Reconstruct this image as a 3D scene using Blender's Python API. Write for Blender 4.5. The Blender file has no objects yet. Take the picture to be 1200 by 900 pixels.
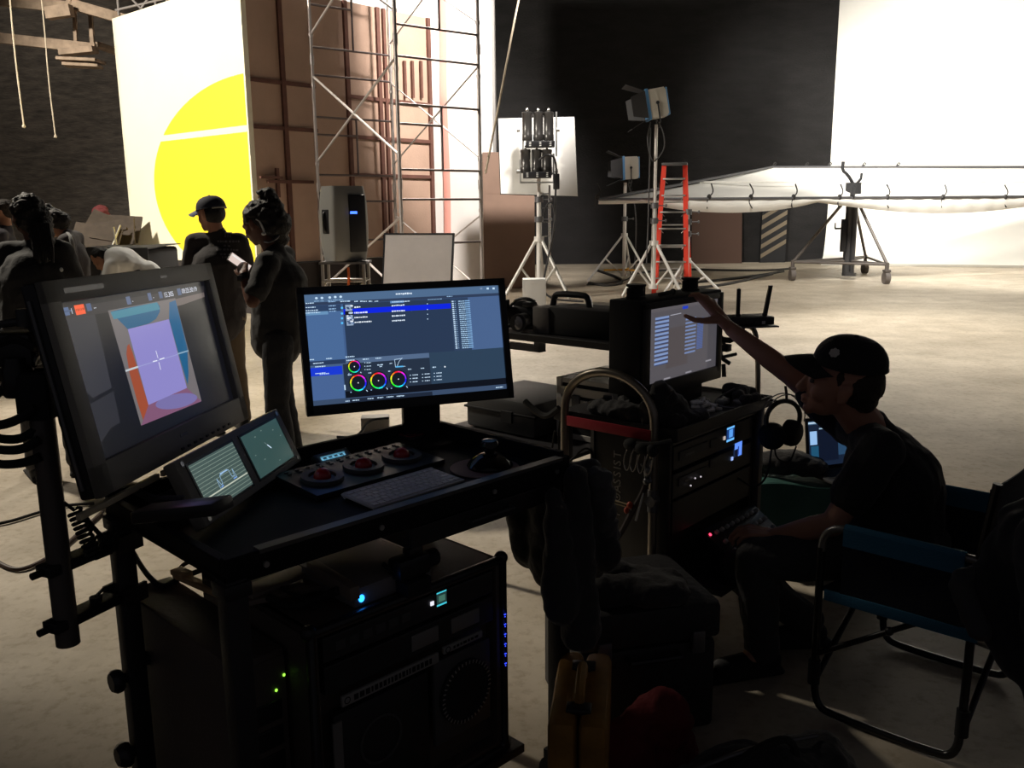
import bpy, bmesh, math, random
from mathutils import Vector, Matrix, noise
V = Vector; PI = math.pi; R = math.radians
random.seed(7)
C = bpy.context.scene.collection
scn = bpy.context.scene
WM = {}          # world matrix of every object built (all children sit at identity)

# ------------------------------------------------------------------ camera
CAM = V((0, 0, 1.6)); PITCH = R(11.2); ROLL = R(-.6); FPX = 1040.0
_F = V((0, math.cos(PITCH), -math.sin(PITCH))); _U0 = V((0, math.sin(PITCH), math.cos(PITCH))); _R0 = V((1, 0, 0))
_R = math.cos(ROLL)*_R0 + math.sin(ROLL)*_U0; _U = -math.sin(ROLL)*_R0 + math.cos(ROLL)*_U0
cd = bpy.data.cameras.new('camera'); cam = bpy.data.objects.new('camera', cd); C.objects.link(cam)
cd.sensor_width = 36; cd.lens = 36*FPX/1200; cd.clip_start = .05; cd.clip_end = 200
m = Matrix((_R, _U, -_F)).transposed().to_4x4(); m.translation = CAM; cam.matrix_world = m
scn.camera = cam
def ray(x, y): return _F*FPX + _R*(x-600) - _U*(y-450)
def G(x, y, z=0.0):                      # measured spot at height z
    d = ray(x, y); return CAM + d*((z-1.6)/d.z)
def D(x, y, Y):                          # measured spot at distance Y down the stage
    d = ray(x, y); return CAM + d*(Y/d.y)
def K(x, y, k): return CAM + ray(x, y)*(k/FPX)
def ONP(x, y, p, n):
    d = ray(x, y); return CAM + d*((V(p)-CAM).dot(n)/d.dot(n))

# ------------------------------------------------------------------ materials
MATS = {}
def mat(name, col, rough=.6, metal=0.0, emit=None, es=0, noise_s=0, noise_a=0, bump=0, bump_s=40, spec=.5, stretch=None, sheen=0, trans=0):
    if name in MATS: return MATS[name]
    mt = bpy.data.materials.new(name); mt.use_nodes = True; nt = mt.node_tree; b = nt.nodes['Principled BSDF']
    b.inputs['Base Color'].default_value = (*col, 1); b.inputs['Roughness'].default_value = rough
    b.inputs['Metallic'].default_value = metal; b.inputs['Specular IOR Level'].default_value = spec
    if sheen: b.inputs['Sheen Weight'].default_value = sheen
    if trans: b.inputs['Transmission Weight'].default_value = trans
    if emit: b.inputs['Emission Color'].default_value = (*emit, 1); b.inputs['Emission Strength'].default_value = es
    if noise_s or bump:
        tc = nt.nodes.new('ShaderNodeTexCoord'); mp = nt.nodes.new('ShaderNodeMapping'); nt.links.new(tc.outputs['Object'], mp.inputs[0])
        if stretch: mp.inputs['Scale'].default_value = stretch
    if noise_s:
        n = nt.nodes.new('ShaderNodeTexNoise'); n.inputs['Scale'].default_value = noise_s; n.inputs['Detail'].default_value = 6; n.inputs['Roughness'].default_value = .62
        nt.links.new(mp.outputs[0], n.inputs['Vector'])
        cr = nt.nodes.new('ShaderNodeValToRGB'); e = cr.color_ramp.elements
        e[0].position = .3; e[1].position = .7
        e[0].color = (*[c*(1-noise_a) for c in col], 1); e[1].color = (*[min(1, c*(1+noise_a)) for c in col], 1)
        nt.links.new(n.outputs['Fac'], cr.inputs[0]); nt.links.new(cr.outputs[0], b.inputs['Base Color'])
    if bump:
        n2 = nt.nodes.new('ShaderNodeTexNoise'); n2.inputs['Scale'].default_value = bump_s; n2.inputs['Detail'].default_value = 5
        nt.links.new(mp.outputs[0], n2.inputs['Vector'])
        bp = nt.nodes.new('ShaderNodeBump'); bp.inputs['Strength'].default_value = bump; bp.inputs['Distance'].default_value = .02
        nt.links.new(n2.outputs['Fac'], bp.inputs['Height']); nt.links.new(bp.outputs[0], b.inputs['Normal'])
    MATS[name] = mt; return mt
BLK = mat('black_powdercoat', (.022,.021,.024), .45, bump=.15, bump_s=300)
BLKM = mat('black_matte', (.015,.015,.017), .8)
BLKP = mat('black_plastic', (.02,.02,.023), .35)
RUB = mat('rubber', (.02,.02,.02), .85)
GREYM = mat('grey_metal', (.18,.18,.19), .4, .6)
STEEL = mat('steel_tube', (.5,.48,.45), .32, .85)
CHROME = mat('chrome', (.75,.74,.72), .22, 1)
ALU = mat('aluminium', (.55,.55,.54), .35, .8)
DGREY = mat('dark_grey_plastic', (.07,.07,.072), .5)
WHITEP = mat('white_plastic', (.75,.75,.73), .45)
WHITEF = mat('white_foam_board', (.82,.81,.78), .7, noise_s=3, noise_a=.03)
def glow(name, col, s=1.0):
    if name in MATS: return MATS[name]
    mt = bpy.data.materials.new(name); mt.use_nodes = True; b = mt.node_tree.nodes['Principled BSDF']
    b.inputs['Base Color'].default_value = (.01,.01,.012,1); b.inputs['Roughness'].default_value = .3
    b.inputs['Emission Color'].default_value = (*col, 1); b.inputs['Emission Strength'].default_value = s
    MATS[name] = mt; return mt

# ------------------------------------------------------------------ mesh builder
def frame(o, x, y=None, z=None):
    """matrix with origin o, x axis x, and z axis (or y axis) given"""
    x = V(x).normalized()
    if z is not None:
        z = V(z); z = (z - x*z.dot(x)).normalized(); y = z.cross(x)
    else:
        y = V(y); y = (y - x*y.dot(x)).normalized(); z = x.cross(y)
    M = Matrix((x, y, z)).transposed().to_4x4(); M.translation = V(o); return M
def zframe(p0, p1):
    z = (V(p1)-V(p0)).normalized(); a = V((0,0,1)) if abs(z.z) < .95 else V((1,0,0))
    x = a.cross(z).normalized(); y = z.cross(x)
    M = Matrix((x, y, z)).transposed().to_4x4(); M.translation = V(p0); return M
class MB:
    def __init__(s, M=None): s.bm = bmesh.new(); s.M = M or Matrix(); s.mi = 0
    def _add(s, vs, fs, M=None):
        T = s.M @ M if M is not None else s.M
        bv = [s.bm.verts.new(T @ V(v)) for v in vs]
        for f in fs:
            try: fc = s.bm.faces.new([bv[i] for i in f]); fc.material_index = s.mi
            except ValueError: pass
        return s
    def box(s, c, sz, M=None, bev=0):
        """box centred at c, optionally with chamfered edges"""
        x, y, z = [a/2 for a in sz]; c = V(c)
        if bev <= 0:
            vs = [c+V((i*x, j*y, k*z)) for i in (-1,1) for j in (-1,1) for k in (-1,1)]
            return s._add(vs, [(0,1,3,2),(4,6,7,5),(0,4,5,1),(2,3,7,6),(0,2,6,4),(1,5,7,3)], M)
        b = min(bev, x*.95, y*.95, z*.95); t = bmesh.new(); bmesh.ops.create_cube(t, size=1)
        for v in t.verts: v.co = V((v.co.x*2*x, v.co.y*2*y, v.co.z*2*z))
        bmesh.ops.bevel(t, geom=t.edges[:], offset=b, segments=2, affect='EDGES', profile=.5)
        t.verts.index_update(); vs = [v.co+c for v in t.verts]; fs = [[v.index for v in f.verts] for f in t.faces]; t.free()
        return s._add(vs, fs, M)
    def bx(s, lo, hi, bev=0, M=None):
        lo = V(lo); hi = V(hi); return s.box((lo+hi)/2, hi-lo, M, bev)
    def cyl(s, p0, p1, r0, r1=None, n=12, cap=True):
        r1 = r0 if r1 is None else r1; Z = zframe(p0, p1); L = (V(p1)-V(p0)).length
        vs = [(r0*math.cos(2*PI*i/n), r0*math.sin(2*PI*i/n), 0) for i in range(n)] + [(r1*math.cos(2*PI*i/n), r1*math.sin(2*PI*i/n), L) for i in range(n)]
        fs = [(i, (i+1)%n, n+(i+1)%n, n+i) for i in range(n)]
        if cap: fs += [tuple(range(n-1,-1,-1)), tuple(range(n, 2*n))]
        return s._add(vs, fs, Z)
    def lathe(s, prof, M=None, n=24, closed=True):
        """profile of (radius, height) about local z"""
        vs = []; fs = []
        for r, h in prof: vs += [(r*math.cos(2*PI*i/n), r*math.sin(2*PI*i/n), h) for i in range(n)]
        for k in range(len(prof)-1):
            fs += [(k*n+i, k*n+(i+1)%n, (k+1)*n+(i+1)%n, (k+1)*n+i) for i in range(n)]
        if closed: fs += [tuple(range(n-1,-1,-1)), tuple(range((len(prof)-1)*n, len(prof)*n))]
        return s._add(vs, fs, M)
    def tube(s, pts, r, n=8, smooth=0, cap=True, sq=None):
        pts = [V(p) for p in pts]
        for _ in range(smooth):
            q = [pts[0]]
            for a, b in zip(pts, pts[1:]): q += [a*.75+b*.25, a*.25+b*.75]
            q.append(pts[-1]); pts = q
        N = len(pts); tg = [(pts[min(i+1,N-1)]-pts[max(i-1,0)]).normalized() for i in range(N)]
        a = V((0,0,1)) if abs(tg[0].z) < .9 else V((1,0,0)); x = a.cross(tg[0]).normalized(); vs = []
        rr = r if isinstance(r, (list, tuple)) else None
        for i in range(N):
            x = (x - tg[i]*x.dot(tg[i])).normalized(); y = tg[i].cross(x)
            ri = rr[min(len(rr)-1, int(i*len(rr)/N))] if rr else r
            if sq: ang = [(1,1),(-1,1),(-1,-1),(1,-1)]; vs += [pts[i]+x*u*ri+y*w*ri for u, w in ang]
            else: vs += [pts[i]+(x*math.cos(2*PI*k/n)+y*math.sin(2*PI*k/n))*ri for k in range(n)]
        if sq: n = 4
        fs = [(i*n+k, i*n+(k+1)%n, (i+1)*n+(k+1)%n, (i+1)*n+k) for i in range(N-1) for k in range(n)]
        if cap: fs += [tuple(range(n-1,-1,-1)), tuple(range((N-1)*n, N*n))]
        return s._add(vs, fs)
    def ball(s, c, r, M=None, u=16, v=10):
        r = V(r) if not isinstance(r, (int, float)) else V((r,r,r)); c = V(c); vs = [c+V((0,0,r.z))]; fs = []
        for j in range(1, v):
            t = PI*j/v
            vs += [c+V((r.x*math.sin(t)*math.cos(2*PI*i/u), r.y*math.sin(t)*math.sin(2*PI*i/u), r.z*math.cos(t))) for i in range(u)]
        vs.append(c-V((0,0,r.z))); L = len(vs)-1
        fs += [(0, 1+i, 1+(i+1)%u) for i in range(u)]
        for j in range(v-2):
            a = 1+j*u; fs += [(a+i, a+u+i, a+u+(i+1)%u, a+(i+1)%u) for i in range(u)]
        a = 1+(v-2)*u; fs += [(a+(i+1)%u, a+i, L) for i in range(u)]
        return s._add(vs, fs, M)
    def prism(s, pts, h, M=None):
        """2-D outline in local xy, extruded 0..h along local z"""
        n = len(pts); vs = [(p[0], p[1], 0) for p in pts] + [(p[0], p[1], h) for p in pts]
        return s._add(vs, [tuple(range(n-1,-1,-1)), tuple(range(n, 2*n))] + [(i, (i+1)%n, n+(i+1)%n, n+i) for i in range(n)], M)
    def quad(s, a, b, c, d, M=None): return s._add([a,b,c,d], [(0,1,2,3)], M)
    def ring(s, r0, r1, h, M=None, n=32):
        vs = []
        for r, z in ((r0,0),(r1,0),(r1,h),(r0,h)): vs += [(r*math.cos(2*PI*i/n), r*math.sin(2*PI*i/n), z) for i in range(n)]
        return s._add(vs, [(k*n+i, ((k+1)%4)*n+i, ((k+1)%4)*n+(i+1)%n, k*n+(i+1)%n) for k in range(4) for i in range(n)], M)
    def grid(s, f, nu, nv, th=0, M=None):
        """surface f(u,v), both 0..1, thickness th along local normal"""
        P = [[V(f(i/nu, j/nv)) for j in range(nv+1)] for i in range(nu+1)]
        if not th:
            vs = [p for r in P for p in r]
            return s._add(vs, [(i*(nv+1)+j, (i+1)*(nv+1)+j, (i+1)*(nv+1)+j+1, i*(nv+1)+j+1) for i in range(nu) for j in range(nv)], M)
        Nn = []
        for i in range(nu+1):
            for j in range(nv+1):
                a = P[min(i+1,nu)][j]-P[max(i-1,0)][j]; b = P[i][min(j+1,nv)]-P[i][max(j-1,0)]
                c = a.cross(b); Nn.append(c.normalized() if c.length > 1e-9 else V((0,0,1)))
        top = [p for r in P for p in r]; bot = [p-n*th for p, n in zip(top, Nn)]; W = nv+1; K0 = len(top); fs = []
        for i in range(nu):
            for j in range(nv):
                q = (i*W+j, (i+1)*W+j, (i+1)*W+j+1, i*W+j+1); fs.append(q); fs.append(tuple(K0+k for k in reversed(q)))
        bd = [i*W for i in range(nu+1)] + [nu*W+j for j in range(1, nv+1)] + [i*W+nv for i in range(nu-1,-1,-1)] + [j for j in range(nv-1,0,-1)]
        for a, b in zip(bd, bd[1:]+bd[:1]): fs.append((b, a, K0+a, K0+b))
        return s._add(top+bot, fs, M)
    def text(s, txt, M, size, h=.0008, align='CENTER'):
        cu = bpy.data.curves.new('t', 'FONT'); cu.body = txt; cu.size = size; cu.extrude = h; cu.align_x = align; cu.align_y = 'CENTER'; cu.resolution_u = 2
        o = bpy.data.objects.new('t', cu); C.objects.link(o); bpy.context.view_layer.update()
        me = o.to_mesh(); s._add([v.co.copy() for v in me.vertices], [tuple(p.vertices) for p in me.polygons], M)
        o.to_mesh_clear(); bpy.data.objects.remove(o); bpy.data.curves.remove(cu); return s

def setp(o, label=None, cat=None, group=None, kind=None):
    if label: o['label'] = label
    if cat: o['category'] = cat
    if group: o['group'] = group
    if kind: o['kind'] = kind
    return o
def thing(name, label, cat, loc=(0,0,0), rz=0, group=None):
    o = bpy.data.objects.new(name, None); C.objects.link(o); o.empty_display_size = .05
    M = Matrix.Translation(V(loc)) @ Matrix.Rotation(rz, 4, 'Z'); o.matrix_world = M; WM[o.name] = M
    return setp(o, label, cat, group)
def obj(name, mb, mats, parent=None, label=None, cat=None, group=None, kind=None, smooth=40, me=None):
    if not isinstance(mats, (list, tuple)): mats = [mats]
    if me is None:
        bm = mb.bm; me = bpy.data.meshes.new(name); bm.to_mesh(me); bm.free()
    for mt in mats: me.materials.append(mt)
    o = bpy.data.objects.new(name, me); C.objects.link(o)
    if parent is not None:
        M = WM[parent.name]; me.transform(M.inverted()); o.parent = parent; WM[o.name] = M
    else:
        co = [v.co for v in me.vertices]; lo = V([min(c[i] for c in co) for i in range(3)]); hi = V([max(c[i] for c in co) for i in range(3)])
        c = V(((lo.x+hi.x)/2, (lo.y+hi.y)/2, lo.z)); M = Matrix.Translation(c); me.transform(M.inverted()); o.matrix_world = M; WM[o.name] = M
    if smooth:
        me.shade_smooth(); me.set_sharp_from_angle(angle=R(smooth))
    me.update(); return setp(o, label, cat, group, kind)
def struct(name, mb, m, **k): return obj(name, mb, m, None, kind='structure', **k)
def dup(root, M, label=None, group=None):
    def cp(o, par):
        c = o.copy(); C.objects.link(c); WM[c.name] = M
        if par is not None: c.parent = par; c.matrix_parent_inverse = Matrix()
        for ch in o.children: cp(ch, c)
        return c
    c = cp(root, None); c.matrix_world = M
    if label: c['label'] = label
    if group: c['group'] = group
    return c
def organic(prims, voxel=.01, smooth=4, wrinkle=0, wscale=12):
    """prims: ('c',p0,p1,r0,r1) tapered capsule | ('e',centre,radii,matrix3 or None). One continuous welded surface."""
    mb = MB()
    for p in prims:
        if p[0] == 'c':
            _, a, b, r0, r1 = p; a = V(a); b = V(b)
            mb.ball(a, r0, u=14, v=9); mb.ball(b, r1, u=14, v=9)
            if (b-a).length > 1e-4: mb.cyl(a, b, r0, r1, n=14)
        elif p[0] == 'e':
            Mx = Matrix.Translation(V(p[1])) @ (p[3].to_4x4() if len(p) > 3 and p[3] is not None else Matrix())
            mb.ball((0,0,0), p[2], Mx, 20, 14)
        elif p[0] == 'b':
            mb.box((0,0,0), p[2], Matrix.Translation(V(p[1])) @ (p[3].to_4x4() if len(p) > 3 and p[3] is not None else Matrix()), bev=p[4] if len(p) > 4 else 0)
    me = bpy.data.meshes.new('t'); mb.bm.to_mesh(me); mb.bm.free()
    o = bpy.data.objects.new('t', me); C.objects.link(o)
    r = o.modifiers.new('r', 'REMESH'); r.mode = 'VOXEL'; r.voxel_size = voxel
    if smooth: sm = o.modifiers.new('s', 'SMOOTH'); sm.factor = .5; sm.iterations = smooth
    bpy.context.view_layer.update(); dg = bpy.context.evaluated_depsgraph_get()
    out = bpy.data.meshes.new_from_object(o.evaluated_get(dg)); bpy.data.objects.remove(o); bpy.data.meshes.remove(me)
    if wrinkle:
        nm = [v.normal.copy() for v in out.vertices]
        for v, n in zip(out.vertices, nm):
            q = v.co*wscale; a = noise.noise(V((q.x, q.y, q.z*1.6)))+.5*noise.noise(q*2.3)
            v.co += n*a*wrinkle
    out.update(); return out
# ================================================================== THE STAGE
def floor_mat():
    mt = bpy.data.materials.new('painted_concrete'); mt.use_nodes = True; nt = mt.node_tree; b = nt.nodes['Principled BSDF']; L = nt.links
    tc = nt.nodes.new('ShaderNodeTexCoord')
    def nz(s, d=6, sc=None):
        n = nt.nodes.new('ShaderNodeTexNoise'); n.inputs['Scale'].default_value = s; n.inputs['Detail'].default_value = d; n.inputs['Roughness'].default_value = .65
        if sc:
            mp = nt.nodes.new('ShaderNodeMapping'); mp.inputs['Scale'].default_value = sc; L.new(tc.outputs['Object'], mp.inputs[0]); L.new(mp.outputs[0], n.inputs['Vector'])
        else: L.new(tc.outputs['Object'], n.inputs['Vector'])
        return n
    n1 = nz(.35, 4, (.6,1.6,1)); n2 = nz(2.4); n3 = nz(22, 8)
    c1 = nt.nodes.new('ShaderNodeValToRGB'); e = c1.color_ramp.elements; e[0].position = .35; e[1].position = .65
    e[0].color = (.46,.395,.31,1); e[1].color = (.64,.565,.46,1); L.new(n1.outputs['Fac'], c1.inputs[0])
    c2 = nt.nodes.new('ShaderNodeValToRGB'); e = c2.color_ramp.elements; e[0].position = .28; e[1].position = .62
    e[0].color = (.72,.70,.66,1); e[1].color = (1,1,1,1); L.new(n2.outputs['Fac'], c2.inputs[0])
    c3 = nt.nodes.new('ShaderNodeValToRGB'); e = c3.color_ramp.elements; e[0].position = .34; e[1].position = .5
    e[0].color = (.80,.77,.72,1); e[1].color = (1,1,1,1); L.new(n3.outputs['Fac'], c3.inputs[0])
    def mul(a, bb):
        m = nt.nodes.new('ShaderNodeMixRGB'); m.blend_type = 'MULTIPLY'; m.inputs[0].default_value = 1; L.new(a, m.inputs[1]); L.new(bb, m.inputs[2]); return m.outputs[0]
    L.new(mul(mul(c1.outputs[0], c2.outputs[0]), c3.outputs[0]), b.inputs['Base Color'])
    b.inputs['Roughness'].default_value = .55; b.inputs['Specular IOR Level'].default_value = .3
    bp = nt.nodes.new('ShaderNodeBump'); bp.inputs['Strength'].default_value = .25; bp.inputs['Distance'].default_value = .006
    L.new(n3.outputs['Fac'], bp.inputs['Height']); L.new(bp.outputs[0], b.inputs['Normal']); return mt
FLOOR = floor_mat()
BLACKWALL = mat('black_painted_brick', (.010,.009,.0095), .8, noise_s=1.2, noise_a=.5, bump=.8, bump_s=14, stretch=(1,1,3))
DARKWALL = mat('sooty_wall', (.05,.042,.034), .85, noise_s=2.5, noise_a=.55, bump=.8, bump_s=8, stretch=(1,1,4))
CYC = mat('cyclorama_white', (.80,.78,.73), .6, noise_s=.5, noise_a=.05)
mb = MB(); mb.bx((-19,-3,-.1),(22,30,0)); struct('floor', mb, FLOOR)
mb = MB(); mb.bx((-7,25.8,0),(9.3,26.1,9.8)); struct('wall_back', mb, BLACKWALL)
mb = MB(); mb.bx((-19,25.0,0),(-6.6,25.3,9.8)); struct('wall_back_left', mb, DARKWALL)
mb = MB(); mb.bx((-19,-3,0),(-18.7,25,9.8)); struct('wall_left', mb, DARKWALL)
mb = MB(); mb.bx((-19,-3,9.8),(22,30,9.9)); struct('ceiling', mb, BLACKWALL)
# white cyclorama: a wall running towards the camera on the right, swept into the floor by a cove
a0 = V((9.05,25.75,0)); a1 = V((21.9,20.4,0)); ax = (a1-a0).normalized(); inn = V((-ax.y*-1, -ax.x*1, 0)); inn = V((ax.y, -ax.x, 0)).normalized()
if inn.x > 0: inn = -inn
RC = 1.65; prof = [(RC+.02, .004)] + [(RC*(1-math.sin(t)), RC*(1-math.cos(t))) for t in [PI/2*k/16 for k in range(17)]] + [(0, 9.75)]
def cyc(u, v):
    i = min(int(u*(len(prof)-1)+.5), len(prof)-1); d, z = prof[i]; return a0 + (a1-a0)*v + inn*d + V((0,0,z))
mb = MB(); mb.grid(cyc, len(prof)-1, 12, .06); struct('wall_right', mb, CYC, smooth=60)

# ------------------------------------------------------------------ light (stage lamps hang above the frame, fill spots are added)
def spot(name, loc, tgt, e, size=70, blend=.6, rad=.5, col=(1,.95,.85)):
    l = bpy.data.lights.new(name, 'SPOT'); l.energy = e; l.spot_size = R(size); l.spot_blend = blend; l.shadow_soft_size = rad; l.color = col
    o = bpy.data.objects.new(name, l); C.objects.link(o); o.location = loc; o.rotation_euler = (V(tgt)-V(loc)).to_track_quat('-Z', 'Y').to_euler(); return o
spot('cyc_lamp_and_fill', (4.5,13.5,8.2), (14.5,22.0,2.2), 8200, 74, .6, .5, (1,.96,.88))
spot('cyc_lamp_and_fill', (2.5,17,8.8), (10.2,24.4,2.4), 3000, 60, .6, .6, (1,.95,.86))
spot('cyc_lamp_and_fill', (2.0,24.4,8.6), (15.0,22.2,.3), 8000, 44, .6, .4, (1,.96,.88))  # added fill spot, brightens the cyc under the silk
spot('added_floor_fill', (4.0,17.5,9.2), (5.4,10.2,0), 10500, 41, 1.0, 1.2, (1,.93,.81))  # added pair of fill spots washing the mid floor, no known fixture
spot('added_floor_fill', (-1.0,17.5,9.2), (-1.6,10.0,0), 10000, 39, 1.0, 1.2, (1,.92,.80))  # left half of the added floor fill
spot('added_silk_fill', (6.5,12.0,9.2), (7.8,17.6,0), 4200, 70, 1.0, 1.0, (1,.95,.86))  # added fill spot to lift the silk and the floor below it
spot('stage_lamp_set', (-11.5,8.0,7.2), (-6.2,15.8,3.0), 8200, 62, .5, .4, (1,.93,.80))
spot('stage_lamp_left', (-9.2,9.6,8.6), (-2.9,6.5,1.3), 4600, 31, .6, .3, (1,.90,.74))
spot('stage_lamp_scaffold', (1.6,12.5,7.5), (-1.4,19.4,3.4), 5600, 56, .5, .4, (1,.93,.86))
spot('added_board_fill', (-6,4,8.6), (-.9,11.2,.9), 1500, 20, .5, .3, (1,.94,.86))  # added narrow fill spot to brighten the bounce board
spot('added_left_wall_fill', (-9,19,9), (-15,25,3), 1500, 90, .8, .6, (1,.90,.78))  # added fill spot so the dark left wall shows
w = bpy.data.worlds.new('world'); scn.world = w; w.use_nodes = True
w.node_tree.nodes['Background'].inputs[0].default_value = (.75,.72,.80,1); w.node_tree.nodes['Background'].inputs[1].default_value = .040
scn.view_settings.view_transform = 'Standard'; scn.view_settings.look = 'None'; scn.view_settings.exposure = 0; scn.view_settings.gamma = 1; scn.view_settings.use_curve_mapping = False
# ================================================================== THE PAINTED SET BOX
SETWHITE = mat('set_white_paint', (.86,.81,.64), .65, noise_s=.8, noise_a=.03)
SETYEL = mat('set_yellow_paint', (.95,.74,.035), .6)
LUAN = mat('luan_plywood_back', (.46,.31,.235), .7, noise_s=1.5, noise_a=.08, bump=.15, bump_s=30)
BATTEN = mat('stained_batten', (.13,.055,.04), .75, noise_s=6, noise_a=.2)
RISER = mat('black_riser_paint', (.035,.028,.026), .8)
cr = D(293,200,14.0); cl = D(143,150,16.7); ZB = .78; ZT = D(127,22,16.7).z
P0 = V((cr.x, cr.y, 0)); PL_ = V((cl.x, cl.y, 0)); pu = (PL_-P0).normalized(); pn = V((pu.y,-pu.x,0))
if pn.y > 0: pn = -pn
wl = (PL_-P0).length; MP = frame(P0+V((0,0,ZB)), pu, z=pn)      # local x: away to the left, y: up, z: towards the light
if (MP.to_3x3() @ V((0,1,0))).z < 0: MP = frame(P0+V((0,0,ZB)), pu, y=V((0,0,1)))
outs = (MP.to_3x3() @ V((0,0,1))).dot(pn)                          # +1 when local z faces the viewer
zs = 1 if outs > 0 else -1
H_ = ZT-ZB
t = thing('painted_set_wall', 'tall white set wall painted with a large yellow circle', 'set wall', P0)
mb = MB(MP); mb.box((wl/2, H_/2, -zs*.04), (wl, H_, .08)); obj('panel', mb, SETWHITE, t, smooth=0)
cc = D(289,214,14.02); cz = cc.z-ZB; rad = 1.60; radx = (ONP(181,215,P0,pn)-P0).dot(pu)
pts = []
for k in range(97):
    a = PI/2 + PI*k/96; x = -rad*math.cos(a); y = cz+rad*math.sin(a); pts.append((max(0.0, x), y))
pts = [(x, max(.03, y)) for x, y in pts]
def clip_poly(lo, hi): # part of the half disc between two heights
    out = []
    for k in range(97):
        y = lo+(hi-lo)*k/96; out.append((math.sqrt(max(0, rad*rad-(y-cz)**2))*radx/rad, y))
    return [(0, lo)] + out + [(0, hi)]
zslit = D(289,150,14.02).z-ZB
mb = MB(MP)
for lo, hi in ((max(.03, cz-rad+.001), zslit-.055), (zslit+.045, cz+rad-.001)):
    mb.prism(clip_poly(lo, hi), .006*zs)
obj('yellow_circle', mb, SETYEL, t, label='yellow painted circle cut by a white line', smooth=0)
mb = MB(MP); mb.box((-.02, H_/2, -zs*.04), (.04, H_, .085)); mb.box((wl/2, .015, zs*.03), (wl, .03, .06)); obj('edge_trim', mb, SETWHITE, t, smooth=0)
# side wall of the set box, rough side out
wr = D(508,150,17.0); P1 = V((wr.x, wr.y, 0)); su = (P1-P0).normalized(); sn = V((su.y,-su.x,0))
wd = (P1-P0).length; MS = frame(P0+V((0,0,ZB)), su, y=V((0,0,1)))
t = thing('set_side_wall', 'brown unpainted back of the set wall braced with dark battens', 'set wall', (P0+P1)/2)
mb = MB(MS); mb.box((wd/2+.03, H_/2, -.02), (wd-.06, H_, .03)); obj('panel', mb, LUAN, t, smooth=0)
def su_at(px):
    p = ONP(px, 150, P0, sn); return (p-P0).dot(su)
def battens(px, w=.07):
    mb = MB(MS); a = su_at(px); mb.box((a, H_/2, .02), (w, H_, .05)); obj('upright_batten', mb, BATTEN, t, smooth=0)
for px in (334, 409, 446, 453, 504): battens(px, .06 if px in (453,) else .075)
def zon(px, py): return ONP(px, py, P0, sn).z-ZB
for (x0, y0, x1) in ((296,93,371),(296,148,371),(410,113,506),(410,160,506),(410,205,506)):
    a, b = su_at(x0), su_at(x1); z = zon(x0, y0); mb = MB(MS); mb.box(((a+b)/2, z, .018), (b-a, .06, .035)); obj('cross_batten', mb, BATTEN, t, smooth=0)
# small lattice window and loose bracing
for px in (475, 484, 494):
    mb = MB(MS); mb.box((su_at(px), (zon(px,72)+zon(px,115))/2, .03), (.05, zon(px,72)-zon(px,115), .04)); obj('lattice_bar', mb, BATTEN, t, smooth=0)
mb = MB(MS)
a, b = su_at(306), su_at(360); z = zon(330, 213)
mb.box(((a+b)/2, z, .08), (b-a, .05, .05)); mb.box((su_at(318), z-.02, .08), (.05, .45, .05)); mb.box((su_at(310), z+.06, .1), (.4, .04, .04), Matrix()); obj('loose_brace', mb, BATTEN, t, smooth=0)
# riser under the set
mb = MB()
for base, d_, n_, L in ((P0, pu, pn, wl), (P0, su, -sn if sn.y > 0 else sn, wd)):
    Mx = frame(base, d_, y=V((0,0,1))); mb.M = Mx; mb.box((L/2, (ZB-.02)/2, 0), (L, ZB-.02, .12))
    for k in range(5): mb.box((L*(k+.5)/5, (ZB-.02)/2, .05 if n_ is sn else 0), (.09, ZB-.02, .2))
obj('set_platform', mb, RISER, None, 'dark wooden platform under the set walls', 'platform', smooth=0)
# tall lit flat behind
FLATW = mat('white_muslin', (.84,.80,.77), .8, noise_s=2, noise_a=.03)
GLOWP = mat('painted_pink_glow', (.80,.36,.30), .8)  # pink glow put into the colour
fl = D(372,100,18.8); fr = D(577,100,18.4); t = thing('white_flat', 'tall brightly lit white flat behind the scaffold tower', 'flat', (fr.x, fr.y, 0))
MF = frame(V((fl.x, fl.y, 0)), V((fr.x-fl.x, fr.y-fl.y, 0)), y=V((0,0,1))); fw = (V((fr.x,fr.y))-V((fl.x,fl.y))).length
mb = MB(MF); mb.bx((0,.02,-.03),(fw,7.2,0)); obj('panel', mb, FLATW, t, smooth=0)
mb = MB(MF); mb.bx((fw-.0,.02,-.16),(fw+.05,7.2,.01)); obj('edge_board', mb, mat('grey_edge', (.30,.29,.28), .7), t, smooth=0)
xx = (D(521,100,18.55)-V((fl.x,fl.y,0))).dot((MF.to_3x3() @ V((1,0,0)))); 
mb = MB(MF); mb.grid(lambda u, v: (xx-.07+.14*u+.012*math.sin(v*9), 1+5.3*v, .03+.015*math.sin(u*PI)), 4, 24, .01); obj('pink_glow_strip', mb, GLOWP, t)  # added strip imitating a soft pink glow on the flat
KRAFT = mat('kraft_board', (.24,.155,.115), .8, noise_s=2, noise_a=.06)
a = G(571,328); b = G(628,326)
mb = MB(frame(V((a.x,18.1,.0)), (1,0.02,0), y=V((0,.10,1)))); mb.bx((0,0,-.03),(D(627,250,18).x-a.x,2.72,0)); mb.bx((0.05,1.9,0),(D(620,250,18).x-a.x,1.93,.004))
obj('brown_board', mb, KRAFT, None, 'tall brown board leaning at the right edge of the white flat', 'board', smooth=0)

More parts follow.
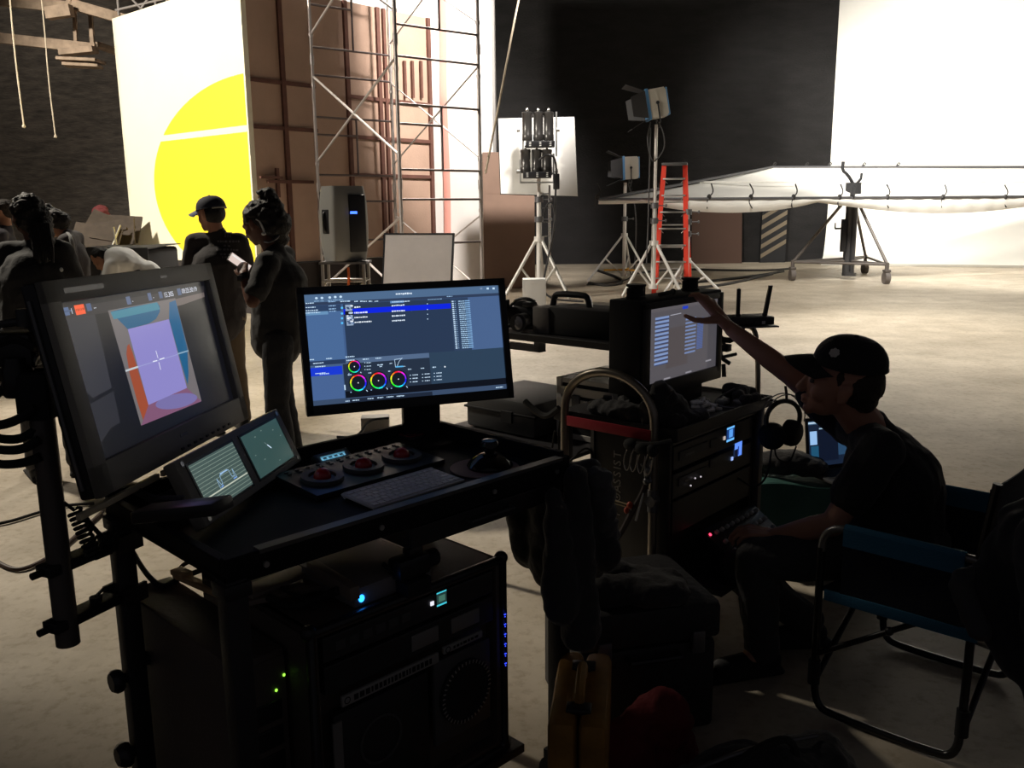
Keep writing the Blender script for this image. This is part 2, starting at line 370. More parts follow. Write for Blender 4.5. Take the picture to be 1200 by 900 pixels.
# ------------------------------------------------------------------ scaffold tower
SCAF = mat('scaffold_tube', (.52,.47,.45), .45, .7); SCD = mat('scaffold_rung', (.16,.13,.13), .5, .6)
sA = D(370,160,14.7); sB = D(467,160,13.0); sC = D(562,160,13.9); sD = V((sA.x+sC.x-sB.x, sA.y+sC.y-sB.y, 0))
t = thing('scaffold_tower', 'tall steel scaffold tower with crossed braces before the set', 'scaffold', ((sA.x+sC.x)/2, (sA.y+sC.y)/2, 0))
for p in (sA, sB, sC, sD):
    mb = MB(); q = V((p.x, p.y, 0))
    mb.box(q+V((0,0,.012)), (.16,.16,.024))
    for k, z in enumerate((0, 1.96, 3.92, 5.88)):
        top = min(z+1.96, 7.2); mb.cyl(q+V((0,0,z+.02)), q+V((0,0,top)), .027, n=10)
        if z: mb.cyl(q+V((0,0,z-.07)), q+V((0,0,z+.07)), .036, n=10)
        for zz in (z+.35, z+1.55): mb.cyl(q+V((0,0,zz)), q+V((0,0,zz+.05)), .034, n=8)
    obj('upright', mb, SCAF, t)
def fr_end(p, q, side):
    p = V((p.x,p.y,0)); q = V((q.x,q.y,0)); inner = p+(q-p)*.52
    for base in (-.12, 1.84, 3.80, 5.76):
        for dz, full in ((.32,1),(.95,0),(1.22,1),(1.86,1)):
            z = base+dz
            if z < .1: continue
            mb = MB(); mb.cyl(p+V((0,0,z)), (q if full else inner)+V((0,0,z)), .017, n=8); obj('rung', mb, SCD, t)
        mb = MB(); mb.cyl(inner+V((0,0,max(.1, base+.32))), inner+V((0,0,base+1.22)), .017, n=8); obj('ladder_upright', mb, SCD, t)
fr_end(sD if False else sB, sC, 0); fr_end(sA, sD, 1)
def brace(p, q, z0, z1, r=.013):
    mb = MB(); a = V((p.x,p.y,z0)); b = V((q.x,q.y,z1)); mb.cyl(a, b, r, n=8); mb.ball(a, .03, u=8, v=6); mb.ball(b, .03, u=8, v=6); obj('brace', mb, SCAF, t)
for z0, z1 in ((.35,1.5),(2.36,3.68),(4.3,5.6)):
    brace(sA, sB, z0, z1, .018); brace(sA, sB, z1, z0, .018); brace(sD, sC, z0, z1); brace(sD, sC, z1, z0)
# guy rope down to the tower
ROPE = mat('manila_rope', (.55,.47,.36), .9)
mb = MB(); mb.tube([K(622,-60,13.6), K(606,6,13.7), K(589,100,13.8), K(569,203,13.95)], .016, smooth=2); obj('guy_rope', mb, ROPE, None, 'slanting rope tied to the right of the scaffold tower', 'rope')
for (x0, y0, x1, y1, Y, lb) in ((13,-30,28,148,15,'long thin rope hanging before the dark wall, left of the two'), (53,20,65,160,17,'shorter thin rope hanging under the wooden catwalk, right of the two')):
    a = D(x0, y0, Y); b = D(x1, y1, Y); mb = MB(); mb.tube([V((b.x,Y,8.5)), V((b.x+.02,Y,a.z)), V((b.x-.02,Y,(a.z+b.z)/2)), b], .012, smooth=2, n=6); mb.ball(b, .03, u=8, v=6)
    obj('hanging_rope', mb, ROPE, None, lb, 'rope', 'ropes hanging by the dark wall')

# ------------------------------------------------------------------ wooden catwalk, top left
WOOD = mat('weathered_timber', (.34,.25,.18), .8, noise_s=5, noise_a=.3, stretch=(1,1,1))
Yc = 19.0
t = thing('wooden_catwalk', 'old timber catwalk hung under the roof, top left corner', 'catwalk', (D(40,20,Yc).x, Yc, D(40,60,Yc).z))
def beam(nm, x0, y0, x1, y1, Y0, Y1, h=.2, w=.12, par=None):
    a = D(x0,y0,Y0); b = D(x1,y1,Y1); mb = MB(frame(a, b-a, y=V((0,0,1)))); L = (b-a).length; mb.box((L/2,0,0), (L,h,w), bev=.01); obj(nm, mb, WOOD, par or t, smooth=0)
beam('long_beam', -60,-6, 84,9, 19.6,18.6, .22)
beam('long_beam', 84,5, 150,24, 18.6,18.8, .2)
beam('long_beam', -60,38, 112,57, 19,19, .2)
beam('post', 87,8, 89,50, 19,19, .07, .07); beam('post', 106,14, 109,60, 19,19, .08, .08); beam('post', 82,-20, 81,14, 18.6,18.6, .1, .1)
beam('cross_block', 55,16, 84,12, 18.4,18.4, .22, .2)
beam('cross_block', 72,62, 112,58, 18.9,18.9, .12, .3)
beam('plank', 72,70, 118,72, 18.6,18.6, .06, .5); beam('plank', 76,76, 118,78, 18.6,18.7, .06, .4); beam('plank', 112,52, 140,62, 19.2,20.5, .1, .2)
t = thing('pipe_truss', 'thin steel pipe truss showing over the painted wall top', 'truss', D(160,10,18.6))
for (a, b) in (((135,-40),(139,18)),((150,-6),(165,10)),((165,10),(178,-8)),((181,-30),(182,8)),((135,-6),(200,-18)),((135,12),(195,-2)),((192,-20),(196,5))):
    mb = MB(); mb.cyl(D(*a,18.7), D(*b,18.7), .022, n=8); obj('pipe', mb, SCAF, t)

# ------------------------------------------------------------------ bounce board leaning in front of the tower
p = G(490,395); t = thing('bounce_board', 'white bounce board in a thin black frame leaning by the scaffold', 'bounce board', p)
bl = D(446,398,11.0); bl = V((bl.x, 10.9, 0.012)); wB = .93
MBd = frame(bl, (1,-.32,0), y=V((.06,.18,1))); hB = (D(485,274,11.1).z)/math.cos(.18)
mb = MB(MBd); mb.bx((.015,.015,-.012),(wB-.015,hB-.015,.0)); obj('panel', mb, mat('bounce_fabric', (.80,.74,.70), .7, noise_s=3, noise_a=.06), t, smooth=0)
mb = MB(MBd)
for lo, hi in (((0,0,-.02),(wB,.02,.008)),((0,hB-.02,-.02),(wB,hB,.008)),((0,.02,-.02),(.02,hB-.02,.008)),((wB-.02,.02,-.02),(wB,hB-.02,.008))): mb.bx(lo, hi)
obj('frame', mb, BLKP, t, smooth=0)

# ------------------------------------------------------------------ powered loudspeaker on a steel stand
sp = D(403,262,8.4); zc = sp.z
t = thing('loudspeaker', 'grey powered loudspeaker with handle and blue lit rear display', 'loudspeaker', (sp.x, sp.y, zc-.34), R(40))
SPK = mat('speaker_grey', (.30,.30,.29), .4, bump=.1, bump_s=200)
MSp = WM[t.name].copy()
def sec(u, v):
    z = v*.68; w = .19*(1-.10*abs(v-.5)**2*4); dd = .17*(1-.25*(2*v-1)**4)
    a = 2*PI*u; c_, s_ = math.cos(a), math.sin(a); e = .38
    return (w*math.copysign(abs(c_)**e, c_), dd*math.copysign(abs(s_)**e, s_), z)
mb = MB(MSp); mb.grid(sec, 40, 14); n = 40
vs = [sec(i/n, 0) for i in range(n)]; mb._add(vs, [tuple(range(n-1,-1,-1))]); vs = [sec(i/n, 1) for i in range(n)]; mb._add(vs, [tuple(range(n))])
bmesh.ops.remove_doubles(mb.bm, verts=mb.bm.verts[:], dist=.0005); obj('cabinet', mb, SPK, t)
mb = MB(MSp); mb.box((.045,-.17,.34), (.17,.03,.52), bev=.012); rp = obj('rear_panel', mb, BLKP, t, label='black amplifier panel')
mb = MB(MSp); mb.box((-.0,-.188,.44), (.07,.004,.022)); obj('display', mb, glow('blue_led_display', (.05,.15,1), 3), rp)
for s_ in (-1,1):
    mb = MB(MSp); mb.box((s_*.185,0,.36), (.02,.12,.22), bev=.008); mb.tube([(s_*.185,.0,.27),(s_*.21,.0,.29),(s_*.21,.0,.43),(s_*.185,.0,.45)], .012, smooth=2); obj('handle', mb, BLKP, t)
mb = MB(MSp); mb.box((0,.165,.34), (.30,.02,.58), bev=.01); obj('grille', mb, BLKM, t)
st = thing('speaker_stand', 'grey steel tube stand carrying the loudspeaker', 'stand', (sp.x, sp.y, 0))
mt_ = zc-.345
mb = MB(WM[st.name]); mb.box((0,0,mt_-.012), (.44,.32,.02)); obj('top_plate', mb, GREYM, st)
for i, (x, y) in enumerate(((-.2,-.14),(.2,-.14),(-.2,.14),(.2,.14))):
    mb = MB(WM[st.name]); mb.cyl((x,y,0),(x*.95,y*.95,mt_-.02), .014); obj('leg', mb, STEEL, st)
mb = MB(WM[st.name])
for z in (.25, .62, .95): mb.tube([(-.2,-.14,z),(.2,-.14,z),(.2,.14,z),(-.2,.14,z),(-.2,-.14,z)], .009)
mb.tube([(-.2,-.14,.95),(-.2,-.14,.25)],.008); mb.cyl((-.2,-.14,.62),(.2,-.14,.95), .008); mb.cyl((.2,-.14,.62),(-.2,-.14,.95), .008); obj('crossbar', mb, STEEL, st)
mb = MB(WM[st.name]); mb.tube([(.05,-.16,1.08),(.06,-.19,.95),(.03,-.19,.85),(.07,-.18,.80),(.02,-.19,.78),(.05,-.2,.5),(.12,-.24,.02),(.5,-.5,.012)], .012, smooth=2); mb.tube([(.05+.05*math.cos(k),-.19,.84+.07*math.sin(k)) for k in [j*.6 for j in range(14)]], .01)
obj('orange_cable', mb, mat('orange_rubber', (.85,.16,.03), .5), None, 'orange power cable looped on the loudspeaker stand', 'cable')

# ------------------------------------------------------------------ lamp stands
STAND = mat('bright_stand_tube', (.82,.80,.77), .38, .25)
def tripod(root, zt, spread, zb=.55, legz=.62, nleg=3, r=.02, rot=0, knuckles=(1.0, 1.6), brace_mat=None, mt=STAND):
    M = WM[root.name]
    mb = MB(M); zs_ = [.12]+list(knuckles)+[zt]
    for i in range(len(zs_)-1): mb.cyl((0,0,zs_[i]), (0,0,zs_[i+1]), r*(1-.16*i))
    obj('column', mb, mt, root)
    for z in knuckles:
        mb = MB(M); mb.cyl((0,0,z-.05),(0,0,z+.05), r*1.6); mb.cyl((r,0,z),(r*4.2,0,z), .01); mb.ball((r*4.6,0,z), (.022,.012,.03), u=8, v=6); obj('clamp_knob', mb, GREYM, root)
    for k in range(nleg):
        a = rot+2*PI*k/nleg; c_, s_ = math.cos(a), math.sin(a)
        mb = MB(M); mb.cyl((r*c_,r*s_,legz), (spread*c_,spread*s_,.02), r*.62); mb.cyl((r*c_,r*s_,.16), (spread*.5*c_,spread*.5*s_,legz*.5), r*.42); mb.ball((spread*c_,spread*s_,.02), .02, u=8, v=6); obj('leg', mb, mt, root)
    for z in (legz, .165): mb = MB(M); mb.cyl((0,0,z-.045),(0,0,z+.045), r*1.8); obj('collar', mb, mt, root)
    if brace_mat:
        mb = MB(M)
        for k in range(nleg):
            a = rot+2*PI*k/nleg; f = spread*.55; mb.cyl((.02*math.cos(a),.02*math.sin(a),.26), (f*math.cos(a),f*math.sin(a),.26), .018)
        obj('yellow_strap', mb, brace_mat, root, label='yellow webbing tied between legs')
YEL = mat('yellow_webbing', (.85,.42,.02), .6)
SILV = mat('lamp_silver', (.62,.58,.50), .4, .35); LBLUE = mat('lamp_blue', (.10,.28,.55), .4); BARN = mat('barn_door_black', (.045,.045,.048), .55)
def fresnel(px, py, Y, scale, lb, tilt, yaw=R(180)):
    c = D(px, py, Y); t = thing('fresnel_lamp', lb, 'stage lamp', c, 0, 'lamp heads with barn doors')
    M = Matrix.Translation(c) @ Matrix.Rotation(yaw, 4, 'Z') @ Matrix.Rotation(tilt, 4, 'Y') @ Matrix.Scale(scale, 4)
    # local x = beam
    mb = MB(M); pr = [(-.20,.20),(-.17,.25),(.12,.25),(.12,-.25),(-.17,-.25),(-.20,-.20)]
    mb.prism([(a, b) for a, b in pr], .40, Matrix.Translation((0,.20,0)) @ Matrix.Rotation(PI/2, 4, 'X'))
    mb.box((-.03,-.205,0), (.05,.012,.46)); mb.box((-.03,.205,0), (.05,.012,.46)); mb.box((0,-.208,-.10), (.3,.01,.012)); mb.box((0,.208,-.10), (.3,.01,.012))
    obj('housing', mb, SILV, t)
    for lo, hi in (((.115,-.22,-.27),(.17,.22,.27)),((-.225,-.2,-.24),(-.195,.2,.24))): mb = MB(M); mb.bx(lo, hi, .01); obj('end_casting', mb, LBLUE, t, label='blue cast end ring')
    mb = MB(M); mb.lathe([(.17,0),(.15,.02),(.08,.035),(.01,.04)], Matrix.Translation((.17,0,0)) @ Matrix.Rotation(PI/2, 4, 'Y')); obj('lens', mb, mat('lens_glass', (.6,.6,.6), .1, .2), t)
    mb = MB(M)
    for s_ in (-1, 1): mb.cyl((-.02, s_*.235, 0), (-.02, s_*.235, -.34), .013); mb.cyl((-.02, s_*.205, 0), (-.02, s_*.25, 0), .03)
    mb.cyl((-.02,-.235,-.34),(-.02,.235,-.34), .013); mb.cyl((-.02,0,-.34),(-.02,0,-.42), .02); obj('yoke', mb, BLKP, t)
    for dx, wx_, ang, w0, w1, L in ((V((0,0,1)),V((0,1,0)),26,.21,.30,.36),(V((0,0,-1)),V((0,1,0)),22,.21,.30,.36),(V((0,1,0)),V((0,0,1)),20,.24,.17,.30),(V((0,-1,0)),V((0,0,1)),20,.24,.17,.30)):
        A = V((.175,0,0))+dx*.235; B = A+V((L*math.cos(R(ang)),0,0))+dx*L*math.sin(R(ang)); o_ = dx*.01
        mb = MB(M); mb._add([A-wx_*w0, A+wx_*w0, B+wx_*w1, B-wx_*w1, A-wx_*w0+o_, A+wx_*w0+o_, B+wx_*w1+o_, B-wx_*w1+o_], [(3,2,1,0),(4,5,6,7),(0,1,5,4),(1,2,6,5),(2,3,7,6),(3,0,4,7)]); obj('barn_door', mb, BARN, t, smooth=0)
    return t
b1 = G(765,346); tt = thing('lamp_stand', 'tall chrome stand carrying the higher lamp head', 'light stand', (b1.x,b1.y,0), 0, 'chrome light stands')
tripod(tt, D(766,146,b1.y).z, .62, legz=.95, rot=R(200), knuckles=(1.35,1.62), r=.045)
fresnel(767, 122, b1.y, .98, 'higher blue and silver lamp head with black barn doors', R(10))
mb = MB(); c0 = D(765,150,b1.y); mb.tube([c0+V((-.05,-.05,.1)), c0+V((-.12,-.06,-.2)), c0+V((-.02,-.08,-.6)), c0+V((.08,-.06,-.55)), c0+V((.22,-.06,-.35)), c0+V((.18,-.05,-.05)), c0+V((.05,-.05,.15))], .011, smooth=3); mb.tube([c0+V((-.05,-.06,0)), c0+V((-.06,-.07,-1.6)), c0+V((-.08,-.1,-2.4))], .012)
obj('lamp_cable', mb, DGREY, None, 'grey cable looping under the higher lamp head', 'cable')
b2 = G(731,330); tt = thing('lamp_stand', 'shorter chrome stand carrying the lower lamp head', 'light stand', (b2.x,b2.y,0), 0, 'chrome light stands')
tripod(tt, D(731,214,b2.y).z, .82, legz=1.0, rot=R(190), knuckles=(1.35,), r=.04, brace_mat=YEL)
fresnel(737, 197, b2.y, .92, 'lower blue and silver lamp head, left of the tall stand', R(2))
mb = MB(); c0 = D(739,215,b2.y); mb.tube([c0+V((-.06,0,0)), c0+V((.12,-.1,-.5)), c0+V((.12,-.1,-1.6)), c0+V((.05,-.2,-2.0)), V((c0.x-.3,c0.y-.4,.02)), V((c0.x-1.0,c0.y-.9,.02))], .014, smooth=3); obj('lamp_cable', mb, DGREY, None, 'grey cable hanging beside the lower lamp stand', 'cable')
b3 = G(804,344); tt = thing('lamp_stand', 'chrome stand right of the red ladder holding the diffusion frame corner', 'light stand', (b3.x,b3.y,0), 0, 'chrome light stands')
tripod(tt, D(803,236,b3.y).z, .66, legz=.62, rot=R(-20), knuckles=(1.1,1.32,1.5), r=.042)
b4 = G(632,348); tt = thing('lamp_stand', 'thick chrome stand carrying the six tube lamp', 'light stand', (b4.x,b4.y,0), 0, 'chrome light stands')
tripod(tt, D(632,205,b4.y).z, .68, legz=1.05, rot=R(200), knuckles=(1.4,1.75,2.2), r=.05)
mb = MB(WM[tt.name])
for z in (1.1,1.35,1.6,1.85): mb.box((.1,0,z), (.2,.03,.02)); 
mb.cyl((.19,0,.3),(.19,0,2.0), .022); obj('riser_ladder', mb, CHROME, tt)
# six tube lamp head
hc = D(630,170,b4.y-.25); t = thing('tube_lamp', 'six black tube lamp heads in two rows on a chrome stand', 'stage lamp', (hc.x,hc.y,D(630,210,hc.y).z))
sc = (b4.y-.25)/1040
for row, (y0, y1, xs) in enumerate(((131,165,(618,631,643)),(175,203,(616,629,641)))):
    for x in xs:
        a = D(x,y1,hc.y); b = D(x,y0,hc.y); mb = MB(); mb.lathe([(.085,0),(.092,.02),(.092,.1),(.086,.11),(.086,(b-a).length-.06),(.092,(b-a).length-.05),(.092,(b-a).length-.01),(.07,(b-a).length)], Matrix.Translation((a.x,a.y,a.z)), n=16); tb = obj('tube', mb, mat('tube_lamp_black', (.05,.047,.045), .3, .4), t)
        mb = MB(); mb.ball((a.x,a.y,b.z+.03), (.025,.025,.04), u=8, v=6); obj('stud', mb, CHROME, tb)
for (y0, y1, x0, x1) in ((165,173,616,650),(201,209,613,646)):
    a = D(x0,y1,hc.y-.05); b = D(x1,y0,hc.y-.05); mb = MB(); mb.bx((a.x,hc.y-.12,a.z),(b.x,hc.y+.12,b.z), .01); br = obj('lamp_base', mb, BLKP, t)
    mb = MB()
    for k in range(3):
        x = a.x+(b.x-a.x)*(.15+.35*k)
        for j in range(3): mb.box((x, hc.y-.123, a.z+(b.z-a.z)*(.25+.25*j)), (.035,.006,.012))
    obj('base_marking', mb, WHITEP, br)
mb = MB(); a = D(610,214,hc.y); b = D(652,131,hc.y); mb.tube([(a.x,hc.y,b.z-.8),(a.x,hc.y,a.z),(b.x-.05,hc.y,a.z),(b.x-.05,hc.y,b.z-.7)], .018, sq=1); mb.tube([(a.x+.05,hc.y,b.z),(a.x+.05,hc.y,b.z-.75)], .014, sq=1); mb.tube([(b.x,hc.y,b.z),(b.x,hc.y,b.z-.75)], .014, sq=1)
for x, z in ((a.x-.03,b.z-.3),(b.x+.03,b.z-.3),(a.x-.04,b.z-1.0),(b.x-.0,b.z-1.0)): mb.cyl((x-.03,hc.y,z),(x+.03,hc.y,z), .035)
obj('bracket', mb, ALU, t)
mb = MB(); q = D(640,184,hc.y-.2); mb.tube([q+V((-.12,0,-.05)), q+V((0,-.04,.05)), q+V((.16,-.04,0)), q+V((.18,-.02,-.35)), q+V((.16,0,-.62)), q+V((.14,0,-1.3)), V((q.x,q.y+.1,.6)), V((q.x-.1,q.y,.02)), V((q.x+.6,q.y-.6,.015))], .018, smooth=3); mb.bx(q+V((.12,-.04,-.55)), q+V((.23,.04,-.28)), .015)
mb.tube([q+V((-.05,0,-1.0)), q+V((.0,-.04,-.8)), q+V((.12,-.04,-.75)), q+V((.16,-.02,-1.1)), q+V((.0,0,-1.9))], .014, smooth=3); obj('lamp_cable', mb, BLKP, None, 'black cable with inline box hanging from the tube lamp', 'cable')
t = thing('reflector_board', 'square white board hung behind the six tube lamp', 'board', D(630,230,b4.y+.35))
Yb = b4.y+.3; q = [D(584,139,Yb), D(673,137,Yb), D(677,230,Yb), D(587,227,Yb)]
mb = MB(); ys = V((0,.03,0)); mb._add([p for p in q]+[p+ys for p in q], [(0,1,2,3),(7,6,5,4),(0,4,5,1),(1,5,6,2),(2,6,7,3),(3,7,4,0)]); obj('panel', mb, WHITEF, t, smooth=0)
mb = MB(); mb.tube([p+V((0,.03,0)) for p in q+q[:1]], .018); obj('frame', mb, BLKM, t)
mb = MB(); c0 = D(632,225,Yb); mb.cyl(V((b4.x,b4.y,c0.z)), V((c0.x,Yb+.03,c0.z)), .02); mb.box((c0.x,Yb+.05,c0.z+.1), (.1,.04,.3)); obj('arm', mb, CHROME, t)
mb = MB(); w0 = D(626,345,12.0); mb.box((w0.x,12,.34), (.31,.26,.66), bev=.01); mb.box((w0.x,11.865,.62), (.10,.01,.03)); obj('white_box', mb, WHITEP, None, 'upright white box on the floor before the tube lamp stand', 'box')

# ------------------------------------------------------------------ red step ladder
RED = mat('ladder_red', (.75,.05,.025), .45)
lp = G(787,343); t = thing('step_ladder', 'red fibreglass step ladder with aluminium steps', 'ladder', (lp.x,lp.y,0), R(-14))
M = WM[t.name]; Hh = D(786,191,lp.y).z-.02
for s_ in (-1,1):
    mb = MB(M); a = V((s_*.30,-.42,0)); b = V((s_*.19,-.03,Hh-.03)); Z = zframe(a,b); mb.M = M@Z; mb.box((0,0,(b-a).length/2), (.035,.085,(b-a).length)); obj('front_rail', mb, RED, t, smooth=0)
    mb = MB(M); a = V((s_*.33,.52,0)); b = V((s_*.20,.05,Hh-.05)); Z = zframe(a,b); mb.M = M@Z; mb.box((0,0,(b-a).length/2), (.03,.055,(b-a).length)); obj('rear_rail', mb, RED, t, smooth=0)
for k in range(1, 8):
    z = .30*k; f = z/Hh; w_ = .30-.11*f; mb = MB(M); mb.box((0, -.42+.39*f, z), (2*w_, .09, .028), bev=.004); mb.cyl((-w_,-.4+.39*f,z),(-w_+.08,-.4+.39*f,z-.08), .007); mb.cyl((w_,-.4+.39*f,z),(w_-.08,-.4+.39*f,z-.08), .007); obj('step', mb, ALU, t, smooth=30)
for k in range(1, 6):
    z = .42*k; f = z/Hh; w_ = .33-.13*f; mb = MB(M); mb.cyl((-w_, .52-.47*f, z), (w_, .52-.47*f, z), .013); obj('rear_bar', mb, ALU, t)
mb = MB(M); mb.box((0,0,Hh), (.46,.20,.05), bev=.01); obj('top_cap', mb, DGREY, t)

# ------------------------------------------------------------------ big silk on a pipe frame
SILK = mat('silk_cloth', (.86,.84,.79), .8, sheen=.2); SILK2 = SILK
FLc = D(701,234,17.0); F3 = D(1250,230,20.4)
BLc = D(905,196,21.4); BRc = D(1330,196,22.2)
t = thing('diffusion_frame', 'large white silk stretched flat on a pipe frame', 'diffusion frame', ((FLc.x+F3.x)/2,(FLc.y+F3.y)/2,0))
def sag(u, v):
    a = FLc.lerp(F3, u); b = BLc.lerp(BRc, u); p = a.lerp(b, v)
    return p + V((0,0,-.10*math.sin(PI*v)*abs(math.sin(PI*u*3))-.05*math.sin(PI*v)))
mb = MB(); mb.grid(sag, 48, 16, .006); obj('silk', mb, SILK, t, smooth=70)
mb = MB()
def skirt(u, v):
    a = FLc.lerp(F3, u); k = (u*4.0) % 1.0; s_ = (.10 if u < .05 else .09+.20*math.sin(PI*min(1,max(0,(u-.09)/.33)))**.7 if u < .42 else .10+.26*math.sin(PI*(u-.42)/.58))
    return a + V((0, -.03-.05*math.sin(PI*v)+.01*math.sin(u*140), .02 - s_*v))
mb.grid(skirt, 90, 6, .005); obj('silk_skirt', mb, SILK, t, smooth=70)
for a, b in ((FLc,F3),(FLc,BLc),(BLc,BRc),(F3,BRc)):
    mb = MB(); mb.cyl(a+V((0,-.06,0.0)), b+V((0,-.06,0.0)), .03, n=10); obj('frame_pipe', mb, GREYM, t)
mb = MB(); a = FLc.lerp(BLc,.53); b = F3.lerp(BRc,.53); mb.cyl(a+V((0,0,-.03)), b+V((0,0,-.03)), .02, n=8); obj('seam', mb, SILK, t)
TIE = mat('black_sash_cord', (.03,.028,.027), .8)
for px in (692+8, 772, 831, 880, 930, 984, 1040, 1105, 1178):
    q = ONP(px, 231, FLc+V((0,-.06,0)), V((F3-FLc).cross(V((0,0,1)))).normalized()); r_ = random.random()
    mb = MB(); mb.ball(q, (.045,.045,.06), u=8, v=6); mb.tube([q, q+V((.05+.05*r_,-.02,.1)), q+V((-.05+.12*r_,-.02,.26))], .013, smooth=2); mb.tube([q, q+V((-.05,-.02,-.1)), q+V((.04-.12*r_,-.02,-.22))], .012, smooth=2); obj('tie', mb, TIE, t)
for px in (905, 943, 970, 1010, 1050):
    q = ONP(px, 195, BLc, V((BRc-BLc).cross(V((0,0,1)))).normalized()); mb = MB(); mb.tube([q, q+V((.06,0,.1)), q+V((.1,0,.05)), q], .013, smooth=1); obj('tie', mb, TIE, t)
# crank stand that carries it
GUN = mat('gunmetal', (.075,.075,.08), .4, .5); BRGREY = mat('brown_grey_steel', (.17,.15,.14), .5, .5)
ca = [G(928,329), G(1038,333), G(1013,321)]; mc = V(((ca[0].x+ca[1].x+ca[2].x)/3, (ca[0].y+ca[1].y+ca[2].y)/3, 0)); mc = V((D(995,300,mc.y).x, mc.y, 0))
ftop = ONP(997,231,FLc,V((F3-FLc).cross(V((0,0,1)))).normalized())
t = thing('crank_stand', 'wheeled crank stand holding the front edge of the silk frame', 'stand', mc)
Mt = V((mc.x, mc.y, 0)); zT = D(997,222,mc.y).z
mb = MB(); mb.cyl(Mt+V((0,0,.12)), Mt+V((.0,0,zT)), .125, n=16); mb.cyl(Mt+V((.02,0,.08)), Mt+V((.02,0,.14)), .15); obj('mast', mb, GUN, t)
mb = MB(); mb.box(Mt+V((-.17,-.05,.95)), (.10,.1,.7), bev=.01); mb.cyl(Mt+V((-.2,-.05,1.1)), Mt+V((-.36,-.05,1.1)), .02); mb.cyl(Mt+V((-.36,-.05,1.1)), Mt+V((-.36,-.05,1.22)), .015); mb.box(Mt+V((-.02,-.13,.95)), (.03,.03,1.5)); obj('crank', mb, BLKP, t)
for p in ca:
    q = V((p.x,p.y,0)); f = (q-Mt).normalized()
    mb = MB(); mb.cyl(q+V((0,0,.40)), Mt+f*.16+V((0,0,1.7)), .032); mb.cyl(q+V((0,0,.40)), Mt+f*.1+V((0,0,.40)), .028); obj('leg', mb, BRGREY, t)
    mb = MB(); mb.cyl(q+V((-.05,0,.13)), q+V((.05,0,.13)), .125, n=20); w = obj('caster', mb, mat('caster_grey', (.16,.14,.13), .7), t)
    mb = MB(); mb.box(q+V((0,0,.27)), (.12,.16,.05), bev=.01); mb.cyl(q+V((0,0,.29)), q+V((0,0,.44)), .04); obj('caster_fork', mb, BRGREY, w)
mb = MB()
for i in range(3): a = ca[i]; b = ca[(i+1)%3]; mb.cyl(V((a.x,a.y,.40)), V((b.x,b.y,.40)), .026)
obj('base_frame', mb, BRGREY, t)
mb = MB(); T_ = V((Mt.x,Mt.y,zT)); mb.cyl(T_+V((0,0,-.1)), T_+V((0,0,.14)), .16); mb.tube([T_+V((0,0,.1)), T_+V((-.15,-.05,.3)), T_+V((-.28,-.05,.40)), T_+V((-.27,-.05,.58))], .035, smooth=1); mb.tube([T_+V((.05,0,.1)), T_+V((.15,0,.22)), T_+V((.16,0,.34))], .03); mb.cyl(T_+V((0,0,.05)), ftop+V((0,-.08,0)), .05); obj('head_clamp', mb, BLKM, t)

# things against the back wall
mb = MB(frame((D(810,312,25.4).x,25.35,0), (1,0,0), y=V((0,.12,1)))); mb.bx((0,0,-.03),(1.42,1.66,0)); obj('leaning_board', mb, mat('rust_brown_board', (.10,.055,.04), .8), None, 'square dark brown panel leaning on the black wall', 'panel', smooth=0)
t = thing('hazard_board', 'board with slanting hazard stripes at the foot of the black wall', 'board', (D(905,312,25.6).x,25.6,0))
x0 = D(891,290,25.6).x; x1 = D(920,290,25.6).x
mb = MB(); mb.bx((x0,25.55,0),(x1,25.7,1.75)); obj('panel', mb, BLKM, t, smooth=0)
mb = MB(); M_ = frame((x0,25.55,0), (1,0,0), y=V((0,0,1)))
wx = x1-x0
for k in range(7):
    z0 = -.15+.27*k; pts = [(0,max(0,z0)),(wx,max(0,z0+.42)),(wx,min(1.75,z0+.54)),(0,max(0,min(1.75,z0+.12)))]
    if pts[3][1] > 0: mb.prism(pts, .006, M_)
obj('stripes', mb, mat('faded_yellow_stripe', (.20,.16,.11), .7), t, smooth=0)
# cables across the far floor
for k, pts in enumerate((((742,322),(790,316),(850,318),(905,318),(925,316)), ((790,334),(840,330),(890,324),(918,319)), ((700,318),(735,330),(715,337),(690,333)), ((800,340),(845,336),(880,328),(905,322)))):
    P = [G(x,y)+V((0,0,.02)) for x, y in pts]; mb = MB(); mb.tube(P, .035, smooth=3, n=6)
    obj('floor_cable', mb, TIE, None, ['thick black cable on the floor, farthest, along the wall foot', 'thick black cable curving under the silk toward the wall', 'short black cable coil between the light stands', 'thick black cable on the floor, nearest the ladder'][k], 'cable', 'cables on the far floor')
# clutter behind the people
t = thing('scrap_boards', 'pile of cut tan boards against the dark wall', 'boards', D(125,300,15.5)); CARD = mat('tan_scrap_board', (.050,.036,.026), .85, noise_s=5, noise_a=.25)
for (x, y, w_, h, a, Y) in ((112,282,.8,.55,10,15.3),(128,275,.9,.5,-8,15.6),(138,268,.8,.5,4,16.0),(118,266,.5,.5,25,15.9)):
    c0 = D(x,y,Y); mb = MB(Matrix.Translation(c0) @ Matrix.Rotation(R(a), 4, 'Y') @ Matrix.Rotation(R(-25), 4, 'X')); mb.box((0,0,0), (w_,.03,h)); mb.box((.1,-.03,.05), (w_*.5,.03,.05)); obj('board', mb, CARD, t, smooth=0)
mb = MB(); c0 = D(127,300,15.9); mb.bx((c0.x-1.1,15.6,0),(c0.x-.1,16.6,D(120,290,15.9).z), .03); obj('road_case', mb, BLKM, None, 'low black road case under the pile of boards', 'case')
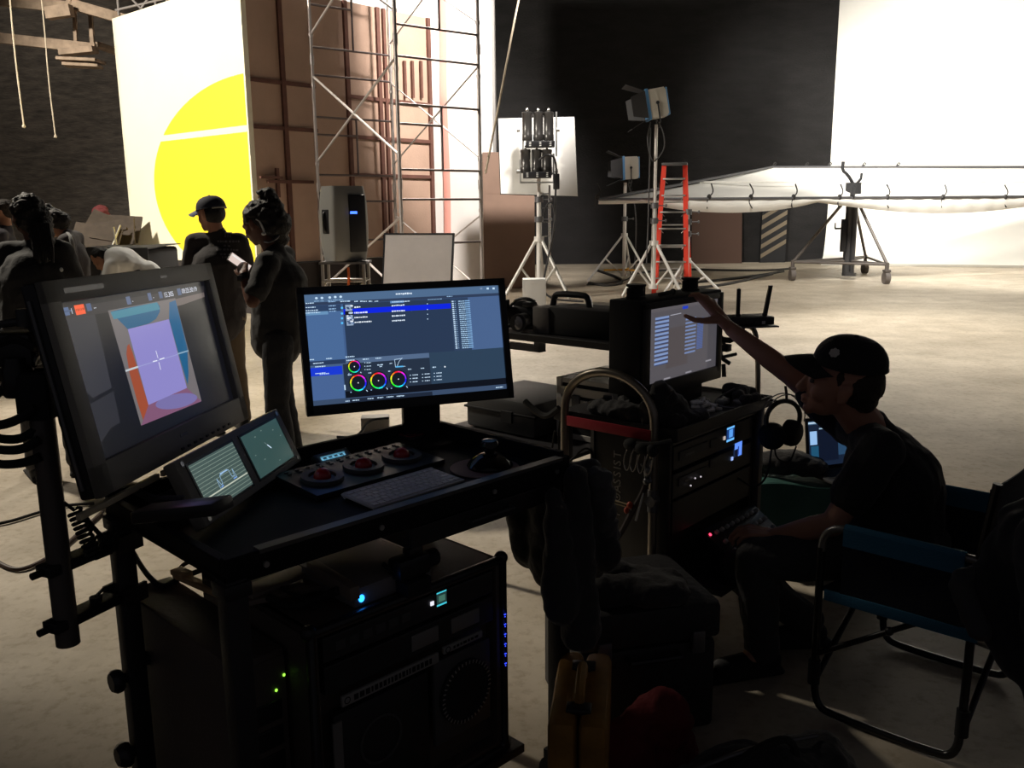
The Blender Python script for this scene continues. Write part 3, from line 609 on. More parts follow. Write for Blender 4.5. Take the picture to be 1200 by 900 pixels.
mb = MB(); mb.cyl(D(137,290,15.2), D(133,266,15.2), .015); mb.cyl(D(131,290,15.2), D(141,264,15.4), .015); obj('tripod_pipes', mb, STEEL, None, 'two thin crossed metal pipes before the tan boards', 'pipes')
me = organic([('e', D(118,252,16.2), (.16,.14,.18)), ('e', D(121,247,16.2), (.09,.09,.1)), ('e', D(116,259,16.2), (.12,.1,.1))], .02, 2, .02, 9); obj('red_bag', None, mat('dull_red_cloth', (.10,.012,.015), .8), None, 'small dull red bag on top of the tan boards', 'bag', me=me)
t = thing('covered_case', 'black cloth covered case beside the bending person', 'case', D(140,318,9.7)); 
a = D(106,297,9.9); b = D(168,292,9.5); zt_ = D(140,292,9.7).z
mb = MB(); mb.bx((a.x,9.6,.02),(b.x,10.5,zt_), .04); obj('case_body', mb, BLKM, t)
mb = MB(); mb.grid(lambda u, v: (a.x-.02+(b.x-a.x+.04)*u, 9.57+.96*v, zt_+.02+.01*math.sin(u*5)*math.cos(v*4)), 24, 12, .01); mb.grid(lambda u, v: (a.x-.02+(b.x-a.x+.04)*u, 9.57-.01*math.sin(u*13)*v, zt_+.02-.4*v), 40, 6, .01); obj('cover', mb, mat('grey_black_cloth', (.06,.06,.062), .8), t)
# ================================================================== FRONT CART
def s2l(c): return tuple((x/255/12.92 if x/255 <= .04045 else ((x/255+.055)/1.055)**2.4) for x in c)
def scr(c, k=1.0): return glow('screen_light_%d_%d_%d' % c, s2l(c), k)
def homog(q):
    """maps photo points inside the four screen corners q (TL,TR,BR,BL) to 0..1 across and down"""
    (x0,y0),(x1,y1),(x2,y2),(x3,y3) = q
    dx1, dx2, sx = x1-x2, x3-x2, x0-x1+x2-x3; dy1, dy2, sy = y1-y2, y3-y2, y0-y1+y2-y3
    den = dx1*dy2-dx2*dy1; g = (sx*dy2-dx2*sy)/den; h = (dx1*sy-sx*dy1)/den
    Hm = Matrix(((x1-x0+g*x1, x3-x0+h*x3, x0),(y1-y0+g*y1, y3-y0+h*y3, y0),(g,h,1))).inverted()
    def f(x, y): r = Hm @ V((x,y,1)); return (r.x/r.z, r.y/r.z)
    return f
class Screen:
    """a display surface: coloured areas stacked a hair apart on the glass; M has x right, y up, z out, origin top left"""
    def __init__(s, M, w, h, bg): s.mb = MB(M); s.w = w; s.h = h; s.mats = []; s.n = 0; s.poly([(0,0),(1,0),(1,1),(0,1)], bg)
    def m(s, c):
        mt = scr(c)
        if mt not in s.mats: s.mats.append(mt)
        s.mb.mi = s.mats.index(mt)
    def poly(s, pts, c, z=None):
        s.m(c); s.n += 1; z = s.n*.000006 if z is None else z
        s.mb._add([(x*s.w, -y*s.h, z) for x, y in pts], [tuple(reversed(range(len(pts))))])
    def rect(s, a, b, c): s.poly([a,(b[0],a[1]),b,(a[0],b[1])], c)
    def ell(s, c0, rx, ry, c, n=28): s.poly([(c0[0]+rx*math.cos(2*PI*k/n), c0[1]+ry*math.sin(2*PI*k/n)) for k in range(n)], c)
    def line(s, a, b, t, c):
        d = V(((b[0]-a[0])*s.w, (b[1]-a[1])*s.h)); L = d.length; nx, ny = -d.y/L*t/2/s.w, d.x/L*t/2/s.h
        s.poly([(a[0]+nx,a[1]+ny),(b[0]+nx,b[1]+ny),(b[0]-nx,b[1]-ny),(a[0]-nx,a[1]-ny)], c)
    def text(s, a, size, c, t): s.m(c); s.n += 1; s.mb.text(t, Matrix.Translation((a[0]*s.w, -a[1]*s.h, s.n*.000006)), size, h=0, align='LEFT')
    def scribble(s, a, b, c, seed=0):
        """an unreadable line of tiny interface lettering"""
        rd = random.Random(seed); x = a[0]; h = b[1]-a[1]
        while x < b[0]:
            L = rd.uniform(.004, .013); s.rect((x, a[1]+h*rd.uniform(0,.2)), (min(b[0], x+L), b[1]-h*rd.uniform(0,.2)), c); x += L+.0025
    def done(s, nm, par, **k): return obj(nm, s.mb, s.mats, par, smooth=0, **k)

N1 = G(270,665,.95); N1.z = 0; R1 = G(655,545,.95); u1 = V((R1.x-N1.x, R1.y-N1.y, 0)); LA = u1.length; u1.normalize(); v1 = V((-u1.y, u1.x, 0)); LB = .522
C1 = frame(N1, u1, y=v1)           # local: x along the front edge, y to the back, z up
def L1(px, py, z): q = C1.inverted() @ G(px, py, z); return q
def F1(px, py, b=0.0): q = C1.inverted() @ ONP(px, py, C1 @ V((0,b,0)), v1); return q
cart = thing('equipment_cart', 'black steel equipment cart in front holding the monitors and keyboard', 'cart', N1, math.atan2(u1.y, u1.x))
mb = MB(C1); mb.bx((-.02,-.02,.925),(LA+.02,LB+.02,.94)); mb.bx((-.02,-.02,.920),(LA+.02,0,.975), .002); mb.bx((-.02,LB,.920),(LA+.02,LB+.02,.985), .002); mb.bx((-.02,0,.930),(0,LB,.970), .002); mb.bx((LA,0,.920),(LA+.02,LB,.985), .002)
tray = obj('top_tray', mb, mat('black_tray_paint', (.012,.012,.013), .7, spec=.2), cart, smooth=0)
mb = MB(C1); mb.bx((.05,-.0225,.968),(LA-.01,.004,.9765)); obj('edge_strip', mb, mat('pale_edge_metal', (.12,.12,.12), .4, .6), tray, smooth=0)  # paler strip along the front tray edge
for a in (.06,.33,.66,.88):
    mb = MB(C1); mb.cyl((a,-.022,.945),(a,-.027,.945), .006); obj('screw', mb, ALU, tray)
for (a, b) in ((0,0),(LA,0),(0,LB),(LA,LB)):
    mb = MB(C1); mb.box((a,b,.53), (.044,.044,.80), bev=.004); mb.box((a,b,.91), (.056,.056,.03), bev=.004); lg = obj('leg', mb, BLK, cart)
    mb = MB(C1); mb.cyl((a,b,.13),(a,b,.06), .012); mb.box((a,b,.135),(.06,.06,.012)); mb.cyl((a-.018,b,.06),(a+.018,b,.06), .06, n=20); mb.bx((a-.03,b-.03,.06),(a-.024,b+.03,.13)); mb.bx((a+.024,b-.03,.06),(a+.03,b+.03,.13)); obj('caster', mb, RUB, cart)
for z in (.225, .56):
    mb = MB(C1)
    if z < .3: mb.bx((-.02,-.02,z-.012),(.76,LB+.02,z+.012), .003)
    else:
        mb.bx((0,LB-.015,z-.012),(LA,LB+.015,z+.012), .003)
    obj('shelf' if z < .3 else 'cross_rail', mb, BLK, cart, smooth=0)
mb = MB(C1); mb.bx((.42,.0,.862),(LA-.03,LB-.03,.918), .004); mb.bx((.42,-.012,.866),(LA-.03,0,.914), .003); dr = obj('drawer', mb, BLK, cart, smooth=0)
mb = MB(C1); mb.tube([(.58,-.012,.892),(.58,-.03,.892),(.72,-.03,.892),(.72,-.012,.892)], .004); obj('handle', mb, DGREY, dr)
q = F1(143,802,LB); mb = MB(C1); mb.cyl((-.0,LB,.53),(-.05,LB,.53), .012); mb.lathe([(.024,0),(.028,.006),(.028,.018),(.022,.026)], Matrix.Translation((-.03,LB,.53)) @ Matrix.Rotation(-PI/2, 4, 'Y'), n=10); obj('clamp_knob', mb, BLKP, cart)
mb = MB(C1); mb.cyl((0,LB,.34),(-.05,LB,.34), .014); mb.lathe([(.028,0),(.032,.008),(.03,.02),(.022,.03)], Matrix.Translation((-.03,LB,.34)) @ Matrix.Rotation(-PI/2, 4, 'Y'), n=8); obj('clamp_knob', mb, BLKP, cart)

# --- wide computer display
TLm, TRm, BLm, BRm = K(350,338,2.38), K(593,325,2.57), K(357,488,2.38), K(600,467,2.57)
mo = (BLm+V((0,0,0))).lerp(BRm, .5); mx = V((BRm.x-BLm.x, BRm.y-BLm.y, BRm.z-BLm.z)); MW = (mx.length+(TRm-TLm).length)/2; MH = ((TLm-BLm).length+(TRm-BRm).length)/2
mid = (TLm+TRm+BLm+BRm)/4; MM = frame(mid, ((TRm-TLm)+(BRm-BLm)), y=(TLm-BLm)+(TRm-BRm))    # x right, y up, z to the viewer
t = thing('computer_monitor', 'wide flat monitor showing the blue colour grading software', 'monitor', (mid.x+.0, mid.y+.06, .945))
mb = MB(MM); mb.box((0,0,-.02), (MW,MH,.03), bev=.006); mb.box((0,-.01,-.045), (MW*.6,MH*.6,.03), bev=.01)
for x0, y0, x1, y1 in ((-MW/2,-MH/2,MW/2,-MH/2+.028),(-MW/2,MH/2-.020,MW/2,MH/2),(-MW/2,-MH/2,-MW/2+.019,MH/2),(MW/2-.019,-MH/2,MW/2,MH/2)): mb.bx((x0,y0,-.006),(x1,y1,.004), .001)
obj('housing', mb, BLKP, t)
sw, sh = MW-.038, MH-.048; S = Screen(MM @ Matrix.Translation((-MW/2+.019, MH/2-.020, -.0045)), sw, sh, (66,94,138))
f = homog(((110,145),(1025,105),(1052,603),(150,672)))
def r4(x0,y0,x1,y1,c): S.rect(f(x0,y0), f(x1,y1), c)
S.rect((0,0),(1,.075),(80,108,142)); S.rect((0,.072),(1,.098),(48,62,88))
S.rect((0,.1),(.175,.60),(74,106,152)); S.rect((.185,.1),(.735,.60),(42,58,84)); S.rect((.735,.1),(.83,.60),(48,66,94)); S.rect((.83,.1),(1,.60),(74,100,142))
S.rect((0,.10),(.175,.16),(46,66,98)); S.rect((.0,.155),(.11,.185),(104,146,186))
S.rect((.185,.147),(.735,.195),(14,38,226)); S.rect((.0,.60),(1,.645),(84,106,138)); S.rect((.0,.60),(.175,.64),(40,58,90))
S.rect((.0,.66),(.155,.735),(26,58,212)); S.rect((0,.735),(.155,.955),(72,100,148)); S.rect((.16,.645),(1,.90),(38,50,68)); S.rect((.60,.60),(1,.90),(46,66,88)); S.rect((.16,.895),(1,.955),(14,18,28)); S.rect((0,.955),(1,1),(58,76,104)); S.rect((.18,.965),(.60,1),(30,40,58))
W1, W2 = (198,226,250), (150,188,226)
for k, (x0, y0, x1) in enumerate(((160,157,177),(190,156,199),(224,154,238),(249,152,264),(275,151,289))): p = f(x0,y0); q = f(x1,y0+7); S.ell(((p[0]+q[0])/2,(p[1]+q[1])/2), .007, .011, W1, 10); S.scribble((p[0]-.004,p[1]+.03),(q[0]+.004,p[1]+.038), W2, k)
for x in (945,976,1004): p = f(x,120); S.rect((p[0]-.006,p[1]-.010),(p[0]+.006,p[1]+.008), W1 if x > 950 else (120,140,170))
p = f(540,143); S.scribble((p[0],p[1]-.008),(p[0]+.085,p[1]+.010), (225,240,255), 5)
for k, y in enumerate((183,203,218,229)): p = f(118,y); S.scribble((p[0],p[1]),(p[0]+.04+.01*k,p[1]+.010), W1, k+10); S.scribble((.115,p[1]-.004),(.15,p[1]+.006), W2, k+20)
for k, (y, l) in enumerate(((205,.03),(232,.065),(255,.065),(278,.085))):
    p = f(345,y); S.scribble((p[0],p[1]-.006),(p[0]+l,p[1]+.008), (235,245,255), k+30); p = f(520,y-6); S.scribble((p[0],p[1]-.006),(p[0]+.068,p[1]+.008), (225,240,255), k+40); p = f(287,y+3); S.ell((p[0],p[1]), .006, .011, (90,190,250), 10); p = f(688,y-13); S.ell((p[0],p[1]), .003, .005, W1, 6)
p = f(302,194); q = f(340,292); S.rect(p, q, (150,170,196))
for k in range(26):
    rd = random.Random(k); x = p[0]+(q[0]-p[0])*rd.random()*.85; y = p[1]+(q[1]-p[1])*rd.random()*.9; S.poly([(x,y),(x+.012,y+.006),(x+.010,y+.018),(x-.002,y+.012)], ((232,240,250),(60,76,110),(105,130,170))[k%3])
p1, q1 = f(300,224), f(341,242); S.rect((p1[0],p1[1]),(q1[0],q1[1]), (22,26,38)); S.ell(((p1[0]+q1[0])/2+.008,(p1[1]+q1[1])/2), .012, .010, (190,210,230), 10)
for k, x in enumerate((280,345,372,387,412,440)): p = f(x,177); S.scribble((p[0],p[1]-.004),(p[0]+(.05 if k == 0 else .018),p[1]+.007), W1, k+50)
p = f(513,182); S.rect((p[0],p[1]-.01),(p[0]+.07,p[1]+.012), (96,140,190)); S.scribble((p[0]+.01,p[1]-.004),(p[0]+.1,p[1]+.006), W1, 61)
for k in range(24):
    y = .125+.0193*k; S.rect((.742,y),(.752,y+.011), W1); S.rect((.757,y+.002),(.761,y+.009), W2)
    S.scribble((.777,y+.002),(.812,y+.013), (170,206,236), k+70); S.rect((.812,y+.002),(.838,y+.012), (132,176,220))
p = f(780,155); S.scribble((p[0],p[1]),(p[0]+.03,p[1]+.009), W2, 3); p = f(690,170); S.scribble((p[0],p[1]),(p[0]+.075,p[1]+.007), W2, 4)
import colorsys
for cx, cy, r in ((341,489,28),(358,566,38),(452,557,38),(545,551,38)):
    p = f(cx,cy); rx = r/915*.985; ry = rx*sw/sh; n = 24
    S.ell(p, rx*1.16, ry*1.16, (22,28,38))
    for k in range(n):
        a0_, a1_ = 2*PI*k/n, 2*PI*(k+1)/n; hue = (k/n*1.0+.97) % 1; hue = (.92 - k/n) % 1; c = tuple(int(255*x) for x in colorsys.hsv_to_rgb(round(hue*12)/12, .85, 1))
        S.poly([(p[0]+rx*math.sin(a0_),p[1]-ry*math.cos(a0_)),(p[0]+rx*math.sin(a1_),p[1]-ry*math.cos(a1_)),(p[0]+rx*.84*math.sin(a1_),p[1]-ry*.84*math.cos(a1_)),(p[0]+rx*.84*math.sin(a0_),p[1]-ry*.84*math.cos(a0_))], c)
    S.ell(p, .003, .0055, (235,240,250), 8); S.rect((p[0]-rx*1.05,p[1]+ry*1.0),(p[0]-rx*.9,p[1]+ry*1.12), W2); S.line((p[0]+rx*.9,p[1]+ry*.95),(p[0]+rx*1.05,p[1]+ry*1.15), .0018, W1)
for k in range(3):
    for x in (388,398): p = f(x,472+16*k); S.scribble((p[0],p[1]-.004),(p[0]+(.004 if x==388 else .022),p[1]+.005), W1, k+90)
    for j, x in enumerate((600,657,712)): p = f(x,533-j*4+16*k); S.scribble((p[0]-.002,p[1]-.003),(p[0]+.004,p[1]+.004), W1, 9); S.scribble((p[0]+.012,p[1]-.004),(p[0]+.04,p[1]+.006), (200,224,246), k*3+j+100)
for x, y, l in ((448,483,.03),(458,490,.012),(505,476,.012),(305,460,.04),(380,455,.03),(440,451,.03),(590,505,.018),(650,501,.018),(705,497,.018),(310,528,.02),(405,520,.015),(498,513,.012),(160,520,.05),(180,523,.045),(150,472,.05),(160,488,.05),(298,652,.02),(330,649,.035),(400,642,.03),(445,638,.03),(488,635,.035),(535,632,.04),(1000,597,.04),(135,454,.02),(210,450,.03),(300,443,.045)): p = f(x,y); S.scribble((p[0],p[1]-.005),(p[0]+l,p[1]+.006), W1, x)
for a, b in (((528,458),(532,494)),((532,494),(578,490)),((528,458),(566,452)),((540,490),(548,468)),((548,468),(560,454))): S.line(f(*a), f(*b), .0012, W1)
p = f(532,492); S.rect((p[0],p[1]-.004),(p[0]+.04,p[1]+.008), (90,180,235)); p = f(763,495); S.ell(p, .004, .008, (235,245,255), 8)
p = f(293,590); S.scribble((p[0],p[1]-.04),(p[0]+.006,p[1]+.02), W1, 8)
S.done('display', t)
foot = C1.inverted() @ V((mid.x, mid.y+.07, 0)); ft = V((mid.x, mid.y+.09, .941))
mb = MB(); Z = frame(V((mid.x+.02, mid.y+.06, .95)), V((MM.to_3x3() @ V((1,0,0))).xy.to_3d()), z=(0,0,1)); mb.M = Z; mb.bx((-.055,-.015,0),(.055,.015,.24), .006); obj('stand_neck', mb, BLKP, t)
mb = MB(Z); mb.lathe([(.115,-.009),(.115,-.002),(.10,.003)], n=28); obj('stand_base', mb, BLKP, t)

# --- big broadcast monitor on the side pole
TLb, TRb, BLb, BRb = K(58,330,1.62), K(252,309,2.28), K(105,590,1.62), K(283,492,2.28)
mid = (TLb+TRb+BLb+BRb)/4; MW = ((TRb-TLb).length+(BRb-BLb).length)/2; MH = ((TLb-BLb).length+(TRb-BRb).length)/2
MB_ = frame(mid, (TRb-TLb)+(BRb-BLb), y=(TLb-BLb)+(TRb-BRb))
GREYB = mat('broadcast_grey', (.30,.285,.25), .55, bump=.08, bump_s=250)
t = thing('broadcast_monitor', 'large grey framed broadcast monitor on the left showing the painted box', 'monitor', (mid.x-.05, mid.y, mid.z-MH/2))
bzs = ((-MW/2,-MH/2,MW/2,-MH/2+.062),(-MW/2,MH/2-.042,MW/2,MH/2),(-MW/2,-MH/2,-MW/2+.042,MH/2),(MW/2-.034,-MH/2,MW/2,MH/2))
mb = MB(MB_); mb.box((0,0,-.025), (MW,MH,.030), bev=.006); mb.box((.03,0,-.05), (MW*.7,MH*.7,.03), bev=.012); obj('housing', mb, BLKP, t)
mb = MB(MB_)
for x0, y0, x1, y1 in bzs: mb.bx((x0,y0,-.010),(x1,y1,.006), .002)
fr_ = obj('bezel', mb, GREYB, t, label='grey front bezel')
mb = MB(MB_)
for k in range(9): mb.box((-.02+.03*k, -MH/2+.012, .007), (.014,.006,.003), bev=.001)
obj('button_row', mb, BLKP, fr_)
mb = MB(MB_); mb.box((.0,-MH/2+.040,.0065), (.032,.007,.001)); mb.box((-MW/2+.12,MH/2-.022,.0065), (.13,.010,.0008)); mb.box((MW*.13,MH/2-.02,.0065), (.03,.005,.0008)); obj('badge', mb, GREYM, fr_)
mb = MB(MB_)
mb.bx((-MW/2-.004,-MH/2+.02,-.03),(-MW/2,MH/2-.03,-.024)); obj('side_rail', mb, GREYM, t, smooth=0)
sw, sh = MW-.076, MH-.104; S = Screen(MB_ @ Matrix.Translation((-MW/2+.042, MH/2-.042, -.0078)), sw, sh, (17,17,22))
mb = None; f = homog(((236,236),(837,150),(925,632),(345,880)))
Pf = lambda *pts: [f(x,y) for x, y in pts]
S.poly(Pf((242,290),(385,268),(392,318),(425,575),(345,615),(290,560)), (50,50,56)); S.poly(Pf((330,640),(430,590),(445,720),(405,740),(360,800)), (42,42,48)); S.poly(Pf((242,260),(836,170),(836,215),(245,300)), (46,44,47))
S.poly(Pf((715,222),(834,196),(836,214),(745,244),(720,250)), (104,94,92)); S.poly(Pf((440,265),(715,218),(790,640),(530,735)), (112,106,106))
S.poly(Pf((450,270),(500,258),(640,234),(650,250),(648,272),(630,300),(600,318),(512,340)), (26,90,126)); S.poly(Pf((450,272),(640,234),(650,262),(460,300)), (62,128,148))
S.poly(Pf((690,235),(716,226),(748,420),(745,520),(738,572),(722,500),(683,302)), (22,90,132))
S.poly(Pf((497,440),(503,408),(512,398),(522,430),(568,650),(552,690),(540,712),(524,640),(503,520)), (156,74,44))
S.poly(Pf((568,650),(733,583),(790,640),(530,735)), (126,84,112)); S.poly([f(685+88*math.cos(a)-0*math.sin(a), 637-14*math.cos(a)+30*math.sin(a)) for a in [2*PI*k/24 for k in range(24)]], (118,110,164))
S.poly(Pf((512,340),(682,302),(733,583),(568,650)), (140,133,198)); S.line(f(487,508), f(540,492), .004, (190,200,205)); S.line(f(540,492), f(705,445), .0015, (160,165,210)); S.line(f(705,443), f(752,430), .003, (140,170,190))
S.line(f(618,428), f(624,458), .0022, (235,238,250)); S.line(f(626,475), f(631,506), .0022, (235,238,250)); S.line(f(602,472), f(620,468), .0022, (235,238,250)); S.line(f(630,464), f(650,458), .0022, (235,238,250))
def lb(x0,y0,x1,y1,c): a = f(x0,y0); b = f(x1,y1); S.rect(a, b, c)
lb(255,254,289,281,(84,104,140)); lb(307,244,352,276,(244,92,48)); lb(354,238,378,264,(74,92,128)); lb(515,212,537,240,(84,100,134)); lb(603,198,622,226,(84,100,134)); lb(648,193,666,217,(74,92,126)); lb(724,181,743,205,(74,92,126))
S.rect(f(256,266), (f(256,266)[0]+.05, f(256,266)[1]+.012), (70,88,120)); 
for (x, y) in ((312,260),): p = f(x,y); S.scribble((p[0],p[1]-.005),(p[0]+.05,p[1]+.012), (200,70,30), 3)
p = f(292,268); S.text(p, .016, (225,232,250), '1'); p = f(384,253); S.text(p, .014, (225,232,250), '--'); p = f(540,228); S.text(p, .014, (225,232,250), '-'); p = f(625,214); S.text(p, .014, (225,232,250), '-')
p = f(670,207); S.text(p, .0165, (225,232,250), '15.305'); p = f(744,192); S.text(p, .0165, (225,232,250), '00:25:30:19')
S.done('display', t)
# pole that carries it and its clamps
pb = K(80,770,1.86); pt = K(44,428,1.86); px_, py_ = (pb.x+pt.x)/2, (pb.y+pt.y)/2
t = thing('monitor_pole', 'dark upright steel pole clamped to the cart beside the big monitor', 'pole', (px_, py_, pb.z))
PIPE = mat('dull_dark_pipe', (.15,.135,.125), .5, .5)
mb = MB(); mb.cyl((px_,py_,pb.z), (px_,py_,pt.z), .0245, n=20); obj('pole', mb, PIPE, t)
lg = C1 @ V((0,LB,0)); dir_ = (V((lg.x,lg.y,0))-V((px_,py_,0)))
for yy, dz in ((676,0),(748,0)):
    zc_ = K(70, yy-8, 1.86).z; mb = MB(frame((px_,py_,zc_), dir_, z=(0,0,1))); L = dir_.length
    mb.bx((-.04,-.022,-.012),(L-.03,.022,.012), .003); mb.bx((L-.035,-.035,-.02),(L+.03,-.026,.02)); mb.bx((L-.035,.026,-.02),(L+.03,.035,.02)); mb.cyl((-.065,0,0),(-.04,0,0), .008); mb.cyl((.08,0,.012),(.08,0,.022), .014); mb.cyl((.08,0,.022),(.11,.01,.026), .004); obj('clamp_bar', mb, BLK, t)
mb = MB(); q = V((px_,py_,pt.z-.05)); mb.box(q, (.07,.07,.10), bev=.01); mb.tube([q, q.lerp(mid, .5)+V((0,0,.0)), mid+(MB_.to_3x3() @ V((0,0,-.09)))], .018); mb.box(mid+(MB_.to_3x3() @ V((0,0,-.08))), (.12,.12,.12), bev=.02); obj('mount_bracket', mb, BLKM, t)
# equipment cluster and cable loops at the far left
t = thing('camera_receiver', 'dark rounded video receiver cluster beside the pole at the left edge', 'receiver', K(15,450,1.8))
c0 = K(22,410,1.8); mb = MB(); mb.box(c0+V((-.03,.02,0)), (.13,.08,.07), M=Matrix(), bev=.01); mb.box(c0+V((-.10,0,.02)), (.1,.1,.05), bev=.01); obj('body', mb, BLKP, t)
c1 = K(22,447,1.8); mb = MB(); mb.lathe([(.028,-.03),(.031,-.026),(.031,.024),(.027,.035),(.024,.05)], Matrix.Translation(c1), n=20); obj('lens_cap', mb, BLKP, t)
mb = MB(); c2 = K(31,382,1.8); mb.cyl(c2, c2+V((0,0,.035)), .017); mb.tube([c2+V((-.08,0,-.0)), c2+V((-.0,.02,.01)), c2+V((.02,0,-.05))], .008, smooth=2); mb.tube([c2+V((-.1,0,-.06)), c2+V((-.03,-.02,-.05)), c2+V((.02,-.01,-.07))], .012, smooth=2); obj('connector', mb, DGREY, t)
for k, pts in enumerate((((-30,492),(-5,500),(20,493),(42,478)), ((-30,505),(0,515),(25,515),(44,503)), ((-30,520),(0,528),(28,527),(46,515)), ((-30,538),(0,545),(28,543),(48,535)), ((-30,395),(-5,405),(18,395),(42,408)), ((-30,470),(0,462),(15,440),(40,425)))):
    mb = MB(); mb.tube([K(x,y,1.78+.03*(k%2)) for x, y in pts], .0095, smooth=3); obj('cable', mb, RUB, None, ('topmost of the looped cables left of the pole', 'second looped cable left of the pole, under the topmost', 'third looped cable left of the pole, above the lowest', 'lowest of the looped cables left of the pole', 'black cable crossing in front of the receiver top', 'black cable rising from the loops to the receiver')[k], 'cable', 'cables hanging left of the pole')
mb = MB(); A = K(87,598,1.87); B = K(112,655,1.90); ax_ = (B-A); n = 11; pts = []
Z = zframe(A, B)
for k in range(n*10+1): a = 2*PI*k/10; pts.append(Z @ V((.014*math.cos(a), .014*math.sin(a), ax_.length*k/(n*10))))
mb.tube([K(74,588,1.87), A]+pts+[B, K(130,648,1.95), K(152,600,2.0)], .0036, n=6); obj('coiled_cable', mb, RUB, None, 'black coiled cable hanging under the big left monitor', 'cable')
mb = MB(); mb.tube([K(96,600,1.9), K(112,622,1.92), K(133,640,1.95), K(128,625,1.95), K(118,640,1.95)], .005, smooth=2); obj('thin_cable', mb, RUB, None, 'thin black cable crossing beside the coiled cable', 'cable')
for k, (pts, r) in enumerate(((((-30,618),(10,612),(40,602),(75,592),(110,590)), .009), (((-30,640),(10,668),(35,666),(70,645),(100,618),(120,600)), .010))):
    mb = MB(); mb.tube([G(x,y,.012) for x, y in pts], r, smooth=3); obj('floor_cable', mb, (RUB, mat('brown_black_rubber', (.045,.02,.015), .6))[k], None, ('straighter black cable on the floor at the left edge', 'curved dark brown cable on the floor at the left edge')[k], 'cable')

# --- dual scope monitor
bl, br = G(242,618,.962), G(357,537,.962); d_ = (br-bl).normalized(); W = .48; bl = bl; tl = K(211,549,(bl-CAM).dot(_F)+.015)
nrm = V((d_.y,-d_.x,0)); tilt = R(24); up = V((0,0,1))*math.cos(tilt)-nrm*math.sin(tilt); W = (br-bl).length*.97; HS = .15
MS_ = frame(bl, d_, y=up)
t = thing('scope_monitor', 'tilted grey twin screen monitor showing waveform and vector traces', 'monitor', bl+V((0,0,-.02)), math.atan2(d_.y,d_.x))
mb = MB(MS_); mb.bx((0,0,-.03),(W,HS,0), .004); obj('housing', mb, GREYB, t)
for x0, lab in ((.035,'w'),(W*.54,'v')):
    w_, h_ = W*.39, HS*.72; mb = MB(MS_); mb.bx((x0-.006,HS*.14-.006,-.0),(x0+w_+.006,HS*.14+h_+.006,.002)); bz = obj('screen_frame', mb, BLKP, t)
    S = Screen(MS_ @ Matrix.Translation((x0,HS*.14+h_,.0024)), w_, h_, (66,84,80) if lab == 'w' else (50,76,74))
    if lab == 'w':
        for k in range(13): y = .04+.075*k; S.rect((0,y),(1,y+.014),(116,134,124))
        S.rect((0,.72),(1,.745),(190,196,180))
        tr = ((.36,.72),(.37,.50),(.41,.66),(.44,.63),(.45,.48),(.55,.46),(.66,.46),(.67,.62),(.72,.64),(.74,.48),(.76,.7))
        for a, b in zip(tr, tr[1:]): S.line(a, b, .0018, (140,175,205))
        S.line((.47,.45),(.64,.45), .003, (150,185,220)); S.line((.38,.7),(.44,.68), .003, (110,150,215)); S.line((.68,.68),(.75,.68), .003, (110,150,215))
    else:
        S.line((.46,.36),(.52,.48), .0016, (120,140,140)); S.line((.50,.44),(.56,.55), .0035, (205,225,245))
        for p in ((.3,.14),(.5,.08),(.78,.2),(.9,.4),(.28,.68),(.6,.88),(.12,.5)): S.rect(p,(p[0]+.03,p[1]+.02),(120,140,136))
    S.done('display', bz)
for x, y in ((.02,.012),(.02,HS-.012),(W-.02,.012),(W-.02,HS-.012)):
    mb = MB(MS_); mb.cyl((x,y,0),(x,y,.003), .006); obj('screw', mb, ALU, t)
mb = MB(MS_); mb.bx((.01,.02,-.10),(.03,.1,-.03)); mb.bx((W-.03,.02,-.10),(W-.01,.1,-.03)); mb.bx((.01,.0,-.105),(W-.01,.03,-.09)); obj('rear_feet', mb, BLKM, t)
mb = MB(); a = K(205,598,1.66); b = K(262,592,1.62); mb.M = frame(a, b-a, z=(0,0,1)); mb.bx((-.08,-.03,-.012),((b-a).length,.03,.012), .004); obj('phone_clamp_arm', mb, BLKP, None, 'flat black arm reaching in front of the waveform screen', 'arm')
mb = MB(); mb.tube([K(172,612,1.72), K(192,598,1.72), K(210,590,1.74), K(180,586,1.78), K(160,575,1.8)], .009, smooth=2); mb.box(K(200,588,1.76), (.05,.03,.02), bev=.004); obj('clamp_cable', mb, RUB, None, 'black cable knot on the cart corner left of the scope monitor', 'cable')
mb = MB(); a = K(92,603,1.60); b = K(268,512,2.20); mb.M = frame(a, b-a, z=(0,0,1)); L = (b-a).length; mb.bx((0,-.004,-.012),(L*.45,.006,.0), .001); mb.bx((L*.48,-.004,-.012),(L,.006,.0), .001); obj('light_strip', mb, mat('tan_metal_strip', (.55,.47,.33), .5), None, 'thin pale metal strip along the underside of the big left monitor', 'strip')

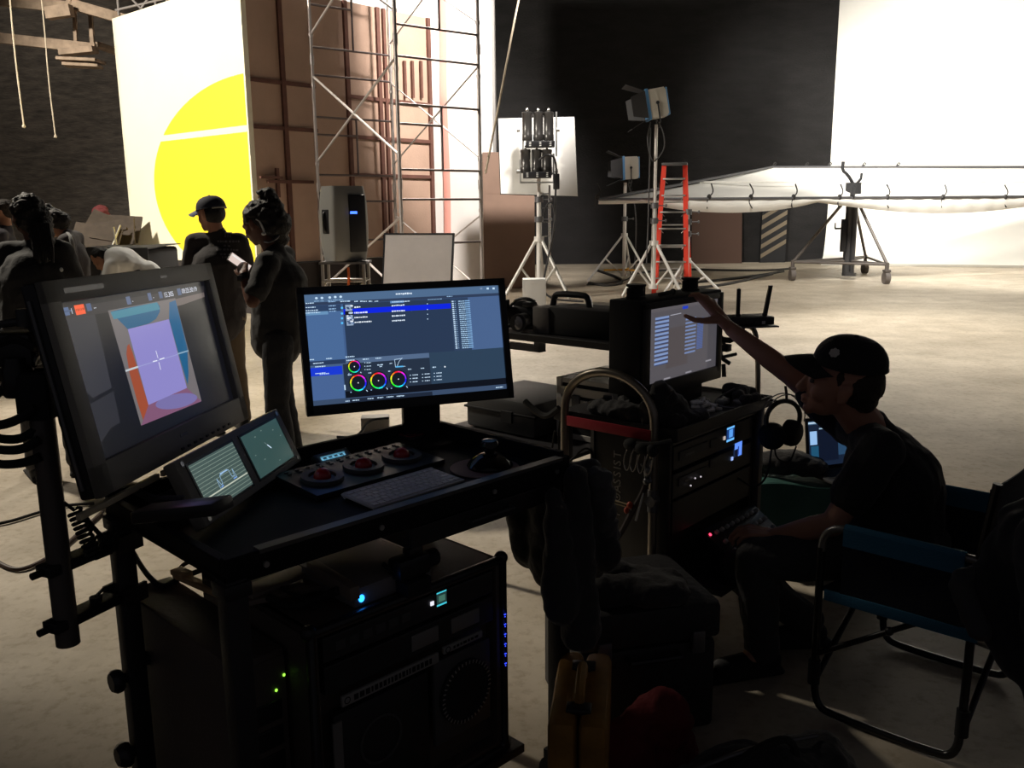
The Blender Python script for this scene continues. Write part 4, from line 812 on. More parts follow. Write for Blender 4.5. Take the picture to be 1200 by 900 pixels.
# --- control surface with three trackballs
ZT_ = .942
A_, B_, C_ = G(350,560,ZT_), G(500,520,ZT_), G(400,585,ZT_)
d_ = (G(467,533,.96)-G(385,555,.96)); d_.z = 0; d_.normalize(); cn = G(426,548,.96); cn.z = ZT_
MC = frame(cn, d_, y=(-d_.y,d_.x,0))
t = thing('control_surface', 'black grading control surface with three red trackballs', 'control surface', cn, math.atan2(d_.y,d_.x))
mb = MB(MC); mb._add([(-.20,-.085,0),(.20,-.085,0),(.20,.10,0),(-.20,.10,0),(-.20,-.085,.012),(.20,-.085,.012),(.20,.10,.026),(-.20,.10,.026)], [(3,2,1,0),(4,5,6,7),(0,1,5,4),(1,2,6,5),(2,3,7,6),(3,0,4,7)]); obj('body', mb, BLKP, t, smooth=0)
for k in (-1,0,1):
    Mr = MC @ Matrix.Translation((.125*k,.0,.018)) @ Matrix.Rotation(R(4), 4, 'X'); mb = MB(Mr); mb.ring(.034,.052,.010, n=36); mb.lathe([(.034,0),(.03,.004),(.022,.004)], n=30); rg = obj('ring', mb, DGREY, t)
    mb = MB(Mr); mb.ball((0,0,.006), .0215, u=24, v=14); obj('trackball', mb, mat('red_trackball', (.45,.02,.03), .15), t, label='glossy red ball')
mb = MB(MC)
for k in range(12):
    for j in (0,1): mb.box((-.17+.031*k,.072+.014*j,.0245+.001*j), (.009,.006,.004))
mb2 = obj('key_row', mb, DGREY, t, smooth=0, kind='stuff')
dc = G(397,524,1.0); Md = frame(V((dc.x,dc.y,ZT_+.004)), d_, y=V((-d_.y,d_.x,0))*math.cos(R(35))+V((0,0,1))*math.sin(R(35)))
t = thing('small_status_display', 'small dark box with a cyan lit readout behind the trackballs', 'display', V((dc.x,dc.y,ZT_)))
mb = MB(Md); mb.bx((-.055,-.005,-.02),(.055,.055,.006), .004); bd = obj('housing', mb, BLKP, t)
S = Screen(Md @ Matrix.Translation((-.045,.047,.0065)), .09, .034, (16,22,28))
for j in range(3): S.scribble((.08,.12+.28*j),(.92 if j != 1 else .8,.30+.28*j), (88,150,180), j+200)
for k in range(5): S.rect((.06+.19*k,.3),(.13+.19*k,.55), (110,170,200))
S.done('readout', bd)
rc = G(482,514,.95); mb = MB(frame(V((rc.x,rc.y,ZT_)), d_, y=V((-d_.y,d_.x,.0)))); mb.bx((-.03,-.03,0),(.03,.03,.02), .004); t = thing('red_button_box', 'small black box with a red ringed face under the monitor', 'button box', (rc.x,rc.y,ZT_)); obj('body', mb, BLKP, t)
mb = MB(frame(V((rc.x,rc.y,ZT_+.0215)), d_, y=V((-d_.y,d_.x,0)))); mb.ring(.011,.015,.001); mb.tube([(-.025,-.025,0),(.025,-.025,0),(.025,.025,0),(-.025,.025,0),(-.025,-.025,0)], .0015, n=5); obj('red_ring', mb, mat('dull_red_print', (.30,.04,.05), .5), t)
# keyboard
ka, kb_, kc, kd = G(398,577,.95), G(508,545,.95), G(547,565,.95), G(435,600,.95)
kx = ((kb_-ka)+(kc-kd)).normalized(); kcn = (ka+kb_+kc+kd)/4; kcn.z = ZT_; MK = frame(kcn, kx, z=(0,0,1))
KW, KD = .282, .125
t = thing('keyboard', 'slim white keyboard on the cart top', 'keyboard', kcn, math.atan2(kx.y,kx.x))
mb = MB(MK @ Matrix.Rotation(R(3), 4, 'X')); mb.bx((-KW/2,-KD/2,.003),(KW/2,KD/2,.010), .003); mb.cyl((-KW/2+.005,KD/2-.008,.005),(KW/2-.005,KD/2-.008,.005), .008); obj('base', mb, mat('keyboard_alu', (.6,.58,.58), .45), t)
rows = [14,14,14,13,12,10]; zk = .0105
for r_, n in enumerate(rows):
    y = KD/2-.016-.0183*r_; h_ = .010 if r_ == 0 else .0155; ws = [1.0]*n
    if r_ == 1: ws[-1] = 1.5
    if r_ == 2: ws[0] = 1.5
    if r_ == 3: ws[0] = 1.8; ws[-1] = 1.8
    if r_ == 4: ws[0] = 2.3; ws[-1] = 2.3
    if r_ == 5: ws = [1,1,1,1.25,5,1.25,1,1,1,1]
    tot = sum(ws); x = -KW/2+.005; U_ = (KW-.010)/tot
    for k in range(n):
        w_ = ws[k]*U_; mb = MB(MK @ Matrix.Rotation(R(3), 4, 'X')); mb.box((x+w_/2,y,zk), (w_-.0035,h_,.003), bev=.0008); obj('key', mb, WHITEP if False else mat('white_keycap', (.80,.77,.78), .5), t, smooth=0); x += w_
# desk puck controller and pad
pc = G(568,545,.95); mb = MB(Matrix.Translation((pc.x,pc.y,ZT_))); mb.lathe([(.09,0),(.09,.002)], n=36); obj('mouse_pad', mb, mat('pale_pink_pad', (.30,.19,.17), .8), None, 'round pale pad under the black puck controller', 'pad')
pc = G(574,540,.96); t = thing('puck_controller', 'glossy black dome shaped controller with a knob on top', 'controller', (pc.x,pc.y,ZT_+.002))
Mp = WM[t.name]; mb = MB(Mp @ Matrix.Scale(1.0, 4)); mb.lathe([(.058,0),(.060,.006),(.052,.018),(.035,.030),(.022,.036)], n=30); obj('base', mb, mat('gloss_black', (.012,.012,.013), .12), t)
mb = MB(Mp); mb.lathe([(.012,.034),(.014,.042),(.023,.047),(.024,.064),(.020,.071),(.008,.073)], n=24); obj('knob', mb, mat('gloss_black', (.012,.012,.013), .12), t)
mb = MB(); q = G(440,512,0); mb.M = frame(V((q.x,q.y,0)), (1,.1,0), z=(0,0,1)); mb.bx((-.10,.0,0),(.10,.12,.14), .006); mb.cyl((-.04,-.001,.08),(-.04,.002,.08), .024); mb.cyl((.05,-.001,.08),(.05,.002,.08), .018); obj('junction_box', mb, mat('beige_box', (.30,.28,.26), .6), None, 'small beige socket box on the floor behind the front cart', 'box')
mb = MB(); mb.tube([G(455,490,.96), G(432,492,.97), G(425,505,.955), G(415,513,.95), G(395,512,.95)], .004, smooth=3); obj('grey_cable', mb, DGREY, None, 'thin grey cable curving from the socket box', 'cable')

# --- rack case on the shelf
ra0, ra1, rz0, rz1 = .165, .715, .238, .752
t = thing('rack_case', 'black rack case with a fan panel and small lit screen on the cart shelf', 'rack case', C1 @ V(((ra0+ra1)/2,.25,rz0)), math.atan2(u1.y,u1.x))
mb = MB(C1); mb.bx((ra0,.012,rz0),(ra0+.02,.49,rz1), .006); mb.bx((ra1-.02,.012,rz0),(ra1,.49,rz1), .006); mb.bx((ra0,.012,rz1-.02),(ra1,.49,rz1), .006); mb.bx((ra0,.012,rz0),(ra1,.49,rz0+.02), .006); mb.bx((ra0+.02,.05,rz0+.02),(ra1-.02,.47,rz1-.02)); obj('shell', mb, mat('dark_flight_case', (.09,.072,.062), .55, bump=.1, bump_s=150), t)
mb = MB(C1)
for a in (ra0,ra1):
    for z in (rz0,rz1): mb.ball((a,.014,z), .018, u=10, v=8)
mb.tube([(ra0,.01,rz0),(ra1,.01,rz0),(ra1,.01,rz1),(ra0,.01,rz1),(ra0,.01,rz0)], .013, n=10); obj('rim', mb, BLKP, t)
def unit(z0, z1, nm, mt=BLKP, a0=ra0+.03, a1=ra1-.03, y=.012):
    mb = MB(C1); mb.bx((a0,y,z0),(a1,.06,z1), .003); return obj(nm, mb, mt, t, smooth=0)
ua = unit(.672,.728,'rack_unit', mat('rack_face', (.035,.035,.037), .4)); q0 = F1(508,696,.012); q1 = F1(527,712,.012); q0 = F1(517,701,.012)
S = Screen(C1 @ frame((q0.x-.014,.0112,q0.z+.017), (1,0,0), y=(0,0,1)), .03, .034, (34,58,56)); S.rect((0,0),(1,.10),(70,205,225)); S.rect((0,.88),(1,1),(70,205,225)); S.rect((.2,.28),(.85,.72),(66,110,96)); S.done('lcd', ua)
mb = MB(C1); q = F1(506,707,.012); mb.bx((q.x-.005,.009,q.z-.005),(q.x+.005,.012,q.z+.005), .001); obj('lit_button', mb, glow('button_light', (.75,.75,.85), 1.2), ua)
mb = MB(C1)
for k in range(6): mb.bx((ra0+.06+.035*k,.010,.690),(ra0+.085+.035*k,.0125,.712), .001)
obj('drive_slots', mb, DGREY, ua, smooth=0, kind='stuff')
ub = unit(.598,.662,'rack_unit', mat('rack_face2', (.028,.028,.03), .45))
for (x0,x1) in ((.28,.36),(.40,.49)):
    mb = MB(C1); mb.bx((ra0+x0-.02,.008,.612),(ra0+x1-.02,.013,.650), .003); obj('faceplate', mb, mat('worn_plate', (.22,.21,.20), .5), ub)
for z0, z1, a0, a1 in ((.560,.585,.23,.50),(.572,.590,.515,.64)):
    mb = MB(C1); mb.bx((a0,.004,z0),(a1,.012,z1), .002); st = obj('label_strip', mb, mat('tape_strip', (.32,.31,.30), .6), t)
    mb = MB(C1)
    rd = random.Random(int(a0*100)); x = a0+.03
    while x < a1-.02: w_ = rd.uniform(.004,.012); mb.bx((x,.0032,z0+.006),(x+w_,.004,z1-.006)); x += w_+.004
    mb.ring(.006,.008,.0006, Matrix.Translation((a0+.013,.004,(z0+z1)/2)) @ Matrix.Rotation(PI/2, 4, 'X')); obj('strip_marks', mb, BLKM, st, smooth=0)
mb = MB(C1); mb.bx((.21,.010,.25),(.47,.03,.545), .004); lp = obj('lower_panel', mb, mat('rack_face3', (.022,.022,.024), .5), t)
mb = MB(C1); mb.ring(.052,.058,.003, Matrix.Translation((.33,.010,.44)) @ Matrix.Rotation(PI/2, 4, 'X')); obj('speaker_ring', mb, DGREY, lp)
mb = MB(C1); mb.bx((.205,.006,.25),(.228,.011,.53)); obj('side_strip', mb, mat('worn_plate', (.10,.095,.09), .5), lp)
mb = MB(C1); mb.bx((.485,.006,.345),(.665,.02,.560), .003); fp = obj('fan_panel', mb, mat('fan_plate', (.10,.10,.105), .4, .3), t)
cf = V((.578,.004,.455)); Mf = C1 @ Matrix.Translation(cf) @ Matrix.Rotation(PI/2, 4, 'X')
mb = MB(Mf); mb.lathe([(.080,-.002),(.080,.006),(.074,.008),(.070,.003)], n=40); mb.lathe([(.068,-.001),(.060,.001),(.02,.0015)], n=30); obj('fan_ring', mb, BLKM, fp)
mb = MB(Mf)
for k in range(40): a = 2*PI*k/40; mb.box((.074*math.cos(a),.074*math.sin(a),.0085), (.010,.003,.001), Matrix.Rotation(0, 4, 'Z')) if False else mb.quad((.070*math.cos(a),.070*math.sin(a),.0088),(.079*math.cos(a),.079*math.sin(a),.0088),(.079*math.cos(a+.05),.079*math.sin(a+.05),.0088),(.070*math.cos(a+.05),.070*math.sin(a+.05),.0088))
obj('fan_grille', mb, mat('ring_tick', (.5,.5,.5), .4, .5), fp, smooth=0)
mb = MB(C1)
for k in range(6):
    z = .610-.0265*k
    for dz, dx in ((0,0),(0,.004),(.006,.002)): mb.box((ra1-.008+dx,-.0045,z-dz), (.0016,.002,.0022))
obj('indicator_lights', mb, glow('blue_indicator', (.03,.06,.9), 2.5), t, smooth=0, kind='stuff')
# drive tower left of it
t = thing('drive_tower', 'plain dark drive tower with green lights left of the rack case', 'drive tower', C1 @ V((.10,.38,.238)), math.atan2(u1.y,u1.x))
mb = MB(C1); mb.bx((.034,.10,.238),(.155,.64,.695), .005); mb.bx((.036,.098,.25),(.153,.101,.68)); obj('case_body', mb, mat('brown_black_case', (.11,.088,.075), .6, bump=.1, bump_s=100), t)
mb = MB(C1)
for px, py, h in ((333,791,.005),(324,809,.005),(355,789,.0)):
    q = F1(px, py, .096)
    if px == 355:
        for k in range(6): mb.box((q.x,.0965,q.z+.013-.0055*k), (.003,.003,.0038))
    else: mb.ball((q.x,.0965,q.z), (.0032,.002,.0035), u=8, v=6)
obj('status_lights', mb, glow('green_led', (.30,.85,.06), 2.0), t, smooth=0)
mb = MB(C1)
for k in range(5): mb.bx((.05,.094,.30+.06*k),(.14,.099,.345+.06*k), .002)
obj('drive_bay', mb, BLKP, t, smooth=0, kind='stuff')
# things lying on the tower and the rack
mb = MB(); a = G(207,676,.705); b = G(266,702,.705); mb.M = frame(a, b-a, z=(0,0,1)); L = (b-a).length; mb.bx((0,-.012,0),(L*1.5,.012,.014), .002); mb.bx((-.002,-.016,.010),(.05,.016,.024), .003); obj('pine_stick', mb, mat('raw_pine', (.75,.50,.26), .7, noise_s=20, noise_a=.2), None, 'pale raw wooden slat on the drive tower', 'slat')
mb = MB(); mb.tube([G(208,672,.70), G(215,660,.72), G(235,655,.73), G(262,664,.72), G(300,680,.72), G(340,690,.77)], .0055, smooth=3); obj('brown_cable', mb, mat('brown_rubber', (.10,.05,.03), .6), None, 'brown cable arching over the wooden slat', 'cable')
mb = MB(); mb.tube([G(152,640,.70), G(170,672,.705), G(190,690,.70), G(205,680,.70), G(236,668,.705)], .007, smooth=3); obj('lying_cable', mb, RUB, None, 'dark cable running from the cart leg onto the drive tower', 'cable')
q = L1(440,690,.76); t = thing('card_reader', 'grey slab shaped media reader with a round blue light on the rack case', 'media reader', C1 @ V((.40,.19,rz1+.002)), math.atan2(u1.y,u1.x))
fa = L1(418,712,.757); a0, b0 = fa.x-.005, fa.y
mb = MB(C1); mb.bx((a0,b0,rz1+.003),(a0+.215,b0+.21,rz1+.045), .004); mb.bx((a0-.005,b0-.002,rz1+.043),(a0+.218,b0+.215,rz1+.048), .002); obj('body', mb, mat('reader_grey', (.24,.225,.23), .5), t)
q = F1(421,702,b0-.001); mb = MB(C1); mb.ball((a0+.018,b0-.001,rz1+.022), (.0075,.003,.0085), u=16, v=10); obj('blue_light', mb, glow('blue_led', (.02,.25,1.0), 4), t, label='round blue light')
c0 = L1(480,664,.81); t = thing('small_camera', 'small black camcorder lying on the rack case near the drawer', 'camera', C1 @ V((c0.x,c0.y,rz1)))
mb = MB(C1 @ Matrix.Translation((c0.x,c0.y,rz1+.05))); mb.box((0,0,.012), (.09,.05,.05), bev=.01); mb.box((.01,0,.045), (.04,.03,.02), bev=.006); obj('body', mb, BLKP, t)
mb = MB(C1 @ Matrix.Translation((c0.x,c0.y,rz1+.05))); mb.cyl((.045,0,.012),(.075,0,.012), .02); mb.cyl((-.045,.01,.01),(-.065,.01,.03), .006); obj('lens', mb, BLKM, t)
mb = MB(C1 @ Matrix.Translation((c0.x,c0.y,rz1+.001))); mb.box((0,0,.018), (.07,.07,.034), bev=.004); obj('mount', mb, BLKM, t)
for k, (xa, ya, xb, yb, w_, h_) in enumerate(((306,700,352,690,.02,.012),(300,690,345,672,.03,.010),(372,672,400,690,.012,.03))):
    a = G(xa,ya,.765+.012*k); b = G(xb,yb,.765+.012*k); mb = MB(frame(a, b-a, z=(0,0,1))); mb.bx((-.03,-w_,-.006),((b-a).length+.06,w_,h_-.006), .002); obj('flat_bar', mb, mat('taupe_metal', (.24,.19,.16), .5), None, ('short taupe flat bar at the front left of the rack top', 'wider taupe flat bar lying behind the short one', 'raised flat bar leaning against the media reader')[k], 'bar', 'flat bars on the rack top')
mb = MB(); mb.tube([G(315,700,.77), G(340,712,.765), G(362,706,.775), G(385,695,.775), G(400,690,.80), G(380,700,.765)], .009, smooth=3); mb.tube([G(330,690,.77), G(350,698,.78), G(372,712,.765)], .006, smooth=2); obj('cable_tangle', mb, RUB, None, 'black cable tangle between the flat bars and the media reader', 'cable')
# jacket hung on the right end of the cart
CLOTHB = mat('black_jacket_cloth', (.03,.028,.03), .8, sheen=.15, bump=.2, bump_s=80)
def folds(base, span, drop, nfold, depth, nu=64, nv=40, seed=1, taper=.0, skew=0):
    """hanging cloth: base point, span vector along the hang line, outward vector from Z cross"""
    n = V((span.y,-span.x,0)).normalized()
    def fn(u, v):
        w_ = depth*(.25+.75*v)*(math.sin(u*nfold*PI*2+seed+1.3*v)+.45*math.sin(u*nfold*5.1+seed*2+v*2.2)); sag_ = .05*drop*noise.noise(V((u*3,v*3,seed)))
        hem = drop*(v)*(1+.12*math.sin(u*7+seed)-.25*abs(u-.5)*taper)
        return base + span*(.5+(u-.5)*(1-taper*v*.35)) + V((0,0,-hem)) + n*(w_+.02*v+sag_) + span*skew*v
    return fn
a = C1 @ V((LA-.10,-.035,.965)); b = C1 @ V((LA+.035,.30,.965)); t = thing('hanging_jacket', 'black jacket hanging off the right end of the front cart', 'jacket', (a+b)/2-V((0,0,.32)))
pp = [('c', C1 @ V((LA+.055,.0,.90)), C1 @ V((LA+.075,.02,.66)), .05, .065), ('c', C1 @ V((LA+.06,.10,.92)), C1 @ V((LA+.11,.10,.62)), .05, .085), ('c', C1 @ V((LA+.055,.22,.92)), C1 @ V((LA+.12,.20,.64)), .045, .07), ('c', C1 @ V((LA-.08,-.055,.90)), C1 @ V((LA-.06,-.06,.60)), .028, .05), ('c', C1 @ V((LA+.0,-.06,.93)), C1 @ V((LA+.02,-.06,.50)), .035, .055), ('c', C1 @ V((LA+.10,-.02,.92)), C1 @ V((LA+.17,-.02,.66)), .035, .045)]
me = organic(pp, .009, 10, .008, 14); obj('jacket_body', None, CLOTHB, t, me=me)
me = organic([('c', C1 @ V((LA+.09,-.05,.90)), C1 @ V((LA+.16,-.03,.72)), .04, .036), ('c', C1 @ V((LA+.16,-.03,.72)), C1 @ V((LA+.19,.04,.60)), .036, .032)], .008, 5, .010, 25); obj('sleeve', None, mat('grey_black_sleeve', (.07,.068,.07), .8, sheen=.2), t, me=me)
# ================================================================== SECOND CART (video assist)
A2 = V((.545,2.935,0)); u2 = V((.66,.75,0)).normalized(); v2 = V((-u2.y,u2.x,0)); C2 = frame(A2, u2, y=v2); H2 = math.atan2(u2.y,u2.x)
# local: x along the side with the lit racks, y towards the left end, z up
def W2_(a, b, z): return C2 @ V((a,b,z))
cart2 = thing('assist_cart', 'second black cart with hoop handle and red band holding the small monitor', 'cart', W2_(.33,.25,0), H2)
mb = MB(C2); mb.bx((-.02,-.03,.835),(.70,.50,.852), .003); mb.bx((-.02,-.032,.82),(.70,-.022,.862), .002); mb.bx((-.022,-.03,.82),(-.012,.5,.862), .002); mb.bx((.69,-.03,.82),(.70,.5,.862), .002); obj('worktop', mb, BLK, cart2, smooth=0)
for (a, b) in ((.66,0),(.66,.46),(.01,.46)):
    mb = MB(C2); mb.box((a,b,.47), (.032,.032,.72), bev=.003); obj('leg', mb, mat('worn_steel', (.17,.16,.15), .45, .5), cart2)
mb = MB(C2); mb.bx((-.02,-.03,.24),(.70,.50,.258), .003); mb.bx((-.02,-.034,.225),(.70,-.024,.27), .002); obj('lower_shelf', mb, BLK, cart2, smooth=0)
for (a, b) in ((.02,.02),(.66,.02),(.02,.46),(.66,.46)):
    mb = MB(C2); mb.cyl((a-.018,b,.065),(a+.018,b,.065), .065, n=20); mb.bx((a-.03,b-.03,.065),(a-.024,b+.03,.14)); mb.bx((a+.024,b-.03,.065),(a+.03,b+.03,.14)); mb.bx((a-.03,b-.03,.135),(a+.03,b+.03,.145)); mb.cyl((a,b,.14),(a,b,.24), .012); obj('caster', mb, RUB, cart2)
bR, bL = .050, .437
pts = [W2_(-.035,bR,.30), W2_(-.035,bR,.60), W2_(-.035,bR,.86)] + [W2_(-.035-.0, (bR+bL)/2-(bL-bR)/2*math.cos(a), .865+.165*math.sin(a)**.9) for a in [PI*k/18 for k in range(1,18)]] + [W2_(-.035,bL,.86), W2_(-.035,bL,.60), W2_(-.035,bL,.28)]
mb = MB(); mb.tube(pts, .0155, n=14, smooth=1); obj('hoop_handle', mb, mat('brushed_hoop', (.34,.30,.25), .35, .85), cart2, label='bent grey tube push handle')
mb = MB(C2); mb.bx((-.052,.055,.815),(-.046,.415,.852), .001); obj('red_band', mb, mat('red_webbing', (.42,.012,.03), .6), cart2)
mb = MB(C2); mb.cyl((-.055,.05,.60),(-.015,.05,.60), .02); mb.cyl((-.035,.05,.56),(-.035,.05,.64), .019); obj('tube_clamp', mb, GREYM, cart2)
# rack case with lettered side
RCK = mat('assist_rack_black', (.024,.022,.022), .5)
t = thing('assist_rack', 'black rack case with white side lettering and blue lit recorders', 'rack case', W2_(.32,.17,.26), H2)
mb = MB(C2); mb.bx((.0,.010,.262),(.02,.335,.815), .004); mb.bx((.625,.010,.262),(.645,.335,.815), .004); mb.bx((.0,.010,.80),(.645,.335,.818), .004); mb.bx((.0,.01,.262),(.645,.335,.28), .004); mb.bx((.02,.045,.28),(.625,.33,.80)); sh_ = obj('shell', mb, RCK, t)
mb = MB(C2)
mb.bx((-.006,.325,.262),(.004,.340,.815)); obj('corner_edge', mb, GREYM, t, smooth=0)
M_ = C2 @ frame((-.0012,.222,.53), (0,0,1), z=(-1,0,0))
mb = MB(M_)
LS = .046; mb.text('PT', M_.inverted() @ M_, LS, .0006, 'LEFT') if False else None
x = -.033
for ch, adv in (('P',.029),('T',.027)): mb.text(ch, Matrix.Translation((x,0,0)), LS, .0006, 'LEFT'); x += adv
mb.ring(.010,.0145,.0006, Matrix.Translation((x+.014,0,0))); mb.lathe([(.004,0),(.004,.0006)], Matrix.Translation((x+.014,0,0)), n=16); x += .032
for ch, adv in (('A',.030),('S',.028),('S',.028),('I',.014),('S',.028),('T',.027)): mb.text(ch, Matrix.Translation((x,0,0)), LS, .0006, 'LEFT'); x += adv
obj('lettering', mb, mat('pale_lettering', (.42,.40,.38), .6), t, label='pale vertical letters PT ASSIST', smooth=0)
def F2(px, py, b=0.0): return C2.inverted() @ ONP(px, py, W2_(0,b,0), v2)
def unit2(z0, z1, c=(.03,.03,.032)):
    mb = MB(C2); mb.bx((.025,.008,z0),(.62,.06,z1), .003); u_ = obj('rack_unit', mb, mat('rack_unit_%d' % int(c[0]*1000), c, .4), t, smooth=0); return u_
mb = MB(C2); mb.bx((.005,.0,.795),(.64,.012,.803), .001); obj('top_edge', mb, mat('worn_steel', (.17,.16,.15), .45, .5), t, smooth=0)
r1 = unit2(.70,.785); r2 = unit2(.595,.685)
for rr, (px, py), kind in ((r1,(856,509),0),(r2,(865,527),1)):
    q = F2(px, py, .007); S = Screen(C2 @ frame((q.x-.030,.0065,q.z+.030), (1,0,0), y=(0,0,1)), .06, .056, (28,60,120) if not kind else (100,150,255))
    if not kind: S.rect((0,0),(1,.14),(110,190,255)); S.rect((0,.84),(1,1),(110,190,255)); S.rect((.3,.2),(.8,.75),(90,160,240))
    else: S.rect((0,.45),(.5,1),(12,18,40)); S.rect((.45,.3),(.6,.9),(40,70,160))
    S.done('lcd', rr); mb = MB(C2); mb.bx((q.x-.055,.004,q.z-.012 - (.02 if kind else 0)),(q.x-.042,.008,q.z+.002-(.02 if kind else 0)), .001); obj('lit_button', mb, glow('lit_button_blue' if kind else 'lit_button_warm', (.35,.5,.95) if kind else (.5,.42,.38), 1), rr)
    mb = MB(C2); mb.bx((.06,.004,q.z-.02-.02*kind),(.26,.009,q.z+.012-.02*kind), .002); mb.bx((.28,.004,q.z-.02),(.33,.009,q.z+.01), .002); obj('tray_door', mb, DGREY, rr, smooth=0)
    mb = MB(C2); mb.bx((.10,.0035,q.z-.012-.02*kind),(.16,.0045,q.z-.004-.02*kind)); obj('label_plate', mb, GREYM, rr, smooth=0)
ru = unit2(.46,.585,(.018,.018,.019))
# mixer tray pulled out at a slope with rows of knobs
mx = thing('sound_mixer', 'small sloping mixer with rows of pale knobs in front of the rack', 'mixer', W2_(.42,-.07,.33), H2)
MX = C2 @ Matrix.Translation((.42,-.01,.42)) @ Matrix.Rotation(R(35), 4, 'X')
mb = MB(MX); mb.box((0,-.07,-.01), (.40,.16,.035), bev=.004); obj('body', mb, BLKP, mx)
mb = MB(MX); mb.bx((-.2,-.153,-.008),(.2,-.150,.012)); obj('front_edge', mb, ALU, mx, smooth=0)
for r_ in range(3):
    for k in range(9):
        mb = MB(MX @ Matrix.Translation((-.15+.04*k,-.025-.045*r_,.008))); mb.lathe([(.0085,0),(.008,.012),(.004,.014)], n=10); obj('knob', mb, mat('pale_knob', (.6,.58,.55), .35), mx)
mb = MB(MX)
mb.ball((-.19,-.02,.012), (.006,.006,.004), u=8, v=6); obj('red_light', mb, glow('red_led', (1,.05,.12), 2.5), mx)
mb = MB(C2); q = F2(813,560,.0); 
for dx, dz in ((0,0),(.04,-.004),(-.03,-.02)): mb.ball((q.x+dx,-.006,q.z+dz), (.0035,.003,.0035), u=6, v=5)
obj('indicator', mb, glow('dim_white_led', (.6,.55,.6), 1), ru, kind='stuff')
mb = MB(C2); mb.bx((.08,-.16,.262),(.60,-.032,.285), .003); mb.bx((.08,-.165,.262),(.60,-.158,.30), .002); obj('pullout_tray', mb, BLK, cart2, smooth=0)

# --- small monitor in a deep black hood box
t = thing('hooded_monitor', 'small grey screened monitor in a deep black box on the second cart', 'monitor', W2_(.34,.20,.853), H2)
a0, a1, z0, z1 = .055, .615, .955, 1.268
mb = MB(C2); mb.bx((a0-.01,.165,z0-.02),(a1+.01,.30,z1+.01), .006); mb.bx((a0+.06,.20,.853),(a1-.06,.28,z0), .004); obj('housing', mb, BLKM, t)
mb = MB(C2)
for lo, hi in (((a0,.15,z0),(a0+.035,.17,z1)),((a1-.035,.15,z0),(a1,.17,z1)),((a0,.15,z0-.03),(a1,.17,z0+.022)),((a0,.15,z1-.022),(a1,.17,z1))): mb.bx(lo, hi, .002)
bz = obj('bezel', mb, mat('charcoal_bezel', (.035,.035,.035), .5), t)
sw, sh = a1-a0-.07, z1-z0-.044
S = Screen(C2 @ frame((a0+.035,.158,z1-.022), (1,0,0), y=(0,0,1)), sw, sh, (84,81,86)); f = homog(((108,222),(752,128),(756,765),(140,880)))
S.rect((.0,0),(1,.05),(92,88,92)); S.rect((.86,.05),(1,1),(74,72,78)); S.rect((.24,.3),(.55,.85),(80,74,76))
for k in range(12): y = 285+36.5*k; p = f(165+k*1.4,y+22); S.rect((p[0],p[1]-.012),(p[0]+.19,p[1]+.018), (124,146,190)); S.rect((p[0]+.01,p[1]+.02),(p[0]+.19,p[1]+.030), (40,60,110))
for k in range(10): y = 300+34*k; p = f(446+k*.6,y+22); S.rect((p[0],p[1]-.010),(p[0]+.16,p[1]+.015), (112,130,172))
for k in range(24): y = 310+12*k; p = f(560,y+10); S.rect((p[0],p[1]-.005),(p[0]+.095,p[1]+.006), (78,102,162))
p = f(430,210); S.rect((p[0]-.03,p[1]-.02),(p[0]+.05,p[1]+.02), (30,60,190)); S.line(f(300,280), f(400,262), .003, (160,160,170))
for x, y in ((300,840),(495,800),(680,710)): p = f(x,y); S.rect((p[0]-.04,p[1]-.01),(p[0]+.05,p[1]+.012), (140,138,146))
S.done('display', bz)
mb = MB(C2); mb.lathe([(.008,0),(.02,.004),(.02,.012),(.006,.02)], C2.inverted() @ C2 @ Matrix.Translation((.048,.23,1.0)) @ Matrix.Rotation(-PI/2, 4, 'Y'), n=5); obj('side_knob', mb, DGREY, t)
for a, lb_ in ((.12,'left'),(.50,'right')):
    mb = MB(C2 @ Matrix.Translation((a,.235,1.279))); mb.lathe([(.036,0),(.036,.006),(.028,.009),(.028,.040),(.036,.043),(.036,.050)], n=24); mb.bx((-.055,-.004,0),(.055,.004,.04)); obj('fan_cap', mb, BLKM, None, 'round black spool cap on the %s end of the hooded monitor box' % lb_, 'cap', 'spool caps on the monitor box')
mb = MB(C2); mb.tube([(.22,.20,1.285),(.27,.19,1.29),(.33,.21,1.288)], .008, smooth=2); mb.ball((.33,.21,1.288), .012, u=8, v=6); obj('small_mic', mb, BLKM, None, 'short black rod lying on top of the hooded monitor box', 'rod')
# --- shelf with gear reaching left behind the monitor
t = thing('gear_shelf', 'narrow black shelf behind the second cart loaded with camera gear', 'shelf', W2_(.38,.65,1.09), H2)
mb = MB(C2); mb.bx((.18,.30,1.065),(.56,1.06,1.095), .003); obj('board', mb, BLK, t, smooth=0)
mb = MB(C2); mb.bx((.20,.75,1.02),(.24,1.06,1.045)); mb.bx((.20,.75,1.02),(.24,.78,1.07)); mb.bx((.50,.75,1.02),(.54,1.06,1.045)); obj('bracket', mb, GREYM, t, smooth=0)
for b in (.36,): mb = MB(C2); mb.bx((.50,b,.853),(.53,b+.03,1.066), .003); mb.bx((.20,b,.853),(.23,b+.03,1.066), .003); obj('upright', mb, GREYM, t, smooth=0)
def S2(px, py, a, z=None): return C2.inverted() @ ONP(px, py, W2_(a,0,0), u2)
t = thing('camera_battery_box', 'black block with a top handle and grey end on the gear shelf', 'equipment box', W2_(.30,.62,1.096), H2)
mb = MB(C2); mb.bx((.22,.36,1.097),(.40,.72,1.208), .006); mb.bx((.28,.335,1.097),(.36,.36,1.15), .004); obj('body', mb, BLKM, t)
